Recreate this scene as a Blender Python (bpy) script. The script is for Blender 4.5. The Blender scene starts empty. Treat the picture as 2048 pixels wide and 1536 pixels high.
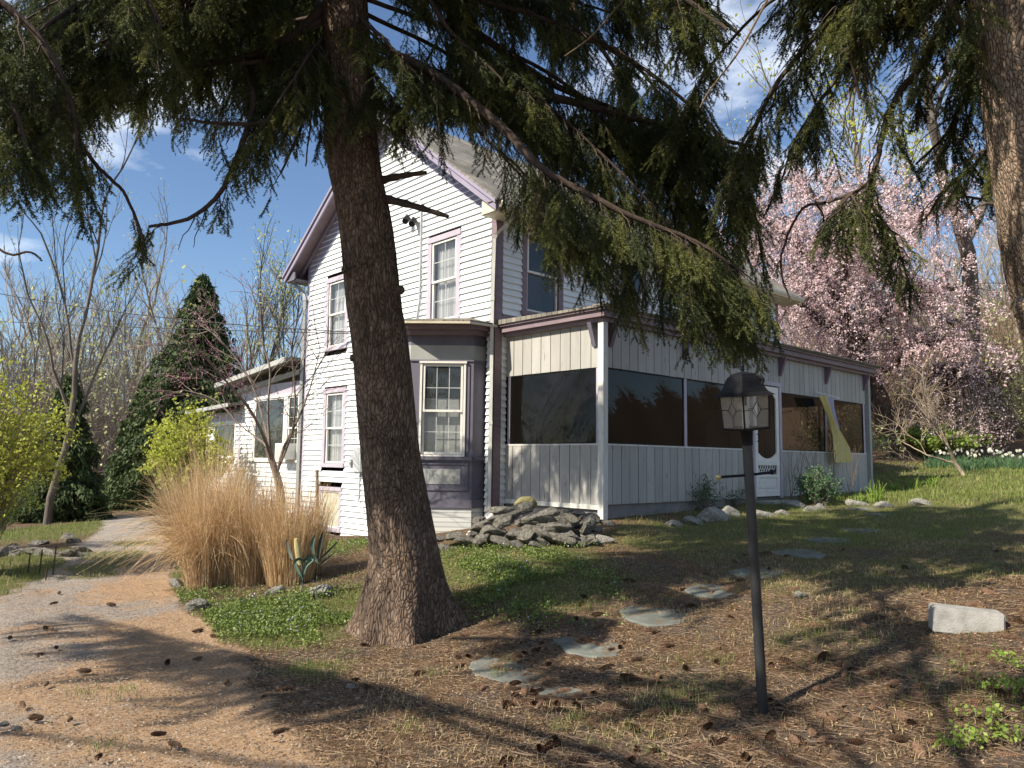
import bpy, math, random
import numpy as np
from mathutils import Vector, Matrix
rad = math.radians
sc = bpy.context.scene
# ------------------------------------------------------------------ camera
YAW, PITCH, ROLL, FPX = 0.8209, 0.1002, 0.013, 1520.36
CAM = np.array([-8.3135, -7.0263, 0.6074])
def _basis():
    f = np.array([math.cos(YAW)*math.cos(PITCH), math.sin(YAW)*math.cos(PITCH), math.sin(PITCH)])
    r = np.array([math.sin(YAW), -math.cos(YAW), 0.0]); u = np.cross(r, f)
    c, s = math.cos(ROLL), math.sin(ROLL)
    return c*r+s*u, -s*r+c*u, f
CR, CU, CF = _basis()
cam_d = bpy.data.cameras.new('camera'); cam = bpy.data.objects.new('camera', cam_d)
sc.collection.objects.link(cam); sc.camera = cam
cam_d.sensor_width = 36; cam_d.lens = FPX/2048*36; cam_d.clip_end = 2000; cam_d.clip_start = .05
M = Matrix.Identity(4)
for i in range(3):
    M[i][0] = CR[i]; M[i][1] = CU[i]; M[i][2] = -CF[i]; M[i][3] = CAM[i]
cam.matrix_world = M
# ------------------------------------------------------------------ sky, sun, exposure
SUN = np.array([-0.80, 0.17, 0.0]); SUN[2] = 0.70*math.hypot(SUN[0], SUN[1])/0.80
SUN = SUN/np.linalg.norm(SUN)
elev = math.asin(SUN[2]); azim = math.atan2(SUN[0], SUN[1])
w = bpy.data.worlds.new('World'); sc.world = w; w.use_nodes = True
nt = w.node_tree; nt.nodes.clear()
sky = nt.nodes.new('ShaderNodeTexSky'); sky.sky_type = 'NISHITA'; sky.sun_disc = False
sky.sun_elevation = elev; sky.sun_rotation = azim; sky.air_density = 1.0; sky.dust_density = .1; sky.ozone_density = 2.6
bg = nt.nodes.new('ShaderNodeBackground'); bg.inputs[1].default_value = 0.080
out = nt.nodes.new('ShaderNodeOutputWorld')
tc = nt.nodes.new('ShaderNodeTexCoord'); mp = nt.nodes.new('ShaderNodeMapping'); mp.inputs['Scale'].default_value = (1, 1, 2.6)
mp.inputs['Location'].default_value = (.35, .1, .2)
nz = nt.nodes.new('ShaderNodeTexNoise'); nz.inputs['Scale'].default_value = 2.1; nz.inputs['Detail'].default_value = 9; nz.inputs['Roughness'].default_value = .58
cr = nt.nodes.new('ShaderNodeValToRGB'); cr.color_ramp.elements[0].position = .50; cr.color_ramp.elements[1].position = .70
mx = nt.nodes.new('ShaderNodeMix'); mx.data_type = 'RGBA'; mx.inputs[7].default_value = (11.5, 12, 12.8, 1)
nt.links.new(tc.outputs['Generated'], mp.inputs[0]); nt.links.new(mp.outputs[0], nz.inputs[0]); nt.links.new(nz.outputs[0], cr.inputs[0])
nt.links.new(cr.outputs[0], mx.inputs[0]); tn = nt.nodes.new('ShaderNodeMix'); tn.data_type = 'RGBA'; tn.blend_type = 'MULTIPLY'; tn.inputs[0].default_value = 1; tn.inputs[7].default_value = (.95, 1.0, 1.06, 1); nt.links.new(sky.outputs[0], tn.inputs[6]); nt.links.new(tn.outputs[2], mx.inputs[6]); nt.links.new(mx.outputs[2], bg.inputs[0]); nt.links.new(bg.outputs[0], out.inputs[0])
sl = bpy.data.lights.new('sun', 'SUN'); sl.energy = 5.0; sl.angle = rad(.53); sl.color = (1, .90, .75)
so = bpy.data.objects.new('sun', sl); sc.collection.objects.link(so)
so.rotation_euler = Vector(SUN.tolist()).to_track_quat('Z', 'Y').to_euler()
sc.view_settings.view_transform = 'Standard'; sc.view_settings.look = 'None'; sc.view_settings.exposure = 0.84; sc.view_settings.gamma = 1
sc.cycles.max_bounces = 6; sc.cycles.transparent_max_bounces = 12; sc.cycles.diffuse_bounces = 3

# ------------------------------------------------------------------ helpers
def ray(x, y): return CF + CR*((x-1024)/FPX) - CU*((y-768)/FPX)
def at(x, y, dep): return CAM + ray(x, y)*dep
def proj(P):
    q = np.atleast_2d(P)-CAM; d = q@CF
    return np.stack([1024+FPX*(q@CR)/d, 768-FPX*(q@CU)/d, d], -1)
rng = np.random.default_rng(7); random.seed(7)
_T = rng.random((256, 256))
def vnoise(x, y):
    x = np.asarray(x, float); y = np.asarray(y, float)
    xi = np.floor(x).astype(int); yi = np.floor(y).astype(int); fx = x-xi; fy = y-yi
    fx = fx*fx*(3-2*fx); fy = fy*fy*(3-2*fy)
    a = _T[xi & 255, yi & 255]; b = _T[(xi+1) & 255, yi & 255]; c = _T[xi & 255, (yi+1) & 255]; d = _T[(xi+1) & 255, (yi+1) & 255]
    return (a*(1-fx)+b*fx)*(1-fy)+(c*(1-fx)+d*fx)*fy
def fbm(x, y, o=4):
    s = 0; a = .5; t = 0
    for i in range(o):
        s = s+a*vnoise(x*2**i+17.3*i, y*2**i+5.1*i); t += a; a *= .5
    return s/t
def tag(o, label=None, cat=None, group=None, kind=None):
    if label: o['label'] = label
    if cat: o['category'] = cat
    if group: o['group'] = group
    if kind: o['kind'] = kind
    return o
def link(o, parent=None):
    sc.collection.objects.link(o)
    if parent is not None:
        o.parent = parent
        o.matrix_parent_inverse = parent.matrix_basis.inverted()
    return o
def empty(name, loc, label=None, cat=None, group=None, rz=0):
    o = bpy.data.objects.new(name, None); o.location = [float(a) for a in loc]; o.rotation_euler = (0, 0, rz); o.empty_display_size = .2
    sc.collection.objects.link(o); tag(o, label, cat, group); return o
def copy_tree(o, loc, rz=0, scale=1, label=None, group=None, rot=None):
    c = o.copy(); sc.collection.objects.link(c); c.location = [float(a) for a in loc]
    c.rotation_euler = rot if rot is not None else (0, 0, rz)
    c.scale = (scale,)*3 if not hasattr(scale, '__len__') else scale
    for ch in o.children:
        k = ch.copy(); sc.collection.objects.link(k); k.parent = c; k.matrix_parent_inverse = ch.matrix_parent_inverse
        for g in ch.children:
            m_ = g.copy(); sc.collection.objects.link(m_); m_.parent = k; m_.matrix_parent_inverse = g.matrix_parent_inverse
    if label: c['label'] = label
    if group: c['group'] = group
    return c
class MB:
    def __init__(s): s.V = []; s.Q = []; s.T = []; s.n = 0; s.qa = []; s.ta = []
    def add(s, V, F, a=0.5):
        V = np.asarray(V, np.float32).reshape(-1, 3); F = np.asarray(F, np.int64)
        if F.shape[1] == 4: s.Q.append(F+s.n); s.qa.append(np.full(len(F), a, np.float32) if np.isscalar(a) else np.asarray(a, np.float32))
        else: s.T.append(F+s.n); s.ta.append(np.full(len(F), a, np.float32) if np.isscalar(a) else np.asarray(a, np.float32))
        s.V.append(V); s.n += len(V)
    BF = np.array([[0, 3, 2, 1], [4, 5, 6, 7], [0, 1, 5, 4], [1, 2, 6, 5], [2, 3, 7, 6], [3, 0, 4, 7]])
    def box(s, x0, x1, y0, y1, z0, z1, a=.5):
        s.add([[x0, y0, z0], [x1, y0, z0], [x1, y1, z0], [x0, y1, z0], [x0, y0, z1], [x1, y0, z1], [x1, y1, z1], [x0, y1, z1]], s.BF, a)
    def hexa(s, P, a=.5): s.add(P, s.BF, a)
    def quad(s, a, b, c, d, v=.5): s.add([a, b, c, d], [[0, 1, 2, 3]], v)
    def poly_prism(s, pts, off, a=.5):
        pts = np.asarray(pts, float); n = len(pts); V = np.concatenate([pts, pts+np.asarray(off, float)])
        for i in range(1, n-1):
            s.add([pts[0], pts[i+1], pts[i]], [[0, 1, 2]], a); s.add([V[n], V[n+i], V[n+i+1]], [[0, 1, 2]], a)
        s.add(V, [[i, (i+1) % n, n+(i+1) % n, n+i] for i in range(n)], a)
    def tube(s, P, R, k=6, a=.5, cap=False):
        P = np.asarray(P, float); n = len(P); R = np.broadcast_to(np.asarray(R, float), (n,))
        T = np.gradient(P, axis=0); T /= np.linalg.norm(T, axis=1)[:, None]+1e-9
        ref = np.array([0, 0, 1.]) if abs(T[:, 2]).mean() < .8 else np.array([1., 0, 0])
        A = np.cross(T, ref); A /= np.linalg.norm(A, axis=1)[:, None]+1e-9; B = np.cross(T, A)
        th = np.arange(k)*2*math.pi/k
        V = P[:, None]+R[:, None, None]*(np.cos(th)[None, :, None]*A[:, None]+np.sin(th)[None, :, None]*B[:, None])
        i = np.arange(n-1)[:, None]*k; j = np.arange(k)[None]; j2 = (j+1) % k
        F = np.stack([i+j, i+j2, i+k+j2, i+k+j], -1).reshape(-1, 4)
        s.add(V.reshape(-1, 3), F, a)
        if cap:
            for e, o in ((0, 1), (n-1, -1)):
                W = np.concatenate([V[e], P[e:e+1]]); s.add(W, [[jj, (jj+1) % k, k][::o] for jj in range(k)], a)
    def lathe(s, c, prof, k=16, a=.5, ax=None):
        c = np.asarray(c, float); th = np.arange(k)*2*math.pi/k; n = len(prof)
        pr = np.asarray(prof, float)
        V = np.stack([pr[:, 0][:, None]*np.cos(th), pr[:, 0][:, None]*np.sin(th), np.repeat(pr[:, 1][:, None], k, 1)], -1)+c
        i = np.arange(n-1)[:, None]*k; j = np.arange(k)[None]; j2 = (j+1) % k
        s.add(V.reshape(-1, 3), np.stack([i+j, i+j2, i+k+j2, i+k+j], -1).reshape(-1, 4), a)
    def build(s, name, mat, parent=None, smooth=False):
        me = bpy.data.meshes.new(name)
        V = np.concatenate(s.V) if s.V else np.zeros((0, 3), np.float32)
        Q = np.concatenate(s.Q) if s.Q else np.zeros((0, 4), np.int64); T = np.concatenate(s.T) if s.T else np.zeros((0, 3), np.int64)
        nl = Q.size+T.size; npoly = len(Q)+len(T)
        me.vertices.add(len(V)); me.vertices.foreach_set('co', V.ravel())
        me.loops.add(nl); me.loops.foreach_set('vertex_index', np.concatenate([Q.ravel(), T.ravel()]).astype(np.int32))
        me.polygons.add(npoly)
        ls = np.concatenate([np.arange(len(Q))*4, Q.size+np.arange(len(T))*3]).astype(np.int32)
        me.polygons.foreach_set('loop_start', ls)
        me.polygons.foreach_set('use_smooth', np.full(npoly, bool(smooth)))
        at_ = me.attributes.new('v', 'FLOAT', 'FACE')
        at_.data.foreach_set('value', np.concatenate(s.qa+s.ta).astype(np.float32) if npoly else [])
        me.update(calc_edges=True); me.validate(clean_customdata=False)
        me.materials.append(mat)
        o = bpy.data.objects.new(name, me); link(o, parent)
        return o

# ------------------------------------------------------------------ materials
def newmat(name):
    m = bpy.data.materials.new(name); m.use_nodes = True; m.node_tree.nodes.clear(); return m, m.node_tree
def N(nt, t, **k):
    n = nt.nodes.new('ShaderNode'+t)
    for a, b in k.items():
        if a.startswith('i_'): n.inputs[int(a[2:]) if a[2:].isdigit() else a[2:]].default_value = b
        else: setattr(n, a, b)
    return n
def ramp(nt, src, cols, pos=None):
    r = N(nt, 'ValToRGB'); e = r.color_ramp.elements; n = len(cols)
    pos = pos or [i/(n-1) for i in range(n)]
    while len(e) < n: e.new(.5)
    for i in range(n): e[i].position = pos[i]; e[i].color = (*cols[i], 1)
    nt.links.new(src, r.inputs[0]); return r.outputs[0]
def mat(name, cols, scale=4, rough=.7, bump=.3, bscale=None, stretch=(1, 1, 1), detail=6, metal=0, attr=0, trans=None, dist=.01, spec=.3, pos=None, wear=None, coat=0):
    """noise-mixed colours + bump; attr mixes the per-face value in; wear=(colour, threshold, scale) adds chipped or dirty patches"""
    m, nt = newmat(name); L = nt.links.new
    tcn = N(nt, 'TexCoord'); mpn = N(nt, 'Mapping'); mpn.inputs['Scale'].default_value = stretch; L(tcn.outputs['Object'], mpn.inputs[0])
    n1 = N(nt, 'TexNoise'); n1.inputs['Scale'].default_value = scale; n1.inputs['Detail'].default_value = detail; n1.inputs['Roughness'].default_value = .65
    L(mpn.outputs[0], n1.inputs[0]); src = n1.outputs[0]
    if attr:
        a = N(nt, 'Attribute', attribute_name='v'); mm = N(nt, 'Mix'); mm.inputs[0].default_value = attr
        L(src, mm.inputs[2]); L(a.outputs['Fac'], mm.inputs[3]); src = mm.outputs[0]
    col = ramp(nt, src, cols, pos or ([.3+.4*i/(len(cols)-1) for i in range(len(cols))] if not attr else None))
    if wear:
        n3 = N(nt, 'TexNoise'); n3.inputs['Scale'].default_value = wear[2]; n3.inputs['Detail'].default_value = 8; n3.inputs['Roughness'].default_value = .7
        L(mpn.outputs[0], n3.inputs[0])
        wr = N(nt, 'ValToRGB'); wr.color_ramp.elements[0].position = wear[1]; wr.color_ramp.elements[1].position = wear[1]+.06
        L(n3.outputs[0], wr.inputs[0]); mw = N(nt, 'Mix', data_type='RGBA'); L(wr.outputs[0], mw.inputs[0]); L(col, mw.inputs[6]); mw.inputs[7].default_value = (*wear[0], 1); col = mw.outputs[2]
    b = N(nt, 'BsdfPrincipled'); b.inputs['Roughness'].default_value = rough; b.inputs['Metallic'].default_value = metal
    b.inputs['Specular IOR Level'].default_value = spec; b.inputs['Coat Weight'].default_value = coat
    L(col, b.inputs['Base Color'])
    if bump:
        n2 = N(nt, 'TexNoise'); n2.inputs['Scale'].default_value = bscale or scale*5; n2.inputs['Detail'].default_value = 6; L(mpn.outputs[0], n2.inputs[0])
        bn = N(nt, 'Bump'); bn.inputs['Strength'].default_value = bump; bn.inputs['Distance'].default_value = dist; L(n2.outputs[0], bn.inputs['Height']); L(bn.outputs[0], b.inputs['Normal'])
    o = N(nt, 'OutputMaterial')
    if trans:
        t = N(nt, 'BsdfTranslucent'); L(col, t.inputs[0]); ms = N(nt, 'MixShader'); ms.inputs[0].default_value = trans
        L(b.outputs[0], ms.inputs[1]); L(t.outputs[0], ms.inputs[2]); L(ms.outputs[0], o.inputs[0])
    else: L(b.outputs[0], o.inputs[0])
    return m
MT = {}
MT['siding'] = mat('painted_clapboard', [(.60, .645, .66), (.70, .735, .745), (.76, .785, .79)], 1.5, .55, .25, 60, (1, 1, 6), wear=((.50, .51, .49), .60, 5), attr=.25, pos=[.2, .5, .8])
MT['porch'] = mat('painted_boards', [(.28, .28, .262), (.36, .355, .33), (.42, .415, .39)], 2, .6, .3, 50, (4, 4, .6), wear=((.17, .145, .12), .61, 7), attr=.3, pos=[.2, .5, .8])
MT['lilac'] = mat('lilac_paint', [(.36, .325, .385), (.45, .41, .47)], 3, .5, .2, 40, wear=((.25, .22, .25), .72, 10))
MT['mauve'] = mat('mauve_fascia_paint', [(.17, .125, .145), (.24, .185, .205)], 3, .55, .25, 40, (1, 1, 4), wear=((.45, .36, .38), .66, 7))
MT['purple'] = mat('dusky_purple_paint', [(.118, .112, .145), (.16, .152, .19)], 2, .55, .15, 40)
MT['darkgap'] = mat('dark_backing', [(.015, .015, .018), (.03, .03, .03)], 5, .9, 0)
MT['white'] = mat('white_paint', [(.66, .65, .60), (.78, .77, .73)], 6, .45, .15, 40, wear=((.35, .32, .28), .72, 12))
MT['cream'] = mat('cream_weathered_paint', [(.50, .45, .33), (.66, .62, .50)], 5, .6, .2, 40, wear=((.22, .19, .15), .62, 9))
MT['post'] = mat('weathered_white_post', [(.50, .50, .46), (.68, .68, .64)], 4, .6, .3, 60, (4, 4, .8), wear=((.26, .24, .20), .62, 10))
MT['grey_band'] = mat('grey_painted_panel', [(.30, .31, .30), (.38, .39, .37)], 3, .6, .15, 40)
MT['brick'] = None
MT['metal_black'] = mat('black_painted_metal', [(.005, .005, .006), (.014, .014, .016)], 8, .55, .12, 120, wear=((.05, .045, .04), .74, 30), spec=.2)
MT['pole'] = mat('dusty_black_pole', [(.012, .013, .015), (.034, .035, .037)], 5, .45, .2, 90, (1, 1, .4), spec=.5, wear=((.12, .075, .045), .64, 9))
MT['brass'] = mat('aged_brass', [(.45, .33, .14), (.62, .50, .26)], 20, .35, .1, metal=.7)
MT['curtain'] = mat('white_curtain', [(.50, .50, .50), (.66, .66, .65)], 3, .9, .2, 30, (1, 8, .6))
MT['blind'] = mat('grey_blind', [(.30, .30, .28), (.38, .38, .35)], 3, .9, .1)
MT['wire'] = mat('black_cable', [(.02, .02, .02), (.04, .04, .04)], 5, .6, 0)
MT['grey_metal'] = mat('grey_meter_metal', [(.42, .44, .45), (.52, .54, .55)], 6, .45, .1, metal=.2)
MT['concrete'] = mat('pale_concrete', [(.20, .195, .18), (.30, .295, .275), (.38, .37, .35)], 9, .9, .5, 90, dist=.01, wear=((.3, .28, .24), .68, 14))
MT['dirtcol'] = None
def glassmat(name, tint, trans, rough=.03, refl=.9):
    m, nt = newmat(name); L = nt.links.new
    g = N(nt, 'BsdfGlossy'); g.inputs['Roughness'].default_value = rough; g.inputs[0].default_value = (refl, refl, refl, 1)
    t = N(nt, 'BsdfTransparent'); t.inputs[0].default_value = (*trans, 1)
    d = N(nt, 'BsdfDiffuse'); d.inputs[0].default_value = (*tint, 1)
    n = N(nt, 'TexNoise'); n.inputs['Scale'].default_value = 2.2; n.inputs['Detail'].default_value = 3
    b = N(nt, 'Bump'); b.inputs['Strength'].default_value = .12; b.inputs['Distance'].default_value = .03; L(n.outputs[0], b.inputs['Height']); L(b.outputs[0], g.inputs['Normal'])
    m0 = N(nt, 'MixShader'); m0.inputs[0].default_value = .12; L(t.outputs[0], m0.inputs[1]); L(d.outputs[0], m0.inputs[2])
    lw = N(nt, 'LayerWeight'); lw.inputs[0].default_value = .5; p5 = N(nt, 'Math', operation='POWER'); L(lw.outputs['Facing'], p5.inputs[0]); p5.inputs[1].default_value = 4; fr = N(nt, 'Math', operation='MULTIPLY_ADD'); L(p5.outputs[0], fr.inputs[0]); fr.inputs[1].default_value = .9; fr.inputs[2].default_value = .05
    ms = N(nt, 'MixShader'); L(fr.outputs[0], ms.inputs[0]); L(m0.outputs[0], ms.inputs[1]); L(g.outputs[0], ms.inputs[2])
    o = N(nt, 'OutputMaterial'); L(ms.outputs[0], o.inputs[0]); return m
MT['glass'] = glassmat('window_glass', (.25, .27, .28), (.9, .92, .93), .03, .8)
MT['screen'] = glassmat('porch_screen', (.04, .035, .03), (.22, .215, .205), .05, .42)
MT['lampglass'] = glassmat('rippled_lamp_glass', (.8, .78, .7), (.85, .83, .78), .2)

def bark(name, c1, c2, c3, sc_=9, strength=1.0, lichen=None):
    m, nt = newmat(name); L = nt.links.new
    tcn = N(nt, 'TexCoord'); mpn = N(nt, 'Mapping'); mpn.inputs['Scale'].default_value = (1, 1, .36); L(tcn.outputs['Object'], mpn.inputs[0])
    nn = N(nt, 'TexNoise'); nn.inputs['Scale'].default_value = 5; L(mpn.outputs[0], nn.inputs[0])
    mv = N(nt, 'Mix', data_type='VECTOR'); mv.inputs[0].default_value = .14; L(mpn.outputs[0], mv.inputs[4]); L(nn.outputs[1], mv.inputs[5])
    v = N(nt, 'TexVoronoi', feature='DISTANCE_TO_EDGE'); v.inputs['Scale'].default_value = sc_*3.6; L(mv.outputs[1], v.inputs[0])
    v2 = N(nt, 'TexVoronoi', feature='F1'); v2.inputs['Scale'].default_value = sc_*3.6; L(mv.outputs[1], v2.inputs[0])
    n = N(nt, 'TexNoise'); n.inputs['Scale'].default_value = 25; n.inputs['Detail'].default_value = 8; L(mpn.outputs[0], n.inputs[0])
    big = N(nt, 'TexNoise'); big.inputs['Scale'].default_value = 2.2; big.inputs['Detail'].default_value = 5; L(tcn.outputs['Object'], big.inputs[0])
    crk = ramp(nt, v.outputs[0], [(.15, .15, .15), (.6, .6, .6), (1, 1, 1)], [0, .06, .45])
    a = N(nt, 'Math', operation='MULTIPLY_ADD'); L(n.outputs[0], a.inputs[0]); a.inputs[1].default_value = .85; 
    sep = N(nt, 'SeparateColor'); L(v2.outputs['Color'], sep.inputs[0]); mm = N(nt, 'Math', operation='MULTIPLY'); L(sep.outputs[0], mm.inputs[0]); mm.inputs[1].default_value = .16; L(mm.outputs[0], a.inputs[2])
    base = ramp(nt, a.outputs[0], [c1, c2, c3], [.2, .5, .75])
    mc = N(nt, 'Mix', data_type='RGBA'); L(crk, mc.inputs[0]); mc.inputs[6].default_value = (c1[0]*.5, c1[1]*.5, c1[2]*.5, 1); L(base, mc.inputs[7])
    mb = N(nt, 'Mix', data_type='RGBA'); mb.blend_type = 'MULTIPLY'; mb.inputs[0].default_value = .6; L(mc.outputs[2], mb.inputs[6]); L(ramp(nt, big.outputs[0], [(.5, .48, .45), (1.25, 1.2, 1.1)], [.35, .65]), mb.inputs[7])
    colr = mb.outputs[2]
    if lichen:
        ml = N(nt, 'Mix', data_type='RGBA'); L(ramp(nt, big.outputs[0], [(0, 0, 0), (.7, .7, .7)], [.55, .7]), ml.inputs[0]); L(colr, ml.inputs[6]); ml.inputs[7].default_value = (*lichen, 1); colr = ml.outputs[2]
    b = N(nt, 'BsdfPrincipled'); b.inputs['Roughness'].default_value = .92; b.inputs['Specular IOR Level'].default_value = .15; L(colr, b.inputs['Base Color'])
    h = N(nt, 'Math', operation='ADD'); L(crk, h.inputs[0]); L(a.outputs[0], h.inputs[1])
    bn = N(nt, 'Bump'); bn.inputs['Strength'].default_value = strength; bn.inputs['Distance'].default_value = .018; L(h.outputs[0], bn.inputs['Height']); L(bn.outputs[0], b.inputs['Normal'])
    o = N(nt, 'OutputMaterial'); L(b.outputs[0], o.inputs[0]); return m
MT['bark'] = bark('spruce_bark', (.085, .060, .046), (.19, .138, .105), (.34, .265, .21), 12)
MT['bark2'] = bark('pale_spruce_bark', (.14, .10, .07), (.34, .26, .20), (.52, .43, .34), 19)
MT['limb'] = mat('dark_limb_bark', [(.035, .024, .018), (.09, .065, .05)], 10, .9, .6, 40, (1, 1, .5), dist=.01)
MT['twigbrown'] = mat('dry_twig', [(.08, .05, .035), (.24, .175, .12)], 12, .9, 0, attr=.5)
MT['greybark'] = mat('grey_bark', [(.07, .06, .05), (.14, .12, .10), (.22, .19, .16)], 3, .95, .5, 14, (1, 1, .3), dist=.03)
MT['woodbark'] = mat('pale_woodland_bark', [(.14, .12, .10), (.24, .205, .17), (.34, .30, .25)], 3, .95, .4, 14, (1, 1, .3), dist=.03)
MT['palebark'] = mat('pale_tan_bark', [(.22, .17, .12), (.40, .32, .24)], 6, .9, .5, 20, (1, 1, .3))
MT['cherrybark'] = bark('cherry_bark', (.06, .042, .033), (.14, .105, .085), (.26, .21, .17), 6, 1.0)
MT['redbudbark'] = mat('redbud_bark', [(.12, .09, .075), (.24, .2, .17)], 8, .9, .4, 30)
MT['needle'] = mat('spruce_needles', [(.13, .085, .05), (.030, .044, .016), (.070, .090, .028), (.20, .21, .06)], 1.2, .55, 0, attr=.6, pos=[.13, .24, .5, .85], trans=.32, spec=.35)
MT['needle_far'] = mat('far_spruce_needles', [(.02, .034, .016), (.05, .078, .026), (.13, .165, .05)], .8, .7, 0, attr=.5, trans=.15)
MT['leaf_green'] = mat('spring_green_leaves', [(.10, .17, .03), (.20, .30, .05), (.34, .42, .10)], 2, .6, 0, attr=.6, trans=.35)
MT['leaf_yellow'] = mat('yellow_green_leaves', [(.26, .30, .04), (.42, .46, .07), (.55, .56, .14)], 2, .6, 0, attr=.6, trans=.4)
MT['leaf_pale'] = mat('pale_budding_leaves', [(.26, .30, .10), (.44, .47, .20), (.56, .58, .30)], 2, .6, 0, attr=.6, trans=.4)
MT['blossom'] = mat('pink_blossom', [(.80, .52, .55), (.93, .74, .75), (.97, .90, .88)], 1.5, .7, 0, attr=.6, trans=.5)
MT['redbud'] = mat('magenta_buds', [(.32, .10, .20), (.55, .25, .38)], 2, .7, 0, attr=.6, trans=.2)
MT['straw'] = mat('dry_ornamental_grass', [(.30, .18, .085), (.56, .39, .21), (.84, .68, .46)], 1.2, .7, 0, attr=.6, trans=.25)
MT['grass'] = mat('lawn_grass', [(.07, .11, .025), (.17, .22, .05), (.40, .36, .16)], .9, .7, 0, attr=.55, trans=.3)
MT['grass_dry'] = mat('dead_grass_blades', [(.28, .20, .09), (.45, .36, .19), (.60, .52, .32)], .9, .8, 0, attr=.6, trans=.2)
MT['cover'] = mat('ground_cover_leaves', [(.05, .09, .02), (.14, .20, .045), (.32, .37, .12)], 2, .5, 0, attr=.6, trans=.25)
MT['violet'] = mat('violet_flowers', [(.35, .33, .60), (.60, .58, .80)], 2, .7, 0, attr=.6)
MT['litter'] = mat('needle_litter', [(.09, .052, .03), (.22, .14, .08), (.42, .31, .19)], 2, .85, 0, attr=.8)
MT['cone'] = mat('pine_cone_scales', [(.04, .02, .013), (.11, .062, .038), (.24, .155, .095)], 30, .8, .3, 90, attr=.6)
MT['stone'] = mat('lichened_fieldstone', [(.065, .06, .048), (.14, .13, .11), (.25, .24, .21)], 4, .92, .9, 14, dist=.03, wear=((.32, .32, .27), .62, 5))
MT['stone_pale'] = mat('pale_granite', [(.14, .132, .115), (.25, .24, .21), (.38, .37, .33)], 5, .92, .9, 16, dist=.03, wear=((.18, .17, .14), .62, 8))
MT['slate'] = mat('bluestone_slab', [(.075, .085, .078), (.125, .135, .12), (.18, .185, .165)], 3, .75, .5, 22, dist=.01, wear=((.13, .095, .06), .55, 5))
MT['shingle'] = None
MT['lilac_dk'] = mat('purple_grey_paint', [(.22, .20, .275), (.29, .265, .345)], 2, .55, .15, 40)
MT['purple_frieze'] = MT['lilac_dk']  # gable frieze shares the purple-grey trim paint of the rake boards
MT['mauve_dk'] = mat('dark_mauve_paint', [(.14, .09, .13), (.19, .13, .17)], 2, .6, .15, 40)
MT['blindtan'] = mat('stained_pale_board', [(.38, .37, .28), (.52, .51, .42)], 5, .8, .2, 40)
MT['stonegrey'] = mat('grey_skirt_board', [(.16, .15, .15), (.24, .23, .22)], 3, .8, .2, 30)
MT['yellowflag'] = mat('pale_yellow_cloth', [(.58, .50, .20), (.68, .60, .28)], 3, .8, .15, 30, trans=.25)
MT['lilacflag'] = mat('lilac_cloth', [(.34, .33, .52), (.46, .45, .62)], 3, .8, .15, 30, trans=.25)
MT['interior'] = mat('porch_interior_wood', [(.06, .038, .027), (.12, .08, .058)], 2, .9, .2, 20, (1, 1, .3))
MT['redcloth'] = mat('dull_red_cloth', [(.14, .045, .03), (.2, .07, .05)], 3, .9, .2)
MT['greenmetal'] = mat('verdigris_leaf_metal', [(.08, .13, .10), (.16, .24, .19)], 6, .5, .2, metal=.3)
MT['darkleafmetal'] = mat('dark_leaf_metal', [(.04, .05, .04), (.09, .10, .08)], 6, .5, .2, metal=.3)
MT['cob'] = mat('corn_yellow_metal', [(.50, .42, .18), (.66, .58, .30)], 20, .5, .3, 90)

def shingle_mat():
    m, nt = newmat('asphalt_shingles'); L = nt.links.new
    tcn = N(nt, 'TexCoord'); sp = N(nt, 'SeparateXYZ'); L(tcn.outputs['Object'], sp.inputs[0])
    cb = N(nt, 'CombineXYZ'); L(sp.outputs[0], cb.inputs[0]); mu = N(nt, 'Math', operation='MULTIPLY'); mu.inputs[1].default_value = 1.25; L(sp.outputs[1], mu.inputs[0]); L(mu.outputs[0], cb.inputs[1])
    br = N(nt, 'TexBrick'); br.inputs['Scale'].default_value = 1; br.inputs['Brick Width'].default_value = .3; br.inputs['Row Height'].default_value = .14; br.inputs['Mortar Size'].default_value = .006
    br.inputs['Color1'].default_value = (.15, .14, .125, 1); br.inputs['Color2'].default_value = (.24, .225, .20, 1); br.inputs['Mortar'].default_value = (.04, .04, .04, 1); L(cb.outputs[0], br.inputs[0])
    n = N(nt, 'TexNoise'); n.inputs['Scale'].default_value = 2; n.inputs['Detail'].default_value = 8; L(tcn.outputs['Object'], n.inputs[0])
    mx_ = N(nt, 'Mix', data_type='RGBA'); mx_.blend_type = 'MULTIPLY'; mx_.inputs[0].default_value = .7; L(br.outputs[0], mx_.inputs[6]); L(ramp(nt, n.outputs[0], [(.5, .52, .45), (1.3, 1.25, 1.15)], [.35, .65]), mx_.inputs[7])
    b = N(nt, 'BsdfPrincipled'); b.inputs['Roughness'].default_value = .95; L(mx_.outputs[2], b.inputs['Base Color'])
    bn = N(nt, 'Bump'); bn.inputs['Distance'].default_value = .01; L(br.outputs[1], bn.inputs['Height']); bn.invert = True; L(bn.outputs[0], b.inputs['Normal'])
    o = N(nt, 'OutputMaterial'); L(b.outputs[0], o.inputs[0]); return m
MT['shingle'] = shingle_mat()
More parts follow.
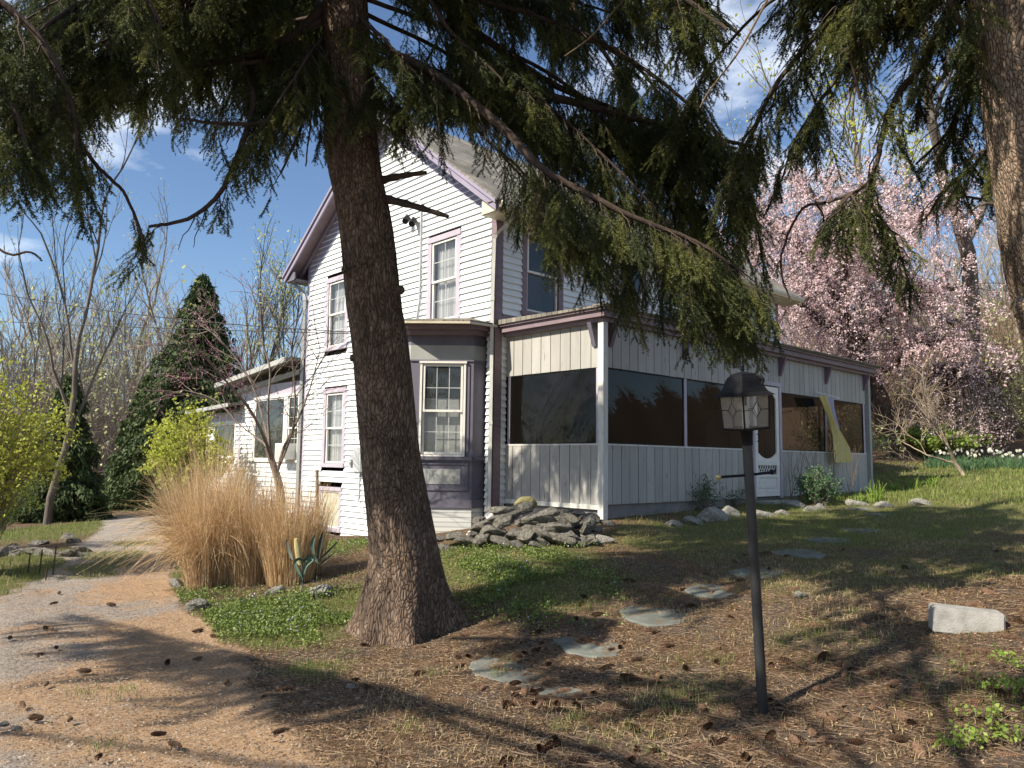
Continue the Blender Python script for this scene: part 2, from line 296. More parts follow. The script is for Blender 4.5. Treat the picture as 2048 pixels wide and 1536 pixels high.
def brick_mat():
    m, nt = newmat('white_painted_brick'); L = nt.links.new
    tcn = N(nt, 'TexCoord'); sp = N(nt, 'SeparateXYZ'); L(tcn.outputs['Object'], sp.inputs[0])
    ad = N(nt, 'Math', operation='ADD'); L(sp.outputs[0], ad.inputs[0]); L(sp.outputs[1], ad.inputs[1])
    cb = N(nt, 'CombineXYZ'); L(ad.outputs[0], cb.inputs[0]); L(sp.outputs[2], cb.inputs[1])
    br = N(nt, 'TexBrick'); br.inputs['Scale'].default_value = 1; br.inputs['Brick Width'].default_value = .22; br.inputs['Row Height'].default_value = .075; br.inputs['Mortar Size'].default_value = .008
    br.inputs['Color1'].default_value = (.52, .54, .52, 1); br.inputs['Color2'].default_value = (.62, .63, .60, 1); br.inputs['Mortar'].default_value = (.40, .41, .40, 1); L(cb.outputs[0], br.inputs[0])
    b = N(nt, 'BsdfPrincipled'); b.inputs['Roughness'].default_value = .85; L(br.outputs[0], b.inputs['Base Color'])
    bn = N(nt, 'Bump'); bn.inputs['Distance'].default_value = .012; bn.invert = True; L(br.outputs[1], bn.inputs['Height']); L(bn.outputs[0], b.inputs['Normal'])
    o = N(nt, 'OutputMaterial'); L(b.outputs[0], o.inputs[0]); return m
MT['brick'] = brick_mat()

# ------------------------------------------------------------------ ground height field
CP = []
def cpx(px, py, dep): CP.append(at(px, py, dep))
for a in [(20, 1500, 4.0), (300, 1500, 4.04), (0, 1330, 5.6), (330, 1040, 17.6), (160, 1130, 10.6), (480, 1180, 8.8), (800, 1262, 6.95), (690, 1262, 6.9),
          (940, 1165, 7.9), (1000, 1500, 4.05), (1525, 1432, 4.55), (1500, 1530, 3.95), (2040, 1530, 3.55), (1935, 1268, 5.0), (2048, 1180, 6.0),
          (1160, 1300, 5.9), (1305, 1240, 6.6), (1420, 1185, 7.4), (1515, 1150, 8.1), (1600, 1110, 9.0), (1660, 1085, 9.8), (1720, 1030, 11.8),
          (1850, 1000, 13.0), (2040, 990, 13.5), (1840, 935, 21), (2040, 930, 22), (1780, 925, 23), (1930, 960, 17), (1750, 985, 16.5),
          (60, 1190, 8.6), (60, 1110, 11.5), (200, 1040, 24), (60, 1050, 22)]: cpx(*a)
CP += [np.array(a, float) for a in [(0, 0, -.2), (2, -.1, -.16), (4.5, -.1, -.07), (9, 0, .0), (9.5, 4, .1), (-.3, 6.4, -.93), (-.3, 8.3, -.96), (-.3, 11, -.93), (-.3, 14, -1.0), (-.7, 2.4, -.50), (-1.2, 3.4, -.66), (-.8, 4.8, -.82),
      (4, 5, -.3), (5, 12, -.8), (-9, -10, -1.0), (-13, -6, -1.0), (-12, 0, -1.02), (-4, -11, -.75), (0, -9, -.35), (5, -6, .0), (10, -3, .3),
      (-8, 22, -1.6), (-2, 26, -1.6), (-12, 14, -2.0), (-4, 40, -3), (-20, 30, -4), (10, 40, -2), (-30, 10, -3.5), (20, 20, 1.6), (30, 6, 3.0), (45, 20, 6.5), (45, -10, 6), (70, 30, 13), (75, 5, 14), (80, 60, 15), (-30, -30, -1), (30, -30, 3), (60, -40, 8), (0, 90, -4), (40, 90, 2), (-60, 90, -5), (-60, 0, -3), (110, 60, 15), (110, -20, 14)]]
CP = np.array(CP)
def _phi(d2): return np.sqrt(d2+1.2)
_A = _phi(((CP[:, None, :2]-CP[None, :, :2])**2).sum(-1)); _n = len(CP)
_K = np.zeros((_n+1, _n+1)); _K[:_n, :_n] = _A - np.eye(_n)*.04; _K[:_n, _n] = 1; _K[_n, :_n] = 1
_W = np.linalg.solve(_K, np.append(CP[:, 2], 0))
def hz(x, y):
    x = np.asarray(x, float); y = np.asarray(y, float); s = np.full(x.shape, _W[_n])
    for i in range(_n): s = s+_W[i]*_phi((x-CP[i, 0])**2+(y-CP[i, 1])**2)
    s = np.clip(s, -8, 20)
    d = np.hypot(x-CAM[0], y-CAM[1]); k = np.exp(-d/25)
    return s + k*((fbm(x*1.1+3, y*1.1+9, 3)-.5)*.10+(fbm(x*5, y*5, 2)-.5)*.028)
def gp(px, py, zoff=0.0):
    q = ray(px, py); t = np.arange(2.0, 120, .05); P = CAM+t[:, None]*q
    h = hz(P[:, 0], P[:, 1]); k = np.argmax(P[:, 2] < h)
    p = P[k].copy(); p[2] = h[k]+zoff; return p
def gz(x, y): return float(hz(np.array([x]), np.array([y]))[0])

# driveway outline on the ground
R_edge = [gp(*a) for a in [(700, 1533), (560, 1440), (500, 1370), (450, 1300), (400, 1230), (345, 1160), (325, 1100), (335, 1050), (345, 1030)]]
L_edge = [gp(*a) for a in [(215, 1030), (195, 1060), (130, 1120), (20, 1185)]]
DR = np.array([[-5.5, -7.5]]+[[p[0], p[1]] for p in R_edge]+[[p[0], p[1]] for p in L_edge]+[[-10.0, 2.0], [-12.5, -4], [-13, -12], [-6, -12]])
def inpoly(x, y, poly):
    r = np.zeros(x.shape, bool); n = len(poly); j = n-1
    for i in range(n):
        xi, yi = poly[i]; xj, yj = poly[j]
        c = ((yi > y) != (yj > y)) & (x < (xj-xi)*(y-yi)/(yj-yi+1e-12)+xi); r ^= c; j = i
    return r
def segd(x, y, poly):
    d = np.full(x.shape, 1e9); n = len(poly)
    for i in range(n):
        a = poly[i]; b = poly[(i+1) % n]; ab = b-a; t = np.clip(((x-a[0])*ab[0]+(y-a[1])*ab[1])/(ab@ab+1e-9), 0, 1)
        d = np.minimum(d, np.hypot(x-a[0]-t*ab[0], y-a[1]-t*ab[1]))
    return d
def drive_mask(x, y):
    s = np.where(inpoly(x, y, DR), 1, -1)*segd(x, y, DR)+(fbm(x*2.2, y*2.2, 3)-.5)*.5
    return s
def blob(x, y, items):
    s = np.zeros(x.shape)
    for (px, py, r_, w_) in items:
        c = gp(px, py); s += w_*np.exp(-((x-c[0])**2+(y-c[1])**2)/(r_*r_))
    return s
GREEN = [(430, 1150, .8, 1.), (400, 1120, 1.0, 1.), (620, 1240, .7, 1.), (520, 1230, .7, .9), (560, 1270, .4, .8), (700, 1200, .6, .7), (670, 1090, 1.2, 1.), (1000, 1120, .9, .9), (940, 1110, .8, .9), (1100, 1140, .6, .4),
         (1080, 1195, .5, .45), (640, 1340, .35, .7), (60, 1160, 1., 1.), (140, 1110, .9, 1.), (20, 1190, .6, 1.), (80, 1060, 3, 1.),
         (1400, 1080, 1.0, .45), (1560, 1060, 1.2, .55), (1700, 1050, 1.5, .5), (1850, 1030, 2.5, .45), (1300, 1080, .8, .35), (1650, 1040, 1.5, .6), (1950, 960, 3, .9), (2040, 950, 3, 1.0), (1900, 1000, 3, .3),
         (1200, 1180, .8, .25), (1500, 1180, .9, .26), (1750, 1150, 1.2, .30), (1950, 1120, 1.2, .30), (1420, 1330, .6, .26), (1800, 1300, .6, .25), (1350, 1400, .3, .3), (1600, 1270, .35, .3), (1250, 1470, .3, .3), (1150, 1420, .2, .3), (1970, 1400, .4, .35), (200, 1380, .3, .25)]
gx = np.concatenate([-12.6-np.cumsum(np.geomspace(.12, 14, 42))[::-1], np.arange(-12.6, 3.0, .06), 3.0+np.cumsum(np.geomspace(.065, 12, 60))])
gy = np.concatenate([-8.6-np.cumsum(np.geomspace(.12, 14, 36))[::-1], np.arange(-8.6, 5.0, .06), 5.0+np.cumsum(np.geomspace(.065, 12, 60))])
GX, GY = np.meshgrid(gx, gy, indexing='ij'); GZ = hz(GX, GY)
dm = drive_mask(GX, GY)
nearc = np.exp(-np.hypot(GX-CAM[0], GY-CAM[1])/12)
GZ = GZ - .05*np.clip(dm*3, 0, 1)*nearc + np.where(dm < 0, 1, .25)*nearc*(fbm(GX*9, GY*9, 2)-.5)*.035
green = np.clip(blob(GX, GY, GREEN)*(.45+1.1*fbm(GX*1.7, GY*1.7, 4)), 0, 1)
green = green*np.clip(.6-dm*3, 0, 1)+np.clip(blob(GX, GY, [(205, 1130, .42, 1.6), (230, 1110, .5, 1.6), (180, 1150, .32, 1.2), (280, 1085, .6, 1.), (200, 1380, .25, .35), (250, 1390, .25, .3)]), 0, 1)*np.clip(dm*5, 0, 1)*(.5+1.0*fbm(GX*3, GY*3, 3))
def ground_mat():
    m, nt = newmat('ground_surface'); L = nt.links.new
    tcn = N(nt, 'TexCoord'); P = tcn.outputs['Object']
    def noise(s, d=8, r=.7):
        n = N(nt, 'TexNoise'); n.inputs['Scale'].default_value = s; n.inputs['Detail'].default_value = d; n.inputs['Roughness'].default_value = r; L(P, n.inputs[0]); return n.outputs[0]
    a1 = N(nt, 'Attribute', attribute_name='green').outputs['Fac']; a2 = N(nt, 'Attribute', attribute_name='drive').outputs['Fac']
    fine = noise(38, 10, .78); mid = noise(2.6, 8, .65); big = noise(.7, 6)
    # needle litter with bare soil showing through
    litter = ramp(nt, fine, [(.024, .015, .010), (.095, .060, .037), (.20, .132, .078), (.37, .27, .17)], [.30, .46, .56, .70])
    soil = ramp(nt, fine, [(.03, .024, .019), (.11, .085, .065), (.27, .22, .17)], [.3, .5, .72])
    m1 = N(nt, 'Mix', data_type='RGBA'); L(ramp(nt, mid, [(0, 0, 0), (1, 1, 1)], [.46, .60]), m1.inputs[0]); L(litter, m1.inputs[6]); L(soil, m1.inputs[7])
    gcol = ramp(nt, fine, [(.03, .036, .013), (.09, .10, .035), (.20, .19, .08), (.34, .29, .16)], [.3, .46, .6, .75])
    # driveway: worn gravel with drifts of orange needles
    vor = N(nt, 'TexVoronoi'); vor.inputs['Scale'].default_value = 75; L(P, vor.inputs[0])
    sepv = N(nt, 'SeparateColor'); L(vor.outputs['Color'], sepv.inputs[0])
    grav = ramp(nt, sepv.outputs[0], [(.14, .115, .09), (.28, .235, .19), (.41, .35, .29), (.50, .44, .37)], [0, .4, .8, 1])
    gfar = ramp(nt, fine, [(.16, .15, .14), (.30, .28, .27), (.42, .39, .36)], [.3, .5, .7])
    mg = N(nt, 'Mix', data_type='RGBA'); mg.inputs[0].default_value = .5; L(grav, mg.inputs[6]); L(gfar, mg.inputs[7])
    orange = ramp(nt, fine, [(.19, .115, .065), (.40, .265, .16), (.58, .44, .31)], [.3, .5, .7])
    a4 = N(nt, 'Attribute', attribute_name='ndl').outputs['Fac']
    ad = N(nt, 'Math', operation='ADD'); L(a4, ad.inputs[0]); mm2 = N(nt, 'Math', operation='MULTIPLY_ADD'); L(mid, mm2.inputs[0]); mm2.inputs[1].default_value = 1.5; mm2.inputs[2].default_value = -.50; L(mm2.outputs[0], ad.inputs[1])
    md = N(nt, 'Mix', data_type='RGBA'); L(ramp(nt, ad.outputs[0], [(0, 0, 0), (1, 1, 1)], [.3, .65]), md.inputs[0]); L(mg.outputs[2], md.inputs[6]); L(orange, md.inputs[7])
    x1 = N(nt, 'Mix', data_type='RGBA'); L(ramp(nt, a1, [(0, 0, 0), (.9, .9, .9)], [.25, .6]), x1.inputs[0]); L(m1.outputs[2], x1.inputs[6]); L(gcol, x1.inputs[7])
    j = N(nt, 'Math', operation='MULTIPLY_ADD'); L(fine, j.inputs[0]); j.inputs[1].default_value = .7; L(a2, j.inputs[2])
    x2 = N(nt, 'Mix', data_type='RGBA'); L(ramp(nt, j.outputs[0], [(0, 0, 0), (1, 1, 1)], [.72, .98]), x2.inputs[0]); L(x1.outputs[2], x2.inputs[6])
    gg = N(nt, 'Mix', data_type='RGBA'); L(ramp(nt, a1, [(0, 0, 0), (.85, .85, .85)], [.45, .7]), gg.inputs[0]); L(md.outputs[2], gg.inputs[6]); L(gcol, gg.inputs[7]); L(gg.outputs[2], x2.inputs[7])
    b = N(nt, 'BsdfPrincipled'); b.inputs['Roughness'].default_value = .95; b.inputs['Specular IOR Level'].default_value = .1; L(x2.outputs[2], b.inputs['Base Color'])
    hb = N(nt, 'Math', operation='ADD'); L(fine, hb.inputs[0]); L(noise(120, 4), hb.inputs[1])
    bn = N(nt, 'Bump'); bn.inputs['Strength'].default_value = .9; bn.inputs['Distance'].default_value = .02; L(hb.outputs[0], bn.inputs['Height']); L(bn.outputs[0], b.inputs['Normal'])
    o = N(nt, 'OutputMaterial'); L(b.outputs[0], o.inputs[0]); return m
MT['ground'] = ground_mat()
def sheet(name, sel):
    """cells of the one ground grid chosen by sel; the ground and the driveway share their border exactly"""
    nx, ny = GX.shape; idx = -np.ones(nx*ny, int)
    i, j = np.nonzero(sel); a = i*ny+j; F = np.stack([a, a+ny, a+ny+1, a+1], -1)
    used = np.unique(F); idx[used] = np.arange(len(used)); F = idx[F]
    V = np.stack([GX.ravel()[used], GY.ravel()[used], GZ.ravel()[used]], -1)
    me = bpy.data.meshes.new(name); me.vertices.add(len(V)); me.vertices.foreach_set('co', V.astype(np.float32).ravel())
    me.loops.add(F.size); me.loops.foreach_set('vertex_index', F.ravel().astype(np.int32)); me.polygons.add(len(F))
    me.polygons.foreach_set('loop_start', (np.arange(len(F))*4).astype(np.int32)); me.polygons.foreach_set('use_smooth', np.ones(len(F), bool))
    for nm, arr in (('green', green), ('drive', np.clip(.5+dm*2.2, 0, 1)), ('ndl', NDL)):
        at_ = me.attributes.new(nm, 'FLOAT', 'POINT'); at_.data.foreach_set('value', arr.ravel()[used].astype(np.float32))
    me.update(calc_edges=True); me.materials.append(MT['ground'])
    o = bpy.data.objects.new(name, me); sc.collection.objects.link(o); o['kind'] = 'structure'; return o
NDL = np.clip(blob(GX, GY, [(430, 1250, .7, .9), (400, 1330, .7, .6), (330, 1180, .7, .8), (300, 1130, 1.0, .5), (120, 1260, .7, .3), (40, 1400, .5, .5), (350, 1450, .5, .5), (250, 1340, .6, .3), (480, 1420, .6, .6), (600, 1500, .6, .5), (100, 1510, .5, .3)]), 0, 1)*1.0
cell = (dm[:-1, :-1] > 0) & (GX[:-1, :-1] < 6) & (GY[:-1, :-1] < 40)
sheet('ground', ~cell); sheet('driveway', cell)

# ------------------------------------------------------------------ house
XG, YW, YE, XE = -.25, 2.04, 8.34, 9.0      # gable plane, near corner, far corner, far end
class Fr:
    """wall frame: origin, direction along the wall, outward normal; boxes are given as along / out / up"""
    def __init__(s, O, U, Nn): s.O = np.array(O, float); s.U = np.array(U, float)/np.linalg.norm(U); s.N = np.array(Nn, float)/np.linalg.norm(Nn)
    def p(s, u, n, z): q = s.O+s.U*u+s.N*n; return [q[0], q[1], z]
    def box(s, mb, u0, u1, n0, n1, z0, z1, a=.5):
        P = [s.p(u0, n0, z0), s.p(u1, n0, z0), s.p(u1, n1, z0), s.p(u0, n1, z0), s.p(u0, n0, z1), s.p(u1, n0, z1), s.p(u1, n1, z1), s.p(u0, n1, z1)]
        mb.hexa(P, a)
house = empty('farmhouse', (XG, YW, -.9), 'white clapboard two-storey farmhouse with purple trim and a screened front porch', 'house')
GAB = Fr((XG, 0, 0), (0, 1, 0), (-1, 0, 0)); SIDE = Fr((0, YW, 0), (1, 0, 0), (0, -1, 0))
def subtract(iv, holes):
    res = [iv]
    for a, b in holes:
        nr = []
        for c, d in res:
            if b <= c or a >= d: nr.append((c, d)); continue
            if a > c: nr.append((c, a))
            if b < d: nr.append((b, d))
        res = nr
    return [r for r in res if r[1]-r[0] > .01]
def clap(mb, F, u0, u1, z0, z1, holes=(), top=None, ex=.11, sd=0):
    """overlapping clapboards; top(z) gives the wall's extent at height z; holes are (u0,u1,z0,z1)"""
    rr = random.Random(sd); k = 0; z = z0
    while z < z1-1e-3:
        zt = min(z+ex, z1); lo0, hi0 = (u0, u1) if top is None else top(z); lo1, hi1 = (u0, u1) if top is None else top(zt)
        cuts = sorted(set([z, zt]))
        hl = [(h[0], h[1]) for h in holes if h[2] < zt-1e-3 and h[3] > z+1e-3]
        full = []
        for (a, b) in subtract((min(lo0, lo1), max(hi0, hi1)), hl):
            j = a; # board joints
            while b-j > 3.4:
                n_ = j+rr.uniform(1.8, 3.2); full.append((j, n_-.003)); j = n_
            full.append((j, b))
        for (a, b) in full:
            av = rr.random(); a1, b1 = max(a, lo1), min(b, hi1); a0, b0 = max(a, lo0), min(b, hi0)
            if b0 <= a0: continue
            if b1 <= a1: a1 = b1 = (max(a, lo1)+min(b, hi1))/2; a1 = b1 = min(max(a1, lo1), hi1)
            w0 = .036+rr.uniform(-.003, .004); dz = rr.uniform(-.0025, .0025)
            mb.quad(F.p(a0, w0, z+dz), F.p(b0, w0, z+dz), F.p(b1, .004, zt+.004), F.p(a1, .004, zt+.004), av)
            mb.quad(F.p(a0, 0, z+dz), F.p(b0, 0, z+dz), F.p(b0, w0, z+dz), F.p(a0, w0, z+dz), av)
        z = zt
def window(F, u0, u1, z0, z1, cas='lilac', cw=.10, grid=(2, 2), inner='curtain', out_n=0.0, ears=True, rail=.5, label=None, upper_only=False, sillw=.02, fullglass=False):
    """u0..z1 is the outer edge of the casing; returns the window part"""
    b = MB()
    F.box(b, u0, u0+cw, out_n, out_n+.032, z0+cw*.8, z1-cw); F.box(b, u1-cw, u1, out_n, out_n+.032, z0+cw*.8, z1-cw)
    F.box(b, u0-.012, u1+.012, out_n, out_n+.045, z1-cw, z1); F.box(b, u0-sillw, u1+sillw, out_n, out_n+.055, z0, z0+cw*.8)
    if ears:
        for ua in (u0, u1):
            s_ = -1 if ua == u0 else 1
            F.box(b, ua+(0 if s_ > 0 else -.03), ua+(.03 if s_ > 0 else 0), out_n+.002, out_n+.028, z1-.42, z1-.0)
            F.box(b, ua+(0 if s_ > 0 else -.03), ua+(.03 if s_ > 0 else 0), out_n+.002, out_n+.028, z0+.0, z0+.40)
    a0, a1, b0, b1 = u0+cw, u1-cw, z0+cw*.8, z1-cw
    # recess sides and dark room behind
    w_ = b.build('window', MT[cas], house); tag(w_, label)
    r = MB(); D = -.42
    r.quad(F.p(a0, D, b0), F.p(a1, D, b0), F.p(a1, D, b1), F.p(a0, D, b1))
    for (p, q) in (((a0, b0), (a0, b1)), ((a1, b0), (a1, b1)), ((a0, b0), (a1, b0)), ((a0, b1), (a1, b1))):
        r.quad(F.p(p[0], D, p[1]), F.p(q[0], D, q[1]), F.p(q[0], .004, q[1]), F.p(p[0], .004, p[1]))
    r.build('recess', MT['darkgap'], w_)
    s = MB(); fw = .035; n0, n1 = out_n-.01, out_n+.018
    def fr(x0, x1, y0, y1, n0, n1):
        F.box(s, x0, x0+fw, n0, n1, y0+fw, y1-fw); F.box(s, x1-fw, x1, n0, n1, y0+fw, y1-fw); F.box(s, x0, x1, n0, n1, y1-fw, y1); F.box(s, x0, x1, n0, n1, y0, y0+fw)
    if fullglass: fr(a0, a1, b0, b1, n0, n1); zr = None
    else:
        zr = b0+(b1-b0)*rail; fr(a0+.012, a1-.012, zr-.02, b1-.01, n0-.004, n1); fr(a0+.008, a1-.008, b0+.008, zr+.018, n0-.034, n1-.022)
    s.build('sash', MT['white'], w_)
    m_ = MB()
    def grd(x0, x1, y0, y1, n):
        for i in range(1, grid[0]): x = x0+(x1-x0)*i/grid[0]; F.box(m_, x-.006, x+.006, n-.004, n+.004, y0, y1)
        for i in range(1, grid[1]): y = y0+(y1-y0)*i/grid[1]; F.box(m_, x0, x1, n-.0035, n+.0045, y-.006, y+.006)
    if zr is not None and grid != (1, 1):
        grd(a0+fw, a1-fw, zr+.01, b1-fw, out_n-.006)
        if not upper_only: grd(a0+fw, a1-fw, b0+fw, zr-.01, out_n-.036)
        m_.build('muntins', MT['white'], w_)
    g = MB()
    if zr is not None:
        g.quad(F.p(a0, out_n-.001, zr), F.p(a1, out_n-.001, zr), F.p(a1, out_n-.001, b1), F.p(a0, out_n-.001, b1)); g.quad(F.p(a0, out_n-.031, b0), F.p(a1, out_n-.031, b0), F.p(a1, out_n-.031, zr), F.p(a0, out_n-.031, zr))
    else: g.quad(F.p(a0, out_n-.001, b0), F.p(a1, out_n-.001, b0), F.p(a1, out_n-.001, b1), F.p(a0, out_n-.001, b1))
    g.build('pane', MT['glass'], w_)
    if inner:
        c = MB(); n = 40; us = np.linspace(a0+.01, a1-.01, n); dd = -.11+.022*np.sin(np.arange(n)*1.9)*(inner == 'curtain')
        zt_ = b1 if inner != 'blind' else b0+(b1-b0)*.62
        for i in range(n-1): c.quad(F.p(us[i], dd[i], b0), F.p(us[i+1], dd[i+1], b0), F.p(us[i+1], dd[i+1], zt_), F.p(us[i], dd[i], zt_))
        c.build('curtain', MT['curtain' if inner == 'curtain' else 'blind'], w_)
    return w_
# roof numbers
PK_Y, PK_Z, SL = 5.19, 7.42, .757
RX0, RX1 = -.66, 9.42
def roofz(y): return PK_Z-SL*abs(y-PK_Y)
wins = [(2.95, 3.87, 2.95, 4.58), (6.60, 7.50, 2.86, 4.44), (6.55, 7.45, .42, 2.06), (6.60, 7.52, -.88, 0.02)]
hole = [(a, b, c, d) for a, b, c, d in wins]+[(2.22, 4.68, -2, 2.62)]
sd = MB()
def gtop(z):
    off = .12
    lo = max(YW+.10, PK_Y-(PK_Z-off-z)/SL) ; hi = min(YE-.10, PK_Y+(PK_Z-off-z)/SL); return (lo, hi) if hi > lo else (PK_Y, PK_Y)
clap(sd, GAB, YW+.10, YE-.10, -.98, 7.26, hole, gtop, sd=1)
sd.build('gable_siding', MT['siding'], house)
sd = MB()
swins = [(.31, 1.31, 3.02, 4.60), (2.75, 3.7, 3.02, 4.60), (4.15, 5.1, 3.02, 4.60), (5.75, 6.7, 3.02, 4.60), (7.3, 8.25, 3.02, 4.60)]
clap(sd, SIDE, XG+.12, XE-.1, 2.98, 4.62, swins, sd=2); clap(sd, SIDE, XG+.12, -.02, -.3, 2.98, (), sd=3)
sd.build('side_siding', MT['siding'], house)
# solid core so no light leaks through
co = MB(); co.box(XG+.45, XE, YW+.45, YE-.02, -1.2, 4.6); co.build('wall_core', MT['darkgap'], house)
ew = MB(); ew.box(XE-.02, XE, YW, YE, -.8, 4.7); ew.poly_prism([[XE-.02, YW, 4.7], [XE-.02, YE, 4.7], [XE-.02, PK_Y, 7.0]], [.02, 0, 0]); ew.box(XG+.3, XE-.03, YE-.015, YE, -1.2, 4.6)
ew.build('rear_wall', MT['siding'], house)
cb = MB()
cb.box(XG-.028, XG+.0, YW-.026, YW+.10, -.45, 4.70); cb.box(XG+.001, XG+.12, YW-.028, YW, -.3, 4.62)
cb.box(XE-.10, XE+.02, YW-.028, YW, 2.7, 4.62)
cb.build('corner_board', MT['mauve'], house)
cb = MB(); cb.box(XG-.026, XG, YE-.10, YE+.02, -1.1, 4.66); cb.build('corner_board', MT['lilac'], house)
for i, (a, b, c, d) in enumerate(wins):
    if i == 3:
        b_ = MB(); GAB.box(b_, a, a+.09, 0, .03, c+.08, d-.08); GAB.box(b_, b-.09, b, 0, .03, c+.08, d-.08); GAB.box(b_, a-.01, b+.01, 0, .04, d-.08, d); GAB.box(b_, a-.01, b+.01, 0, .045, c, c+.08)
        w_ = b_.build('window', MT['lilac'], house); tag(w_, 'boarded basement window in lilac frame')
        g = MB(); fw = .03
        GAB.box(g, a+.09, a+.12, -.01, .015, c+.08, d-.08); GAB.box(g, b-.12, b-.09, -.01, .015, c+.08, d-.08); GAB.box(g, a+.12, b-.12, -.01, .015, d-.11, d-.08); GAB.box(g, a+.12, b-.12, -.01, .015, c+.08, c+.11)
        g.build('sash', MT['white'], w_)
        g = MB(); GAB.box(g, a+.12, b-.12, -.03, -.005, c+.11, d-.11); g.build('board_panel', MT['blindtan'] if 'blindtan' in MT else MT['curtain'], w_)
    else: window(GAB, a, b, c, d, 'lilac', .10, (2, 2) if i == 0 else (2, 2), 'curtain')
for i, (a, b, c, d) in enumerate(swins): window(SIDE, a, b, c, d, 'mauve', .11, (1, 1), None, ears=False)
wt = MB(); SIDE.box(wt, XG+.13, XE, .001, .034, 2.80, 2.98); wt.build('flashing_board', MT['mauve'], house)
# frieze under the side eave, gable frieze and rakes
fz = MB(); SIDE.box(fz, XG, XE, .0, .034, 4.6, 4.86); fz.build('side_frieze', MT['mauve'], house)
fz = MB()
def rakebox(mb, ya, yb, x0, x1, t0, t1):
    """box following the roof slope between ya and yb; t0,t1 are vertical offsets below the roof's top plane"""
    P = []
    for z_ in (t1, t0):
        P += [[x0, ya, roofz(ya)-z_], [x1, ya, roofz(ya)-z_], [x1, yb, roofz(yb)-z_], [x0, yb, roofz(yb)-z_]]
    mb.hexa(P)
EY0, EY1 = 1.62, 8.76
rakebox(fz, YW-.01, PK_Y, XG-.03, XG-.001, .15, .52); rakebox(fz, PK_Y, YE+.01, XG-.03, XG-.001, .15, .52)
fz.build('gable_frieze', MT['purple_frieze'] if 'purple_frieze' in MT else MT['lilac_dk'] if 'lilac_dk' in MT else MT['purple'], house)
rf = MB(); rakebox(rf, EY0-.04, PK_Y, RX0-.02, RX1, -.0, .035); rakebox(rf, PK_Y, EY1+.04, RX0-.02, RX1, -.0, .035)
# ragged shingle edge course
for sgn in (0, 1):
    y = EY0-.07 if sgn == 0 else EY1+.07
    for i in range(60):
        x = RX0-.02+i*(RX1-RX0)/60; d_ = random.uniform(-.008, .012)
        rf.box(x, x+.155, min(y, y+.25), max(y, y+.25), roofz(y)-.012+d_, roofz(y)+.002+d_)
roof = rf.build('roof', MT['shingle'], house)
sf = MB(); rakebox(sf, EY0, PK_Y, RX0+.02, XE+.38, .037, .06); rakebox(sf, PK_Y, EY1, RX0+.02, XE+.38, .037, .06)
sf.build('soffit', MT['mauve'], roof)
rk = MB(); rakebox(rk, EY0, PK_Y, RX0, RX0+.03, .036, .22); rakebox(rk, PK_Y, EY1, RX0, RX0+.03, .036, .22); rakebox(rk, EY0-.02, PK_Y, RX0-.035, RX0-.001, .036, .10); rakebox(rk, PK_Y, EY1+.02, RX0-.035, RX0-.001, .036, .10)
rakebox(rk, EY0+.1, PK_Y, XG-.09, XG-.03, .062, .16); rakebox(rk, PK_Y, EY1-.1, XG-.09, XG-.03, .062, .16)
rk.build('rake_board', MT['lilac_dk'] if 'lilac_dk' in MT else MT['purple'], roof)
# boxed eaves and gutters
ev = MB(); zE = roofz(EY0)
ev.box(RX0+.06, XE+.36, EY0+.03, YW+.0, zE-.20, zE-.17); ev.box(RX0+.06, XE+.36, EY0+.02, EY0+.045, zE-.20, zE-.05)
ev.box(RX0+.05, RX0+.08, EY0+.03, YW-.03, zE-.20, zE+.02)
ev.build('eave_box', MT['cream'], roof)
ev = MB(); zE2 = roofz(EY1); ev.box(RX0+.04, XE+.36, YE+.0, EY1-.03, zE2-.20, zE2-.17); ev.box(RX0+.05, RX0+.08, YE, EY1-.03, zE2-.20, zE2-.02); ev.build('eave_box', MT['purple'], roof)
gut = [[-.0, 0], [-.0, -.10], [-.09, -.115], [-.13, -.05], [-.13, 0]]
for (y_, s_, z_, m_) in ((EY0+.02, 1, zE-.06, 0), (EY1-.02, -1, zE2-.06, 0)):
    gt = MB(); P = [np.array([RX0+.05, y_+s_*q[0], z_+q[1]]) for q in gut]
    for i in range(4): gt.quad(P[i], P[i]+[XE+.36-RX0, 0, 0], P[i+1]+[XE+.36-RX0, 0, 0], P[i+1])
    gt.poly_prism(P, [.004, 0, 0]); gt.build('gutter', MT['cream'], roof)
# downspouts
def downspout(pts, m='post', w_=.038, lab=None):
    d = MB(); P = np.array(pts, float); d.tube(P, w_, 4)
    for k in range(1, len(P)-1): d.tube(np.array([P[k]-(P[k]-P[k-1])/np.linalg.norm(P[k]-P[k-1])*.03, P[k]+(P[k+1]-P[k])/np.linalg.norm(P[k+1]-P[k])*.03]), w_*1.2, 4)
    return tag(d.build('downspout', MT[m], house), lab)
downspout([(-.15, EY0-.05, zE-.14), (-.25, EY0+.15, zE-.30), (XG-.07, YW-.02, zE-.48), (XG-.075, YW+.0, 3.2), (XG-.075, YW+.0, 1.2), (XG-.075, YW+.0, -.42)])
downspout([(-.45, EY1+.03, zE2-.14), (XG-.07, YE+.12, zE2-.42), (XG-.075, YE+.03, zE2-.6), (XG-.075, YE+.03, 1.5), (XG-.075, YE+.03, -1.0)], 'grey_band', .045)

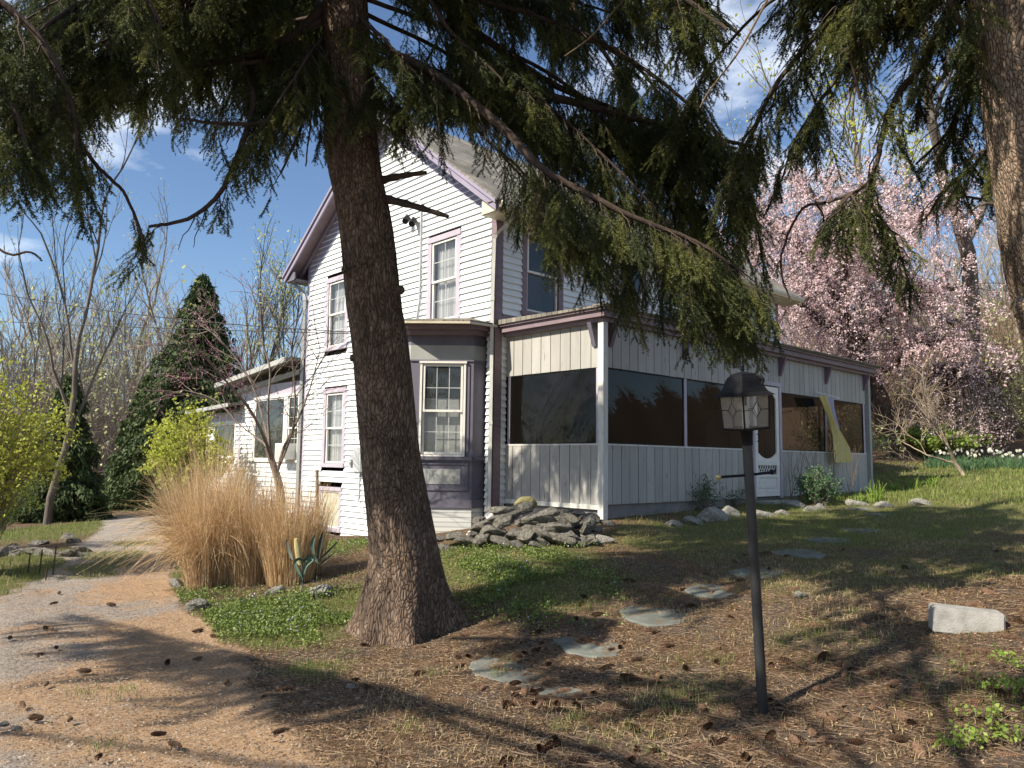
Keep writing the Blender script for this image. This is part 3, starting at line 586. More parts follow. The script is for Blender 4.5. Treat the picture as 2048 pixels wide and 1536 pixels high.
# ---- bay
A0 = np.array([-.50, 2.27]); A1 = np.array([-1.22, 2.99]); A2 = np.array([-1.22, 3.92]); A3 = np.array([-.50, 4.64])
bay = house
def bfr(a, b):
    U = np.array([b[0]-a[0], b[1]-a[1], 0]); n = np.array([-U[1], U[0], 0])
    if n@np.array([-1, 0, 0]) < 0 and abs(U[0]) < abs(U[1]) or (n@np.array([a[0]+.2, a[1]-3.45, 0]) < 0 and abs(U[1]) <= abs(U[0])*1.01): n = -n
    return Fr((a[0], a[1], 0), U, n), np.linalg.norm(U)
bp = [np.array([XG, 2.27]), A0, A1, A2, A3, np.array([XG, 4.64])]
fm, _l = None, 0
cen = np.array([-.6, 3.45])
def bface(i):
    a, b = bp[i], bp[i+1]; U = b-a; n = np.array([-U[1], U[0]])
    if n@((a+b)/2-cen) < 0: n = -n
    return Fr((a[0], a[1], 0), (U[0], U[1], 0), (n[0], n[1], 0)), np.linalg.norm(U)
bw = MB(); bb = MB(); bg_ = MB(); bt = MB(); bpn = MB()
for i in range(5):
    F, l = bface(i); h0, h1 = (.12, l-.16) if i == 1 else ((.08, l-.08) if i in (2, 3) else (0, 0))
    if i in (1, 2, 3):
        F.box(bw, 0, h0, -.02, .0, .62, 2.2); F.box(bw, h1, l, -.02, .0, .62, 2.2); F.box(bw, 0, l, -.02, 0, -.15, .62)
        F.box(bw, h0-.06, h0, .001, .014, .72, 2.14); F.box(bw, h1, h1+.06, .001, .014, .72, 2.14)
        F.box(bpn, .18, l-.2, .001, .008, .22, .46)
        for (q0, q1, z0, z1) in ((.06, .10, .12, .56), (l-.10, l-.06, .12, .56), (.10, l-.10, .53, .56), (.10, l-.10, .12, .15)): F.box(bt, q0, q1, .001, .016, z0, z1)
    else: F.box(bw, 0, l, -.02, 0, -.15, 2.2)
    F.box(bg_, -.004, l+.004, -.02, .006, 2.2, 2.44); F.box(bw, 0, l, -.02, .002, 2.44, 2.66); F.box(bt, -.01, l+.01, .003, .05, .60, .655); F.box(bt, -.006, l+.006, .003, .022, -.15, -.02); F.box(bt, -.004, l+.004, .007, .02, 2.18, 2.205)
    F.box(bb, -.003, l+.003, -.03, -.002, -1.25, -.152)
bw.build('bay_wall', MT['purple'], house); bg_.build('bay_band', MT['grey_band'], house); bt.build('bay_trim', MT['purple'], house); bpn.build('bay_panel', MT['grey_band'], house); bb.build('bay_foundation', MT['brick'], house)
for i in (1, 2, 3):
    F, l = bface(i); h0, h1 = (.12, l-.16) if i == 1 else (.08, l-.08)
    if i == 3: continue
    window(F, h0, h1, .655, 2.18, 'white', .035, (3, 2), 'blind', ears=False, rail=.48, sillw=0)
# bay roof: flat low-pitch slab with moulded fascia
def off(poly, o):
    r = []
    for i, p in enumerate(poly):
        d = p-np.array([-.2, 3.455]); r.append(p+np.array([d[0]/abs(d[0])*o if i not in (0, 5) else 0, d[1]/abs(d[1])*o*(.8 if i not in (0, 5) else 1)]))
    return r
for (o_, z0, z1, m_, nm) in ((.10, 2.60, 2.68, 'mauve', 'bay_moulding'), (.18, 2.68, 2.78, 'mauve', 'bay_fascia')):
    b_ = MB(); P = off(bp, o_); b_.poly_prism([[p[0], p[1], z0] for p in P], [0, 0, z1-z0]); b_.build(nm, MT[m_], house)
b_ = MB(); P = off(bp, .27); n_ = len(P); top = [[XG, p[1]*.55+3.455*.45, 2.98] if i in (0, 5) else [p[0]*.5+XG*.5, p[1]*.6+3.455*.4, 2.93] for i, p in enumerate(P)]
for i in range(5): b_.quad([*P[i], 2.80], [*P[i+1], 2.80], top[i+1], top[i]); b_.quad([*P[i], 2.765], [*P[i+1], 2.765], [*P[i+1], 2.80], [*P[i], 2.80])
b_.add(top, [[0, 1, 2], [0, 2, 3], [0, 3, 4], [0, 4, 5]]); b_.poly_prism([[p[0], p[1], 2.764] for p in P], [0, 0, .003])
b_.build('bay_roof', MT['shingle'], house)
b_ = MB(); Pq = off(bp, .275)
for i in range(5): b_.hexa([[*Pq[i], 2.74], [*Pq[i+1], 2.74], [*(Pq[i+1]*1.0+(-(Pq[i+1]-cen))*.03), 2.74], [*(Pq[i]+(-(Pq[i]-cen))*.03), 2.74], [*Pq[i], 2.775], [*Pq[i+1], 2.775], [*(Pq[i+1]+(-(Pq[i+1]-cen))*.03), 2.775], [*(Pq[i]+(-(Pq[i]-cen))*.03), 2.775]])
b_.build('drip_edge', MT['cream'], house)
# foundation course along the gable wall
b_ = MB(); b_.box(XG+.01, XG+.05, YW, YE, -1.4, -.95); b_.build('foundation', MT['brick'], house)

# ---- screened porch
PR = Fr((0, 0, 0), (1, 0, 0), (0, -1, 0)); PL = Fr((0, 0, 0), (0, 1, 0), (-1, 0, 0))
L2 = 9.0; DX0, DX1 = 4.16, 5.06; ZS, ZT, ZF = .842, 1.958, 2.62
def boards(mb, F, u0, u1, z0, z1, sd, sp=.2):
    rr = random.Random(sd); u = u0
    while u < u1-.01:
        e = min(u+sp, u1); F.box(mb, u+.006, e-.006, .0, .018+rr.uniform(-.002, .002), z0+rr.uniform(-.0, .004), z1, rr.random()); u = e
for F_, u_a, u_b, z_a, z_b, sd_i, sp_ in ((PR, .0, DX0-.06, .0, ZS, 1, .2), (PR, DX1+.06, L2, .0, ZS, 2, .2), (PL, .0, YW, .0, ZS, 6, .205), (PL, .0, YW, ZT, ZF, 7, .205)):
    pb = MB(); boards(pb, F_, u_a, u_b, z_a, z_b, sd_i, sp_); pb.build('porch_siding', MT['porch'], house)
pb = MB(); boards(pb, PR, .0, DX0-.06, ZT, ZF, 3); boards(pb, PR, DX0-.06, DX1+.06, 2.10, ZF, 5); boards(pb, PR, DX1+.06, L2, ZT, ZF, 4); pb.build('porch_siding', MT['porch'], house)
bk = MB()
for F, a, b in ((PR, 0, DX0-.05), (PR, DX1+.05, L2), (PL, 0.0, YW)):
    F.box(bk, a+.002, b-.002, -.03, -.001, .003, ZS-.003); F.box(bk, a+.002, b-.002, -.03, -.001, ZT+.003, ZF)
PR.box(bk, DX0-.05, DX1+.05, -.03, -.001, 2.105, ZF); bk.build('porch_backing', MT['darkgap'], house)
tr = MB()
PR.box(tr, .0, DX0-.07, .0, .024, ZS-.0, ZS+.022); PR.box(tr, DX1+.07, L2, .0, .024, ZS, ZS+.022); PL.box(tr, .0, YW, .0, .024, ZS, ZS+.022)
PL.box(tr, -.02, YW, .0, .028, -.07, -.001)
tr.build('porch_sill', MT['post'], house)
sk = MB(); sk.box(.03, L2, .03, .08, -.5, -.001); sk.box(.02, .06, .03, YW, -.9, -.075); sk.build('porch_skirt', MT['stonegrey'] if 'stonegrey' in MT else MT['grey_band'], house)
for u in (.07, 2.04, 3.98, 5.16, 7.05, 8.93):
    mu = MB(); PR.box(mu, u-.035, u+.035, -.03, .012, ZS+.022, ZT); mu.build('porch_mullion', MT['lilac'], house)
mu = MB()
PR.box(mu, DX0-.07, DX0, -.03, .04, -.02, 2.08); PR.box(mu, DX1, DX1+.07, -.03, .04, -.02, 2.08); PR.box(mu, DX0-.07, DX1+.07, -.03, .042, 2.05, 2.12)
mu.build('door_frame', MT['lilac'], house)
for u0_, u1_ in ((.05, .11), (1.93, 1.98)): mu = MB(); PL.box(mu, u0_, u1_, -.03, .012, ZS+.022, ZT); mu.build('porch_mullion', MT['lilac'], house)
for F, a, b in ((PR, .10, 2.0), (PR, 2.08, 3.95), (PR, 5.2, 7.01), (PR, 7.09, 8.9), (PL, .11, 1.93)):
    f_ = MB(); w_ = .018
    F.box(f_, a, b, -.012, .002, ZT-w_, ZT); F.box(f_, a, b, -.012, .002, ZS+.022, ZS+.022+w_); F.box(f_, a, a+w_, -.012, .002, ZS+.04, ZT-w_); F.box(f_, b-w_, b, -.012, .002, ZS+.04, ZT-w_)
    fo = f_.build('screen_frame', MT['metal_black'], house)
    g = MB(); nx_, nz_ = 14, 8; uu = np.linspace(a+.01, b-.01, nx_+1); zz = np.linspace(ZS+.03, ZT-.01, nz_+1)
    W_ = [F.p(uu[i], -.006+.004*math.sin(i*.8+j*.6+a*5), zz[j]) for i in range(nx_+1) for j in range(nz_+1)]
    g.add(W_, [[i*(nz_+1)+j, (i+1)*(nz_+1)+j, (i+1)*(nz_+1)+j+1, i*(nz_+1)+j+1] for i in range(nx_) for j in range(nz_)])
    g.build('screen', MT['screen'], fo, smooth=True)
po = MB(); po.box(-.085, .015, -.085, .015, -.40, ZF); po.build('corner_post', MT['post'], house)
po = MB(); po.box(9.12, 9.22, -.05, .05, -.25, ZF+.0); po.build('corner_post', MT['grey_band'], house)
# roof of the porch
pf = MB()
def rim(mb, o, z0, z1, t=.03):
    mb.box(-o, L2+.1+o, -o, -o+t, z0, z1); mb.box(-o, -o+t, -o+t, YW-.03, z0, z1); mb.box(L2+.1+o-t, L2+.1+o, -o+t, YW, z0, z1)
rim(pf, .10, 2.60, 2.66, .10); rim(pf, .17, 2.66, 2.75, .17); rim(pf, .21, 2.75, 2.80, .21)
prf = pf.build('porch_fascia', MT['mauve'], house)
pr_ = MB(); z0, z1 = 2.803, 2.86
pr_.add([[-.24, -.24, z0], [9.36, -.24, z0], [9.36, YW, z1], [-.24, YW-.035, z1], [-.24, -.24, z0-.02], [9.36, -.24, z0-.02], [9.36, YW, z0-.02], [-.24, YW-.035, z0-.02]], [[0, 1, 2, 3], [4, 7, 6, 5], [4, 5, 1, 0], [7, 4, 0, 3], [5, 6, 2, 1]])
for i in range(48):
    x = -.25+i*.2; pr_.box(x, x+.192, -.27, -.02, z0+random.uniform(-.004, .004), z0+.014+random.uniform(0, .01))
pr_.build('porch_roof', MT['shingle'], house)
def bracket(F, u):
    b_ = MB(); t = .035
    b_.poly_prism([F.p(u-t, .018, 2.60), F.p(u-t, .018, 2.26), F.p(u-t, .05, 2.26), F.p(u-t, .17, 2.60)], np.array(F.p(u+t, 0, 0))-np.array(F.p(u-t, 0, 0))); b_.build('bracket', MT['purple'] if F is PL else MT['mauve_dk'] if 'mauve_dk' in MT else MT['purple'], house)
for u in (.14, 1.98, 3.5, 5.12, 7.05, 8.93): bracket(PR, u)
bracket(PL, .12)
# interior: floor, back wall, ceiling, a few shapes seen dimly
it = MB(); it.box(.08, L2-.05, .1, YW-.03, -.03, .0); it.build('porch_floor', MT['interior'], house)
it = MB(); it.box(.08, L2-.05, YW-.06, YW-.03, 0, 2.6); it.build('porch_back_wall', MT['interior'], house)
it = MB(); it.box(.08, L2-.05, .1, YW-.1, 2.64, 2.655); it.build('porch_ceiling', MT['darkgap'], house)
it = MB(); PRB = Fr((0, YW-.06, 0), (1, 0, 0), (0, -1, 0))
for a, b in ((5.7, 6.55), (6.62, 7.4), (7.9, 8.7)): PRB.box(it, a, b, .002, .02, .5, 1.75)
it.build('inner_curtain', MT['blind'], house)
ew_ = MB(); ew_.box(L2-.02, L2+.0, .02, YW, .0, ZS); ew_.box(L2-.02, L2, .02, YW, ZT, ZF); ew_.box(L2-.02, L2, 1.0, 1.06, ZS, ZT); ew_.build('porch_end_wall', MT['porch'], house)
# screen door
dr = MB(); n0, n1 = -.01, .025; zt_ = 2.03
def PRb(m, u0, u1, z0, z1, a=n0, b=n1): PR.box(m, u0, u1, a, b, z0, z1)
PRb(dr, DX0+.01, DX0+.11, .02, zt_); PRb(dr, DX1-.11, DX1-.01, .02, zt_); PRb(dr, DX0+.11, DX1-.11, .02, .12); PRb(dr, DX0+.11, DX1-.11, .58, .62); PRb(dr, DX0+.11, DX1-.11, .48-.3, .52-.3) if False else None
PRb(dr, DX0+.11, DX1-.11, zt_-.07, zt_); PRb(dr, DX0+.11, DX1-.11, .36, .41)
# arched top rail and dished middle rail
uu = np.linspace(DX0+.11, DX1-.11, 17); mid = (DX0+DX1)/2; hw = (DX1-DX0)/2-.11
for i in range(16):
    f0, f1 = abs((uu[i]-mid)/hw)**2.2, abs((uu[i+1]-mid)/hw)**2.2
    def pz(u_, z_, n_): return PR.p(u_, n_, z_)
    za, zb = zt_-.07-.16*f0, zt_-.07-.16*f1
    dr.hexa([pz(uu[i], za, n0), pz(uu[i+1], zb, n0), pz(uu[i+1], zb, n1), pz(uu[i], za, n1), pz(uu[i], zt_-.069, n0), pz(uu[i+1], zt_-.069, n0), pz(uu[i+1], zt_-.069, n1), pz(uu[i], zt_-.069, n1)])
    za, zb = .70+.11*f0, .70+.11*f1
    dr.hexa([pz(uu[i], .621, n0), pz(uu[i+1], .621, n0), pz(uu[i+1], .621, n1), pz(uu[i], .621, n1), pz(uu[i], za, n0), pz(uu[i+1], zb, n0), pz(uu[i+1], zb, n1), pz(uu[i], za, n1)])
door = dr.build('screen_door', MT['white'], house)
lt = MB(); zz0, zz1 = .41, .58
for k in range(-2, 9):
    for s_ in (1, -1):
        u_ = DX0+.11+k*.085; v_ = u_+s_*.17 if s_ > 0 else u_+.0
        a_, b_ = (u_, u_+.13) if s_ > 0 else (u_+.13, u_)
        if min(a_, b_) < DX0+.105 or max(a_, b_) > DX1-.105: continue
        q = np.array([PR.p(a_, .005+.004*s_, zz0), PR.p(b_, .005+.004*s_, zz1)]); lt.tube(q, .008, 4)
lt.build('lattice', MT['white'], door)
dp = MB(); PRb(dp, DX0+.11, DX1-.11, .12, .36, -.004, .008); PRb(dp, DX0+.17, DX1-.17, .17, .31, .008, .016); dp.build('door_panel', MT['white'], door)
ds = MB(); ds.quad(PR.p(DX0+.1, 0, .42), PR.p(DX1-.1, 0, .42), PR.p(DX1-.1, 0, 1.97), PR.p(DX0+.1, 0, 1.97)); ds.build('door_screen', MT['screen'], door)
dh = MB(); dh.tube([PR.p(DX0+.06, .03, 1.0), PR.p(DX0+.06, .075, 1.02), PR.p(DX0+.06, .075, 1.12), PR.p(DX0+.06, .03, 1.14)], .008, 6); dh.build('door_handle', MT['metal_black'], door)
st = MB(); st.box(DX0-.1, DX1+.1, -.42, -.03, -.16, -.05); tag(st.build('door_step', MT['grey_band'], house))
# ---- rear wing
wg = MB(); WU = Fr((XG, 0, 0), (0, 1, 0), (-1, 0, 0))
WW = [(8.50, 9.13, .50, 2.06), (9.18, 10.85, .50, 2.06)]
clap(wg, WU, YE+.02, 11.55, -1.05, 2.02, WW+[], sd=9)
WY1 = 13.75
clap(wg, WU, 11.65, WY1, -1.05, 1.52, [(11.85, 13.3, .55, 1.52)], sd=10)
wg.build('wing_siding', MT['siding'], house)
b_ = MB(); b_.box(XG+.43, 3.5, YE+.02, 11.6, -1.1, 2.3); b_.box(XG+.43, 3.0, 11.6, WY1, -1.1, 1.75); b_.box(XG+.02, XG+.43, WY1-.03, WY1, -1.1, 1.7); b_.build('wing_core', MT['siding'], house)
b_ = MB(); WU.box(b_, YE+.02, 11.6, .0, .03, 2.02, 2.32); WU.box(b_, 11.55, 11.66, 0, .03, -1.1, 2.02); WU.box(b_, 11.6, WY1, .0, .031, 1.52, 1.75); WU.box(b_, WY1-.12, WY1, .0, .03, -1.1, 1.52); b_.build('wing_trim', MT['lilac'], house)
window(WU, *WW[0], 'white', .06, (2, 3), None, ears=False); window(WU, *WW[1], 'white', .07, (1, 1), None, ears=False, fullglass=True); window(WU, 11.85, 13.3, .55, 1.52, 'white', .06, (1, 1), None, ears=False, fullglass=True)
b_ = MB()
def slab(mb, x0, x1, y0, y1, za, zb, zc, zd, t=.07):   # za at (x0,y0) zb (x1,y0) zc (x1,y1) zd (x0,y1): top heights
    mb.hexa([[x0, y0, za-t], [x1, y0, zb-t], [x1, y1, zc-t], [x0, y1, zd-t], [x0, y0, za], [x1, y0, zb], [x1, y1, zc], [x0, y1, zd]])
slab(b_, -.72, 3.6, YE+.03, 12.1, 2.78, 3.2, 2.9, 2.44); slab(b_, -.66, 3.1, 11.4, 14.2, 1.93, 2.5, 2.4, 1.83); wr = b_.build('wing_roof', MT['shingle'], house)
b_ = MB(); slab(b_, -.76, -.725, YE+.03, 12.14, 2.79, 2.79, 2.45, 2.45, .11); slab(b_, -.70, -.662, 11.4, 14.24, 1.93, 1.93, 1.83, 1.83, .09); slab(b_, -.36, -.285, YE+.1, 11.7, 2.56, 2.56, 2.30, 2.30, .10)
b_.build('wing_gutter', MT['grey_band'], wr)
# electric meter, conduit, service mast bits on the gable
em = MB(); GAB.box(em, 5.72, 5.98, .02, .16, .35, .82); GAB.box(em, 6.02, 6.16, .02, .12, .40, .66); em.lathe((XG-.14, 6.09, .53), [(.0, -.06), (.05, -.05), (.06, 0), (.05, .05), (0, .06)], 12)
em.tube([GAB.p(5.85, .05, .82), GAB.p(5.85, .05, 1.3), GAB.p(5.8, .05, 2.2)], .018, 8); em.tube([GAB.p(5.9, .04, .35), GAB.p(5.92, .04, -.2), GAB.p(5.7, .04, -.4)], .015, 6)
em.build('electric_meter', MT['grey_metal'], house)
cd = MB(); pA = [pl_ for pl_ in []]
def gpt(px, py, n=.05):
    q = ray(px, py); t = ((XG-n)-CAM[0])/q[0]; return CAM+q*t
cd.tube([gpt(842, 410), gpt(842, 440), gpt(841, 520), gpt(839, 600), gpt(833, 640)], .018, 7); cd.tube([gpt(838, 402), gpt(844, 412)], .045, 8)
cd.tube([gpt(846, 410, .06), gpt(844, 500, .07), gpt(845, 580, .06), gpt(836, 640, .06)], .008, 5)
cd.build('conduit', MT['grey_metal'], house)
fl = MB()
for (a, b) in ((814, 436), (827, 441)): fl.tube([gpt(a, b-5, .03), gpt(a, b, .12), gpt(a-4, b+7, .2)], [.03, .05, .06], 8, cap=True)
fl.build('flood_light', MT['metal_black'], house)

# ------------------------------------------------------------------ near spruces
def unit(v): return v/(np.linalg.norm(v, axis=-1, keepdims=True)+1e-9)
def spline(P, n):
    P = np.asarray(P, float); m = len(P); t = np.linspace(0, m-1, n); i = np.clip(t.astype(int), 0, m-2); f = (t-i)[:, None]
    A = P[np.clip(i-1, 0, m-1)]; B = P[i]; C_ = P[i+1]; D = P[np.clip(i+2, 0, m-1)]
    return .5*((2*B)+(-A+C_)*f+(2*A-5*B+4*C_-D)*f*f+(-A+3*B-3*C_+D)*f**3)
def needle_twig(P, rs, per_m=520, ln=.020, wd=.0055):
    """needles round a twig polyline P -> (V, F)"""
    L_ = np.linalg.norm(np.diff(P, axis=0), axis=1); tot = L_.sum(); n = max(6, int(tot*per_m))
    s = np.sort(rs.random(n))*tot; cs = np.concatenate([[0], np.cumsum(L_)]); i = np.clip(np.searchsorted(cs, s)-1, 0, len(P)-2); f = ((s-cs[i])/(L_[i]+1e-9))[:, None]
    B = P[i]*(1-f)+P[i+1]*f; T = unit(P[i+1]-P[i]); th = rs.random(n)*6.283
    a = unit(np.cross(T, [0.31, .2, .93])); b = np.cross(T, a); rdir = a*np.cos(th)[:, None]+b*np.sin(th)[:, None]
    d = unit(rdir*.85+T*.65+rs.normal(0, .12, (n, 3))); l = ln*(.7+.5*rs.random(n))[:, None]
    sd_ = unit(np.cross(d, rs.normal(0, 1, (n, 3))))*wd*.5
    V = np.stack([B-sd_, B+sd_, B+d*l], 1).reshape(-1, 3); return V, np.arange(n*3).reshape(-1, 3)
def make_spray(rs, L=.5, side=15, dry=False):
    """a hanging spruce branchlet along -z, with needle-clad side twigs; returns needle tris and bare axis"""
    n = 8; t = np.linspace(0, 1, n); bend = rs.normal(0, .09, 2)
    ax = np.stack([bend[0]*t*t*L*2, bend[1]*t*t*L*2, -t*L], -1); ax += rs.normal(0, .008, ax.shape)*t[:, None]
    VV = []; base = 0.25 if L > .3 else .1
    pts = ax[int(base*n):]
    if len(pts) >= 2: VV.append(needle_twig(pts, rs)[0])
    k = int(side*L/.5)+3; ph = rs.random()*6.28
    for j in range(k):
        u = .08+.9*(j+rs.random()*.6)/k; p = np.array([np.interp(u, t, ax[:, c]) for c in range(3)])
        ang = ph+(j % 2)*math.pi+rs.normal(0, .5); l = L*(.30*(1-u)**.7+.09)*(.6+.6*rs.random()); l = min(l, .2)
        d = np.array([math.cos(ang), math.sin(ang), -.75-.5*rs.random()]); d /= np.linalg.norm(d)
        m = 4; tt = np.linspace(0, 1, m)[:, None]; q = p+d*l*tt+np.array([0, 0, -.35*l])*tt*tt
        if not dry or rs.random() < .3: VV.append(needle_twig(q, rs, 500)[0])
    V = np.concatenate(VV); return V.astype(np.float32), ax
rs_ = np.random.default_rng(3)
SPR = [make_spray(rs_, L) for L in (.16, .2, .26, .32, .38, .45, .5, .58, .66, .75)*2]
SPL = np.array([-s[1][-1, 2] for s in SPR])
SPC = []
_nt0 = needle_twig
def _coarse(P, rs, per_m=0, ln=0, wd=0): return _nt0(P, rs, 110, .034, .026)
needle_twig = _coarse
for L in (.3, .45, .6, .8)*3: SPC.append(make_spray(rs_, L))
needle_twig = _nt0
SCL = np.array([-s[1][-1, 2] for s in SPC])
class Foliage:
    def __init__(s, coarse=False): s.V = []; s.a = []; s.tw = MB(); s.S, s.L = (SPC, SCL) if coarse else (SPR, SPL)
    def spray(s, p, L, rs, yaw=None, tilt=None, lean=None):
        if s.S is SPC:
            q_ = proj(np.array([p, p-[0, 0, L]])); 
            if ((q_[:, 2] > 0) & (q_[:, 0] > -80) & (q_[:, 0] < 2130) & (q_[:, 1] > -40)).any(): return
        j = int(np.argmin(abs(s.L-L)+rs.random(len(s.L))*.05)); V, ax = s.S[j]; k = L/s.L[j]*1.0
        k = min(max(k, .7), 1.35); y = rs.random()*6.283 if yaw is None else yaw
        c, s_ = math.cos(y), math.sin(y); R = np.array([[c, -s_, 0], [s_, c, 0], [0, 0, 1.]])
        ld = rs.normal(0, .16, 2) if lean is None else np.asarray(lean)+rs.normal(0, .12, 2)
        Sh = np.eye(3); Sh[0, 2] = -ld[0]; Sh[1, 2] = -ld[1]
        A = (Sh@R)*k; s.V.append((V@A.T.astype(np.float32)+p).astype(np.float32)); s.a.append(np.full(len(V)//3, rs.random(), np.float32))
        s.tw.tube((ax[::3]@A.T+p), .0022, 3)
    def build(s, name, parent):
        if not s.V: return None
        m = MB(); V = np.concatenate(s.V); m.V = [V]; m.n = len(V); m.T = [np.arange(len(V)).reshape(-1, 3)]; m.ta = [np.concatenate(s.a)]
        o = m.build(name, MT['needle'], parent); s.tw.build('twigs', MT['limb'], parent); return o
BND_X = [-50, 0, 60, 150, 205, 228, 262, 290, 312, 350, 450, 505, 560, 600, 655, 700, 745, 800, 900, 985, 1050, 1130, 1210, 1290, 1340, 1400, 1450, 1500, 1550, 1565, 1600, 1645, 1700, 1760, 1790, 1838, 1850, 1900, 1985, 2100]
BND_Y = [520, 470, 480, 490, 450, 500, 620, 600, 500, 450, 470, 505, 470, 440, 430, 420, 360, 345, 340, 400, 540, 620, 650, 700, 770, 785, 760, 790, 720, 500, 480, 500, 530, 600, 630, 610, 500, 420, 440, 430]
GAPS = [(240, 330, 45, 70), (290, 395, 55, 40), (400, 330, 30, 40), (570, 340, 40, 30), (330, 120, 25, 18), (230, 95, 18, 12), (870, 70, 30, 25), (1130, 180, 35, 25), (1200, 130, 30, 25), (900, 290, 90, 35), (1010, 330, 60, 25), (1290, 200, 25, 20), (1530, 90, 60, 80), (1500, 140, 60, 60), (1440, 190, 40, 25), (1340, 120, 22, 20), (1780, 140, 40, 35), (1690, 180, 40, 30),
        (1720, 300, 40, 40), (1600, 400, 40, 45), (1830, 300, 25, 40), (1880, 180, 22, 40), (1650, 110, 24, 20), (1560, 470, 60, 30), (1900, 480, 60, 30), (480, 240, 22, 20), (130, 160, 14, 12), (620, 300, 22, 24), (1060, 90, 20, 18), (970, 55, 20, 14), (350, 255, 18, 16), (450, 330, 30, 22)]
def allowed(p, L, rs):
    q = proj(np.array([p, p-[0, 0, L]])); x0, y0, d0 = q[0]; x1, y1, d1 = q[1]
    if d0 < 1.6: return False
    if x0 < -300 or x0 > 2350: return True
    yb = np.interp(x1, BND_X, BND_Y)
    if y1 > yb+rs.normal(0, 14): return False
    for gx_, gy_, ra, rb in GAPS:
        for (xx, yy) in ((x0, y0), (x1, y1), ((x0+x1)/2, (y0+y1)/2)):
            if ((xx-gx_)/ra)**2+((yy-gy_)/rb)**2 < 1 and rs.random() < .96: return False
    return True
def dress(P, fol, wood, rs, r0=.03, r1=.006, dens=1.0, sec=.9, start=.12, hang=.45, down=.35, cull=True):
    """secondary branches and hanging sprays along a limb polyline"""
    n = len(P); seg = np.linalg.norm(np.diff(P, axis=0), axis=1); cs = np.concatenate([[0], np.cumsum(seg)]); tot = cs[-1]
    s = start*tot; k = 0
    while s < tot:
        i = min(int(np.searchsorted(cs, s)), n-1); p = P[i]; T = unit(P[min(i+1, n-1)]-P[max(i-1, 0)]); side = unit(np.cross(T, [0, 0, 1.]))
        u = s/tot; k += 1; sg = 1 if k % 2 else -1
        Ls = sec*(.35+.75*rs.random())*(1-.55*u)
        d = unit(T*(.45+.4*rs.random())+side*sg*(.5+.6*rs.random())+np.array([0, 0, -down*rs.random()]))
        m = 9; t = np.linspace(0, 1, m)[:, None]; B = p+d*Ls*t+np.array([0, 0, -1.])*Ls*(.42+.3*rs.random())*t**2; B += rs.normal(0, .012, B.shape)*t
        ok = (not cull) or allowed(B[m//2], .05, rs)
        if ok and fol.S is SPC:
            q_ = proj(B[::4]); ok = not ((q_[:, 2] > 0) & (q_[:, 0] > -40) & (q_[:, 0] < 2090) & (q_[:, 1] > -20)).any()
        if ok:
            wood.tube(B, np.linspace(.010*(1-.4*u), .003, m), 3)
            q = 0.03
            while q < Ls:
                j = min(int(q/Ls*(m-1)), m-1); pp = B[j]+(B[min(j+1, m-1)]-B[j])*rs.random()
                L = hang*(.3+.9*rs.random()**1.3)*(1-.3*q/Ls)
                if (not cull) or allowed(pp, L, rs): fol.spray(pp, L, rs, lean=d[:2]*.35)
                elif allowed(pp, L*.4, rs) and rs.random() < .6: fol.spray(pp, L*.4, rs, lean=d[:2]*.4)
                q += .055/dens*(.6+.8*rs.random())
        if rs.random() < .75*dens:
            L = hang*(.4+rs.random()); 
            if (not cull) or allowed(p, L, rs): fol.spray(p, L, rs)
        s += (.075/dens)*(.6+.8*rs.random())
def limb(tree, pts, r0, seed, dens=1.0, sec=.9, hang=.45, start=.12, cull=True, label=None, down=.35, coarse=False):
    rs = np.random.default_rng(seed); P = spline(pts, 14*len(pts)); P += np.cumsum(rs.normal(0, .002, P.shape), 0)
    if coarse:
        q_ = proj(P); inn = (q_[:, 2] > 0) & (q_[:, 0] > -60) & (q_[:, 0] < 2110) & (q_[:, 1] > -30) & (q_[:, 1] < 1600); k_ = int(np.argmax(inn)) if inn.any() else len(P)
        if k_ < 6: return None
        P = P[:k_]
    w_ = MB(); w_.tube(P, np.linspace(r0, r0*.22+.004, len(P)), 7)
    dens *= 1 if coarse else .80; hang *= 1 if coarse else 1.15; f = Foliage(coarse); dress(P, f, w_, rs, dens=dens, sec=sec, hang=hang, start=start, cull=cull, down=down)
    o = w_.build('limb', MT['limb'], tree, smooth=True); tag(o, label)
    if f.V: f.build('foliage', o)
    return o
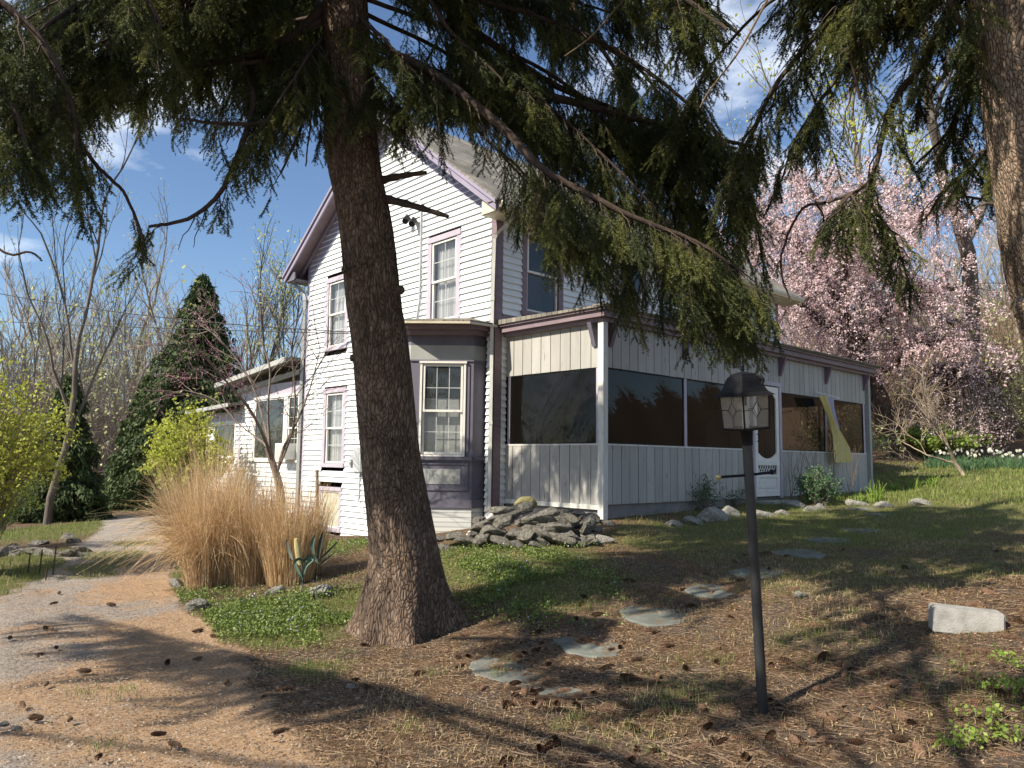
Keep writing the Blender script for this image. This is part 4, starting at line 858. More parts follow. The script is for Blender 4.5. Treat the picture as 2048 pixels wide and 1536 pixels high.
def trunk_mesh(name, cen, wid, mat_, tree, zb=None, k=96, flare=None, top=3.0, rdg=.05, seed=1, sub=14, knots=()):
    """cen: list of 3D centres from the ground up, wid: radii"""
    rs = np.random.default_rng(seed); n = len(cen)*sub; P = spline(cen, n); R = np.interp(np.linspace(0, len(cen)-1, n), np.arange(len(cen)), wid)
    th = np.arange(k)*2*math.pi/k; cz = P[:, 2]
    V = np.zeros((n, k, 3)); h = np.concatenate([[0], np.cumsum(np.linalg.norm(np.diff(P, axis=0), axis=1))])
    TH, H = np.meshgrid(th, h)
    r = R[:, None]*(1+.05*np.sin(2*TH+H*.7)+.03*np.sin(3*TH+1+H*1.3))
    # furrows and scales; periodic in angle
    cx_, sx_ = np.cos(TH)*5+40, np.sin(TH)*5+40
    r = r+R[:, None]*rdg*(fbm(cx_*2+H*1.3, sx_*2+H*2.1, 4)-.5)*2
    if flare is not None:
        for (ang, amt, hh, wd_) in flare:
            dd = np.angle(np.exp(1j*(TH-ang))); r = r+amt*np.exp(-(dd/wd_)**2)*np.exp(-H/hh)
    V[..., 0] = P[:, 0, None]+r*np.cos(TH); V[..., 1] = P[:, 1, None]+r*np.sin(TH); V[..., 2] = P[:, 2, None]
    i = np.arange(n-1)[:, None]*k; j = np.arange(k)[None]; j2 = (j+1) % k
    m = MB(); m.add(V.reshape(-1, 3), np.stack([i+j, i+j2, i+k+j2, i+k+j], -1).reshape(-1, 4))
    for (p, d, l, rr) in knots:
        q = np.array([p, p+unit(np.array(d, float))*l]); m.tube(np.array([q[0], (q[0]+q[1])/2, q[1]]), [rr*1.5, rr, rr*.85], 9, cap=True)
    return m.build(name, mat_, tree, smooth=True)
D1 = 6.95
base = at(812, 1262, D1); base[2] = gz(base[0], base[1])-.08
T1 = empty('spruce_tree', base, 'big leaning spruce trunk in front of the bay window with drooping dark branches', 'tree', 'old spruces by the driveway')
pxs = [(812, 1262, 118), (806, 1200, 74), (806, 1100, 69), (779, 900, 58), (762, 700, 54), (748, 600, 52), (733, 450, 50), (706, 300, 50), (696, 100, 45), (690, 0, 43)]
cen = [at(x, y, D1) for x, y, w_ in pxs]; wid = [w_*D1/FPX for x, y, w_ in pxs]
cen[0] = np.array([cen[1][0], cen[1][1], base[2]]); wid[0] = .36; wid[1] = .36
d_ = unit(cen[-1]-cen[-2]); z = cen[-1].copy(); cen += [z+d_*1.5+np.array([0, 0, .3]), z+np.array([-.3, .1, 4.0]), z+np.array([-.4, .2, 8.0]), z+np.array([-.4, .2, 11.5])]; wid += [.185, .14, .07, .015]
right = np.array([CR[0], CR[1]]); angR = math.atan2(CR[1], CR[0]); angC = math.atan2(-CF[1], -CF[0])
kn = [(at(700, 545, D1-.17), at(680, 530, D1-.3)-at(700, 540, D1-.17), .1, .028), (at(790, 612, D1-.1), CR, .05, .034), (at(748, 775, D1-.24), -CF, .015, .022), (at(780, 856, D1-.24), -CF, .03, .022), (at(712, 716, D1-.1), -CR, .05, .035),
      (at(728, 520, D1-.23), -CF, .02, .03), (at(720, 400, D1-.23), -CF, .02, .03), (at(700, 270, D1-.22), -CF, .02, .028), (at(800, 580, D1-.2), -CF, .02, .03)]
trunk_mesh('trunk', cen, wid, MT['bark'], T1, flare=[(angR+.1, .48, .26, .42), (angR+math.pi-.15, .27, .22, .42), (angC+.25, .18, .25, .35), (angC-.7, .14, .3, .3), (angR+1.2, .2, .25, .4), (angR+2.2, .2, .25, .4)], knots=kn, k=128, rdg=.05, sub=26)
# broken stubs
for (a, b, l) in (((742, 366, D1), (852, 345, D1-.3), 'short broken stub pointing right'), ((745, 392, D1-.02), (896, 433, D1-.45), 'longer snapped-off dead stub'), ((655, 122, D1), (478, 126, D1-.5), 'thick cut stub pointing left')):
    w_ = MB(); P = spline([at(*a), (at(*a)+at(*b))/2+[0, 0, .012], at(*b)], 16); w_.tube(P, np.linspace(.046, .017, 16)*(1+.12*np.sin(np.arange(16)*2.1)), 8, cap=True); tag(w_.build('stub', MT['limb'], T1, smooth=True), l)
T1L = [
 ([(735, 112, 7), (880, 160, 6.9), (1080, 192, 6.9), (1250, 235, 7.1), (1350, 265, 7.2), (1500, 300, 7.3)], .055, 1.05, .8, .45),
 ([(740, 90, 7), (858, 146, 6.6), (983, 242, 6.3), (1067, 329, 6.1), (1150, 383, 6.0), (1275, 446, 5.9), (1400, 500, 5.9), (1490, 560, 5.9)], .045, 1.1, .8, .60),
 ([(720, -90, 7), (879, 0, 7.2), (942, 54, 7.2), (1100, 162, 7.3), (1233, 217, 7.4), (1350, 250, 7.5), (1480, 300, 7.6)], .05, 1.0, .8, .40),
 ([(700, -120, 7), (900, -60, 7.4), (1100, 40, 7.8), (1260, 120, 8.2), (1330, 200, 8.4)], .04, .9, .9, .4),
 ([(730, -160, 7), (820, -60, 6.6), (900, 60, 6.5), (1000, 150, 6.4)], .03, .9, .7, .35),
 ([(700, -300, 7), (900, -220, 7), (1150, -120, 7), (1350, -20, 7), (1480, 80, 7)], .05, 1.0, 1.0, .5),
 ([(700, -200, 7), (1000, -100, 8.5), (1200, 100, 9), (1300, 300, 9.2), (1400, 420, 9.3)], .04, .9, 1.0, .55),
 ([(650, 40, 7), (500, 117, 6.7), (504, 200, 6.4), (479, 300, 6.2), (437, 383, 6.1), (367, 437, 6.0), (292, 450, 6.0)], .035, .8, .55, .40),
 ([(655, 90, 7), (600, 180, 6.6), (540, 240, 6.3), (450, 250, 6.1), (360, 240, 6)], .03, .7, .6, .4),
 ([(660, 0, 7), (560, 90, 6.8), (420, 130, 6.5), (300, 150, 6.3), (210, 110, 6.2)], .04, .9, .7, .4),
 ([(660, -80, 7), (500, -20, 6.6), (350, 30, 6.2), (200, 120, 5.8), (90, 210, 5.6)], .045, 1.0, .8, .45),
 ([(665, -150, 7), (480, -120, 6.5), (300, -60, 6), (120, 40, 5.6), (0, 160, 5.4)], .045, 1.0, .8, .5),
 ([(670, 60, 7), (640, 150, 6.7), (600, 260, 6.5), (560, 350, 6.4)], .02, .7, .5, .4),
 ([(700, 20, 7), (750, 60, 6.4), (790, 100, 6.1), (826, 110, 6.0)], .02, .7, .4, .4),
 ([(720, 100, 7), (770, 180, 7.3), (820, 240, 7.5)], .02, .8, .5, .35),
 ([(735, 30, 7), (900, 110, 7.6), (1020, 210, 7.8), (1100, 330, 7.9), (1140, 430, 7.9)], .022, .6, .6, .6),
 ([(735, 0, 7), (1050, 120, 7.2), (1280, 280, 7.4), (1400, 420, 7.4), (1450, 540, 7.4)], .022, .75, .7, .7),
 ([(735, 130, 7), (775, 190, 6.8), (805, 250, 6.7), (820, 300, 6.7)], .012, 1.0, .6, .35),
 ([(735, 100, 7), (880, 190, 7.3), (990, 290, 7.5), (1090, 380, 7.6), (1180, 440, 7.6)], .016, .8, .6, .42),
 ([(735, 80, 7), (1000, 200, 7.9), (1180, 330, 8.3), (1300, 420, 8.5)], .014, .7, .6, .4),
 ([(735, -40, 7), (1000, 130, 6.9), (1220, 320, 6.7), (1350, 460, 6.6), (1440, 570, 6.5), (1500, 640, 6.4)], .016, 1.0, .6, .5),
 ([(735, 60, 7), (950, 260, 7.3), (1080, 400, 7.6), (1180, 500, 7.7), (1260, 580, 7.8)], .014, .9, .6, .5),
 ([(735, -60, 7), (1150, 60, 7.0), (1400, 230, 6.8), (1500, 380, 6.7), (1530, 520, 6.6)], .022, .65, .6, .7),
 ([(735, -100, 7), (1000, -40, 7.5), (1200, 20, 7.7), (1330, 60, 7.8)], .02, .8, .7, .45),
 ([(650, 30, 7), (520, 60, 7.6), (400, 110, 7.8), (260, 200, 8)], .02, 1.0, .8, .45),
 ([(650, -30, 7), (600, 20, 8.0), (540, 100, 8.8), (500, 190, 9.3)], .02, 1.1, .9, .5),
 ([(650, -100, 7), (560, -80, 8.0), (400, -20, 8.8), (280, 60, 9.4), (200, 160, 9.8)], .02, 1.1, .9, .5),
 ([(650, -200, 7), (500, -180, 7.8), (330, -120, 8.4), (200, -60, 8.8), (60, 0, 9.2)], .02, 1.1, .9, .5),
 ([(650, -60, 7), (430, -20, 6.3), (250, 60, 6.0), (100, 150, 5.8), (40, 280, 5.8)], .02, .9, .8, .5),
 ([(650, -90, 7), (400, -60, 6.6), (150, -10, 6.2), (20, 60, 6.0)], .02, .9, .8, .5),
 ([(650, 70, 7), (610, 120, 6.4), (560, 200, 6.2), (520, 260, 6.2)], .016, 1.0, .6, .4),
 ([(650, -40, 7), (640, 100, 7.8), (620, 240, 8.0), (610, 330, 8.0)], .016, 1.0, .6, .4),
 ([(700, -400, 7), (600, -250, 6.4), (500, -100, 6), (400, 0, 5.8)], .04, .9, .8, .4),
 ([(700, -400, 7), (850, -300, 6.4), (1100, -200, 5.6), (1300, -60, 5.2), (1450, 60, 5)], .04, .9, .8, .4),
]
for i, (pp, r_, dn, se, hg) in enumerate(T1L): limb(T1, [at(*q) for q in pp], r_, 100+i, dens=dn, sec=se, hang=hg)
def crown_limbs(tree, ax, z0, z1, nn, R0, seed, skip=None, dens=.35, hang=.5):
    rs = np.random.default_rng(seed)
    for i in range(nn):
        t = (i+rs.random())/nn; z_ = z0+(z1-z0)*t; a = i*2.4+rs.random(); L = R0*(1-t)**.8+.4; c = np.array([*ax, z_])
        d = np.array([math.cos(a), math.sin(a), 0]); pts = [c, c+d*L*.35+[0, 0, -.05*L], c+d*L*.7+[0, 0, -.22*L], c+d*L+[0, 0, -.3*L]]
        limb(tree, pts, .05*(1-t)+.012, seed*50+i, dens=dens, sec=1.0, hang=hang, start=.1, cull=True, coarse=True)
crown_limbs(T1, (cen[-3][0], cen[-3][1]), 4.9, 9.4, 34, 3.9, 11, dens=.42)
# right-hand spruce: its trunk leans into the frame from the right
D2 = 4.6
b2 = at(2330, 1400, D2); b2[2] = gz(b2[0], b2[1])-.1
T2 = empty('spruce_tree', b2, 'sunlit tan spruce trunk leaning in at the right edge of the photo', 'tree', 'old spruces by the driveway')
c2 = [b2]+[at(x, y, D2) for x, y in [(2260, 1000), (2150, 620), (2120, 480), (2092, 300), (2070, 120), (2050, 0)]]
w2 = [.40, .34, .31, .32, .305, .30, .29]
dd = unit(c2[-1]-c2[-2]); z = c2[-1]; c2 += [z+dd*1.2, z+np.array([0, 0, 4.5]), z+np.array([.1, 0, 9.])]; w2 += [.26, .16, .02]
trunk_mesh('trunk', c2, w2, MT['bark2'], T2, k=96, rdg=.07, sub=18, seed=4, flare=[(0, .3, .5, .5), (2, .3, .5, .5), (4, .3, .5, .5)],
           knots=[(at(1996, 190, D2-.05), -CR+[0, 0, -.2], .03, .07), (at(2040, 615, D2-.1), -CR, .03, .05)])
T2L = [
 ([(1980, 110, 4.6), (1930, 60, 4.6), (1900, 0, 4.6), (1850, -80, 4.6)], .03, .9, .5, .35),
 ([(1990, -150, 4.6), (1900, 20, 4.9), (1850, 121, 5.0), (1796, 192, 5.1), (1767, 270, 5.2), (1754, 325, 5.2), (1725, 371, 5.3), (1650, 405, 5.4)], .032, .8, .55, .34),
 ([(2000, -300, 4.6), (1850, -150, 5.0), (1696, 0, 5.4), (1620, 83, 5.6), (1550, 167, 5.7), (1508, 250, 5.8), (1470, 346, 5.9), (1450, 480, 6.0)], .03, .9, .6, .42),
 ([(1740, 350, 5.3), (1745, 417, 5.3), (1787, 487, 5.3), (1822, 590, 5.3)], .014, 1.1, .35, .25),
 ([(2010, 250, 4.6), (1950, 330, 5.0), (1890, 390, 5.3), (1850, 450, 5.4)], .018, 1.0, .5, .25),
 ([(2000, -60, 4.6), (1960, 120, 5.3), (1900, 260, 5.8), (1830, 330, 6.2)], .02, .9, .6, .32),
 ([(2000, -380, 4.6), (1800, -250, 5.4), (1650, -100, 6), (1600, 60, 6.2)], .03, .9, .8, .4),
 ([(2000, -250, 4.6), (1780, -100, 4.8), (1700, 60, 4.9), (1720, 200, 5)], .025, .9, .6, .4),
 ([(2000, -450, 4.6), (1700, -400, 5.2), (1500, -250, 5.6), (1400, -60, 5.8), (1380, 60, 5.8)], .03, .9, .7, .4),
 ([(2000, -200, 4.6), (1850, -60, 5.8), (1700, 120, 6.4), (1600, 260, 6.6), (1560, 360, 6.7)], .02, 1.2, .6, .45),
 ([(2000, -100, 4.6), (1900, 40, 5.2), (1850, 160, 5.4), (1840, 260, 5.4)], .016, 1.1, .5, .38),
 ([(2000, -300, 4.6), (1750, -120, 5.6), (1550, 0, 6.2), (1420, 140, 6.4), (1380, 260, 6.5)], .02, 1.2, .7, .5),
 ([(2000, -100, 4.6), (1960, 100, 5.4), (1930, 220, 5.6)], .014, 1.1, .5, .35),
 ([(1725, 371, 5.3), (1690, 400, 5.2), (1680, 440, 5.2), (1690, 480, 5.2)], .01, 1.3, .4, .32),
 ([(2010, 420, 4.6), (1960, 400, 5.0), (1900, 400, 5.3)], .01, .8, .3, .25),
 ([(1650, 405, 5.4), (1600, 420, 5.8), (1560, 520, 6), (1580, 600, 6)], .012, .8, .4, .28),
]
for i, (pp, r_, dn, se, hg) in enumerate(T2L): limb(T2, [at(*q) for q in pp], r_, 200+i, dens=dn, sec=se, hang=hg)
for pts_, lab_ in (([(1275, -30, 5.4), (1225, 25, 5.4), (1180, 75, 5.4), (1129, 112, 5.4)], 'thin bare dead twig slanting across the sky at top centre'), ([(1540, -10, 5), (1480, 100, 5), (1420, 180, 5), (1400, 215, 5)], 'thin bare dead twig hanging in the patch of blue sky')):
    w_ = MB(); w_.tube(spline([at(*q) for q in pts_], 14), np.linspace(.009, .004, 14), 5); tag(w_.build('bare_branch', MT['twigbrown'], T2), lab_)
crown_limbs(T2, (c2[-2][0], c2[-2][1]), 3.6, 8.2, 30, 3.6, 12, dens=.40)
# third spruce stands left of the camera; its boughs hang into the top left corner
b3 = np.array([-13.6, -5.1, 0]); b3[2] = gz(b3[0], b3[1])-.1
T3 = empty('spruce_tree', b3, 'spruce beside the driveway whose sunlit boughs hang into the top left corner', 'tree', 'old spruces by the driveway')
trunk_mesh('trunk', [b3, b3+[0, 0, 1], b3+[.1, 0, 5], b3+[.15, .1, 9], b3+[.2, .1, 12.5]], [.42, .3, .24, .13, .02], MT['bark'], T3, k=40, sub=8)
T3L = [
 ([(-900, -500, 4.6), (-500, -300, 4.6), (-150, -100, 4.6), (60, 60, 4.7), (130, 200, 4.7), (150, 330, 4.7)], .04, 0.95, .7, .42),
 ([(-900, -350, 4.2), (-400, -100, 4.3), (-100, 80, 4.4), (20, 200, 4.4), (60, 300, 4.4)], .035, 0.9, .6, .4),
 ([(-900, -700, 5.0), (-300, -500, 5), (50, -250, 5), (250, -60, 5), (330, 60, 5)], .04, 0.85, .8, .42),
 ([(-700, -200, 5.4), (-200, 60, 5.4), (30, 180, 5.5), (150, 280, 5.6), (204, 346, 5.7), (250, 396, 5.7), (292, 487, 5.7)], .025, 1.0, .45, .3),
 ([(-700, 200, 5.5), (-200, 350, 5.5), (0, 498, 5.5), (60, 505, 5.5), (82, 520, 5.5)], .012, .5, .25, .15),
]
for i, (pp, r_, dn, se, hg) in enumerate(T3L): limb(T3, [at(*q) for q in pp], r_, 300+i, dens=dn, sec=se, hang=hg, start=.3)
crown_limbs(T3, (b3[0]+.1, b3[1]), 2.8, 9.8, 54, 4.3, 13, dens=.26)
for i, E_ in enumerate([(-8.6, -4.6, 4.4), (-8.0, -3.2, 4.9), (-7.4, -5.4, 5.0), (-9.6, -2.9, 4.6), (-9.2, -5.8, 4.6), (-10.4, -1.9, 4.9), (-12.2, 1.3, 4.6), (-11.6, .3, 4.3), (-12.8, 2.6, 5.0), (-13.6, .2, 4.2)]):
    a_ = np.array([b3[0]+.1, b3[1], 5.4+.2*i]); e_ = np.array(E_); limb(T3, [a_, a_*.65+e_*.35+[0, 0, .1], a_*.3+e_*.7+[0, 0, .15], e_], .05, 800+i, dens=.5, sec=1.0, hang=.5, start=.25, coarse=True)

# ------------------------------------------------------------------ broadleaf trees
def grow(rs, p, d, L, r, lv, out, tips, nch=(3, 5), spread=.6, up=.25, shrink=.62, n=6, wig=.12, rmin=.004):
    P = [np.array(p, float)]; dd = unit(np.array(d, float)); st = L/(n-1)
    for i in range(n-1):
        dd = unit(dd+rs.normal(0, wig, 3)+np.array([0, 0, up*.12])); P.append(P[-1]+dd*st)
    P = np.array(P); R = np.linspace(r, max(r*.55, rmin), n); out.append((P, R, lv))
    if lv == 0: tips.append(P); return
    k = rs.integers(nch[0], nch[1]+1)
    for i in range(k):
        u = .3+.7*(i+rs.random())/k; j = min(int(u*(n-1)), n-2); f = u*(n-1)-j; q = P[j]*(1-f)+P[j+1]*f; T = unit(P[j+1]-P[j])
        a = unit(np.cross(T, rs.normal(0, 1, 3))); nd = unit(T*(1-spread*.5)+a*spread*(.6+.7*rs.random())+np.array([0, 0, up]))
        rc_ = R[j]*.6
        if i == k-1: q = P[-1]; nd = unit(unit(P[-1]-P[-2])+rs.normal(0, .12, 3)); rc_ = R[-1]*.97
        grow(rs, q, nd, L*shrink*(.7+.5*rs.random()), max(rc_, rmin), lv-1, out, tips, nch, spread, up, shrink, max(n-1, 4), wig, rmin)
def leaf_quads(C_, size, rs, flat=.0):
    n = len(C_); a = unit(rs.normal(0, 1, (n, 3))); b = unit(np.cross(a, rs.normal(0, 1, (n, 3)))); s = size*(.6+.8*rs.random((n, 1)))
    V = np.stack([C_-a*s*.5, C_+b*s*.32, C_+a*s*.5, C_-b*s*.32], 1).reshape(-1, 3); return V, np.arange(4*n).reshape(-1, 4)
def tree(name, base, H, r, seed, bark_, leaf=None, lsize=.05, lper=6, label='', cat='tree', group=None, lv=4, spread=.6, up=.3, nch=(3, 5), shrink=.62, lean=(0, 0, 1), trunkfrac=.55, sprd=.12, wig=.1, thick=1.0, hi=0, leafname='leaves'):
    rs = np.random.default_rng(seed); out = []; tips = []; base = np.array(base, float)
    grow(rs, base, lean, H*trunkfrac, r, lv, out, tips, nch, spread, up, shrink, 8, wig, .0035*thick)
    o = empty(name, base, label, cat, group); t = MB(); b = MB()
    for P, R, l in out: (t if l == lv else b).tube(P, R, 8 if l >= lv else (5 if l >= lv-1 else 3))
    t.build('trunk', bark_, o, smooth=True); b.build('branches', bark_, o)
    if leaf:
        C_ = []
        for P in tips:
            m = lper; u = rs.random(m)*(len(P)-1); i = u.astype(int); f = (u-i)[:, None]; C_.append(P[i]*(1-f)+P[np.minimum(i+1, len(P)-1)]*f+rs.normal(0, sprd, (m, 3)))
        C_ = np.concatenate(C_); V, F = leaf_quads(C_, lsize, rs); m_ = MB(); m_.add(V, F, rs.random(len(F))); m_.build(leafname, leaf, o)
    return o
def gat(px, dep, py=900):
    p = at(px, py, dep); p[2] = gz(p[0], p[1]); return p
# -- left woodland: individual bare trees, copied from a few grown ones
protos = []
for i in range(6): protos.append(tree('bare_tree', (-60-6*i, -60, gz(-60-6*i, -60)), 13+i % 3*2, .11+.025*(i % 3), 20+i, MT['woodbark'], MT['leaf_pale'] if i % 2 else None, .11, 2, 'bare grey woodland tree', lv=4, spread=.5, up=.35, trunkfrac=.62, shrink=.5, sprd=.25, thick=3.5))
rr = random.Random(5); wl = []
for i in range(64):
    px = rr.uniform(40, 340) if i < 40 else rr.uniform(-140, 620); dep = rr.uniform(36, 62) if i < 40 else rr.uniform(42, 75); wl.append((px, dep))
used = [False]*6
WOOD_L = 'bare tree in the woodland beyond the end of the driveway'
def place_tree(k, p, rz, s, label, group):
    o = protos[k]
    if not used[k]:
        used[k] = True; o.location = [float(a) for a in p]; o.rotation_euler = (0, 0, rz); o.scale = (s,)*3; o['label'] = label; o['group'] = group; return o
    return copy_tree(o, p, rz, s, label, group)
for px, dep in wl: place_tree(rr.randrange(6), gat(px, dep)-[0, 0, .1], rr.uniform(0, 6.3), rr.uniform(.62, .95)*(dep/50)**.5, WOOD_L, 'bare trees of the left woodland')
# woods behind on the right hillside
for i in range(70):
    px = rr.uniform(1560, 2300); dep = rr.uniform(34, 95); place_tree(rr.randrange(6), gat(px, dep)-[0, 0, .1], rr.uniform(0, 6.3), rr.uniform(.55, .85), 'bare tree on the wooded hillside behind the cherry', 'bare trees of the right hillside')
def brush(name, fn, n, h, seed, label, m='twigbrown', r=.012, lean=.25):
    rs = np.random.default_rng(seed); b = MB()
    for i in range(n):
        p = fn(rs); hh = h*(.5+rs.random()); d = np.array([*rs.normal(0, lean, 2), 1]); 
        q = np.array([p, p+d*hh*.5+rs.normal(0, .05, 3)*hh, p+d*hh+rs.normal(0, .12, 3)*hh]); b.tube(q, [r, r*.7, r*.3], 3, rs.random())
        for k in range(2): s_ = q[1]+(q[2]-q[1])*rs.random(); b.tube(np.array([s_, s_+unit(rs.normal(0, 1, 3)+[0, 0, .8])*hh*.3]), [r*.5, r*.25], 3, rs.random())
    return tag(b.build(name, MT[m]), label, 'undergrowth', None, 'stuff')
def zone(px0, px1, d0, d1):
    return lambda rs: gat(rs.uniform(px0, px1), rs.uniform(d0, d1))
brush('far_woodland_undergrowth', zone(-60, 480, 32, 80), 6000, 5.0, 1, 'tangle of bare grey stems filling the far woods at left', 'woodbark', .02)
brush('hillside_thicket', zone(1600, 2300, 26, 110), 5200, 3.4, 2, 'tangle of bare tan brush covering the hillside at right', 'twigbrown', .024, .4)
def scatter_leaves(name, fn, n, size, seed, m, label, hgt, cat='leaves'):
    rs = np.random.default_rng(seed); C_ = np.array([fn(rs) for _ in range(n)]); C_[:, 2] += rs.random(n)*hgt
    V, F = leaf_quads(C_, size, rs); b = MB(); b.add(V, F, rs.random(n)); return tag(b.build(name, MT[m]), label, cat, None, 'stuff')
scatter_leaves('hillside_spring_leaves', zone(1600, 2300, 24, 90), 14000, .16, 3, 'leaf_pale', 'haze of pale spring leaves over the hillside thicket', 5.0)
scatter_leaves('undergrowth_spring_leaves', zone(30, 400, 26, 60), 5000, .14, 4, 'leaf_pale', 'thin haze of pale spring leaves in the left woods', 9.0)
# tall budding trees at left
tree('tall_ash_tree', gat(15, 18), 13, .10, 47, MT['greybark'], MT['leaf_green'], .07, 3, 'tall forked tree with fresh green buds at the left edge', lv=5, spread=.5, up=.4, nch=(2, 4), trunkfrac=.42, shrink=.66, sprd=.12)
tree('tall_ash_tree', gat(105, 22), 13, .11, 42, MT['greybark'], MT['leaf_pale'], .07, 3, 'slender budding tree right of the forked tree at the left edge', lv=5, spread=.45, up=.45, nch=(2, 4), trunkfrac=.42, shrink=.66, sprd=.12)
tree('pale_maple', gat(530, 32), 11.5, .16, 43, MT['greybark'], MT['leaf_pale'], .12, 5, 'pale yellow-green budding tree between the dark evergreen and the house', lv=4, spread=.5, up=.45, trunkfrac=.5, sprd=.2, thick=2)
tree('pale_maple', gat(470, 46), 11, .16, 44, MT['greybark'], None, .12, 5, 'bare thin tree behind the wing roof', lv=4, spread=.5, up=.45, trunkfrac=.5, sprd=.2, thick=2)
# behind the cherry
tree('yellow_maple', gat(1730, 34), 20, .26, 45, MT['greybark'], MT['leaf_yellow'], .17, 7, 'tall tree in bright yellow-green leaf rising behind the cherry', lv=4, spread=.5, up=.4, trunkfrac=.5, sprd=.3, thick=3)
tree('yellow_maple', gat(1500, 40), 19, .22, 46, MT['greybark'], MT['leaf_pale'], .15, 3, 'tall pale budding tree behind the porch roof', lv=4, spread=.5, up=.4, trunkfrac=.5, sprd=.3, thick=3)
tree('oak_tree', gat(1945, 26), 15, .34, 47, MT['greybark'], MT['leaf_pale'], .08, 1, 'big bare oak with a thick upright trunk at the right', lv=5, spread=.75, up=.12, nch=(3, 4), trunkfrac=.62, shrink=.5, sprd=.1, thick=2.2)
tree('oak_tree', gat(2080, 40), 15, .28, 48, MT['greybark'], None, .08, 1, 'bare tree at the right edge behind the oak', lv=4, spread=.6, up=.2, nch=(3, 5), trunkfrac=.6, shrink=.55, thick=3)
tree('young_crabapple', gp(1928, 952), 3.6, .05, 49, MT['palebark'], None, .05, 1, 'small crooked pale-barked bare tree on the lawn beside the daffodils', lv=5, spread=.8, up=.2, nch=(3, 4), trunkfrac=.34, shrink=.72, lean=(-.30, .25, 1), wig=.2)
# far evergreen
def conifer(base, H, R, seed, label, nbr=420, name='spruce_tree', group=None):
    rs = np.random.default_rng(seed); o = empty(name, base, label, 'tree', group); t = MB(); t.tube([base, base+[0, 0, H*.97]], [H*.02, .02], 7); t.build('trunk', MT['greybark'], o)
    f = MB(); V = []; A = []
    for i in range(nbr):
        u = (i+rs.random())/nbr; z_ = H*(.04+.95*u); L = R*(1-u)**.8*(.5+.65*rs.random())+.10; a = rs.random()*6.283; d = np.array([math.cos(a), math.sin(a), .1*(u)-.12]); s_ = np.array([-d[1], d[0], 0])
        m = int(190*L/R)+24; q = rs.random(m)**.7; w_ = .30*L*(1-q)+.12
        C_ = base+np.array([0, 0, z_])+d*L*q[:, None]+s_*(rs.uniform(-1, 1, m)*w_)[:, None]+np.array([0, 0, -1])*(.22*L*q**2+rs.random(m)*.28)[:, None]
        n = len(C_); a1 = unit(rs.normal(0, .5, (n, 3))+[0, 0, -1]+d*.6); b1 = unit(np.cross(a1, rs.normal(0, 1, (n, 3)))); s = (.10+.13*rs.random((n, 1)))
        V.append(np.stack([C_-b1*s*.22, C_+b1*s*.22, C_+a1*s], 1)); A.append(np.clip(rs.random(n)*.6+.4*rs.random(), 0, 1))
    V = np.concatenate(V).reshape(-1, 3); f.add(V, np.arange(len(V)).reshape(-1, 3), np.concatenate(A)); f.build('crown', MT['needle_far'], o); return o
conifer(gat(388, 29)-[0, 0, .3], 9.3, 3.3, 61, 'dark pyramidal spruce behind the ornamental grass and yellow shrub', 760)
conifer(gat(290, 30)-[0, 0, .3], 5.6, 2.0, 62, 'shorter dark spruce left of the tall pyramidal one', 300)
conifer(gat(130, 24)-[0, 0, .3], 5.0, 1.6, 63, 'low dark hemlock in the shade at the left of the driveway', 240, 'hemlock_tree')
# shrubs made of many arching stems with leaves
def shrub(name, base, H, W, n, leaf, lsize, lper, seed, label, bark_='redbudbark', cat='shrub', arch=.3, stemr=.008):
    rs = np.random.default_rng(seed); base = np.array(base, float); o = empty(name, base, label, cat); b = MB(); C_ = []
    for i in range(n):
        a = rs.random()*6.283; ro = W*math.sqrt(rs.random()); h = H*(.55+.5*rs.random()); e = base+np.array([math.cos(a)*ro, math.sin(a)*ro, h*(1-.35*(ro/W)**2)])
        P = spline([base+rs.normal(0, .05, 3)*[1, 1, 0], base*.5+e*.5+[0, 0, arch*h*.5]+rs.normal(0, .05, 3), e], 8); b.tube(P, np.linspace(stemr, stemr*.3, 8), 3)
        for k in range(3):
            q = P[rs.integers(3, 8)]; e2 = q+unit(rs.normal(0, 1, 3)+[0, 0, .7])*H*.22*rs.random(); b.tube(np.array([q, e2]), [stemr*.4, stemr*.2], 3); u = rs.random((lper, 1)); C_.append(q*(1-u)+e2*u+rs.normal(0, .035, (lper, 3)))
        u = rs.random(lper)*5+2; i_ = u.astype(int); f = (u-i_)[:, None]; C_.append(P[i_]*(1-f)+P[np.minimum(i_+1, 7)]*f+rs.normal(0, .03, (lper, 3)))
    b.build('stems', MT[bark_], o); C_ = np.concatenate(C_); V, F = leaf_quads(C_, lsize, rs); m_ = MB(); m_.add(V, F, rs.random(len(F))); m_.build('leaves', MT[leaf], o); return o
shrub('spring_shrub', gat(-50, 10), 3.0, 1.15, 300, 'leaf_yellow', .05, 14, 71, 'tall yellow-green shrub at the left edge beside the driveway')
shrub('spring_shrub', gat(-10, 12.5), 1.9, .8, 120, 'leaf_green', .045, 10, 72, 'loose green shrub behind the shrub at the left edge')
shrub('forsythia_bush', gat(372, 18), 2.6, 1.05, 190, 'leaf_yellow', .08, 12, 73, 'bright yellow-green bush between the spruce and the wing of the house')
shrub('euonymus_bush', gat(1870, 24), 1.0, 1.6, 200, 'leaf_green', .09, 14, 74, 'low rounded bright green bush behind the daffodils')
shrub('spring_shrub', gat(2090, 23), 2.8, 1.6, 110, 'leaf_pale', .06, 5, 75, 'loose airy yellow-green shrub at the right edge behind the daffodils')
shrub('spring_shrub', gat(1990, 28), 3.4, 2.2, 150, 'leaf_pale', .08, 6, 76, 'pale twiggy shrub below the bare oak')
shrub('spring_shrub', gat(1690, 21), 1.5, 1.5, 120, 'leaf_pale', .06, 6, 77, 'twiggy pale shrub beyond the far end of the porch')
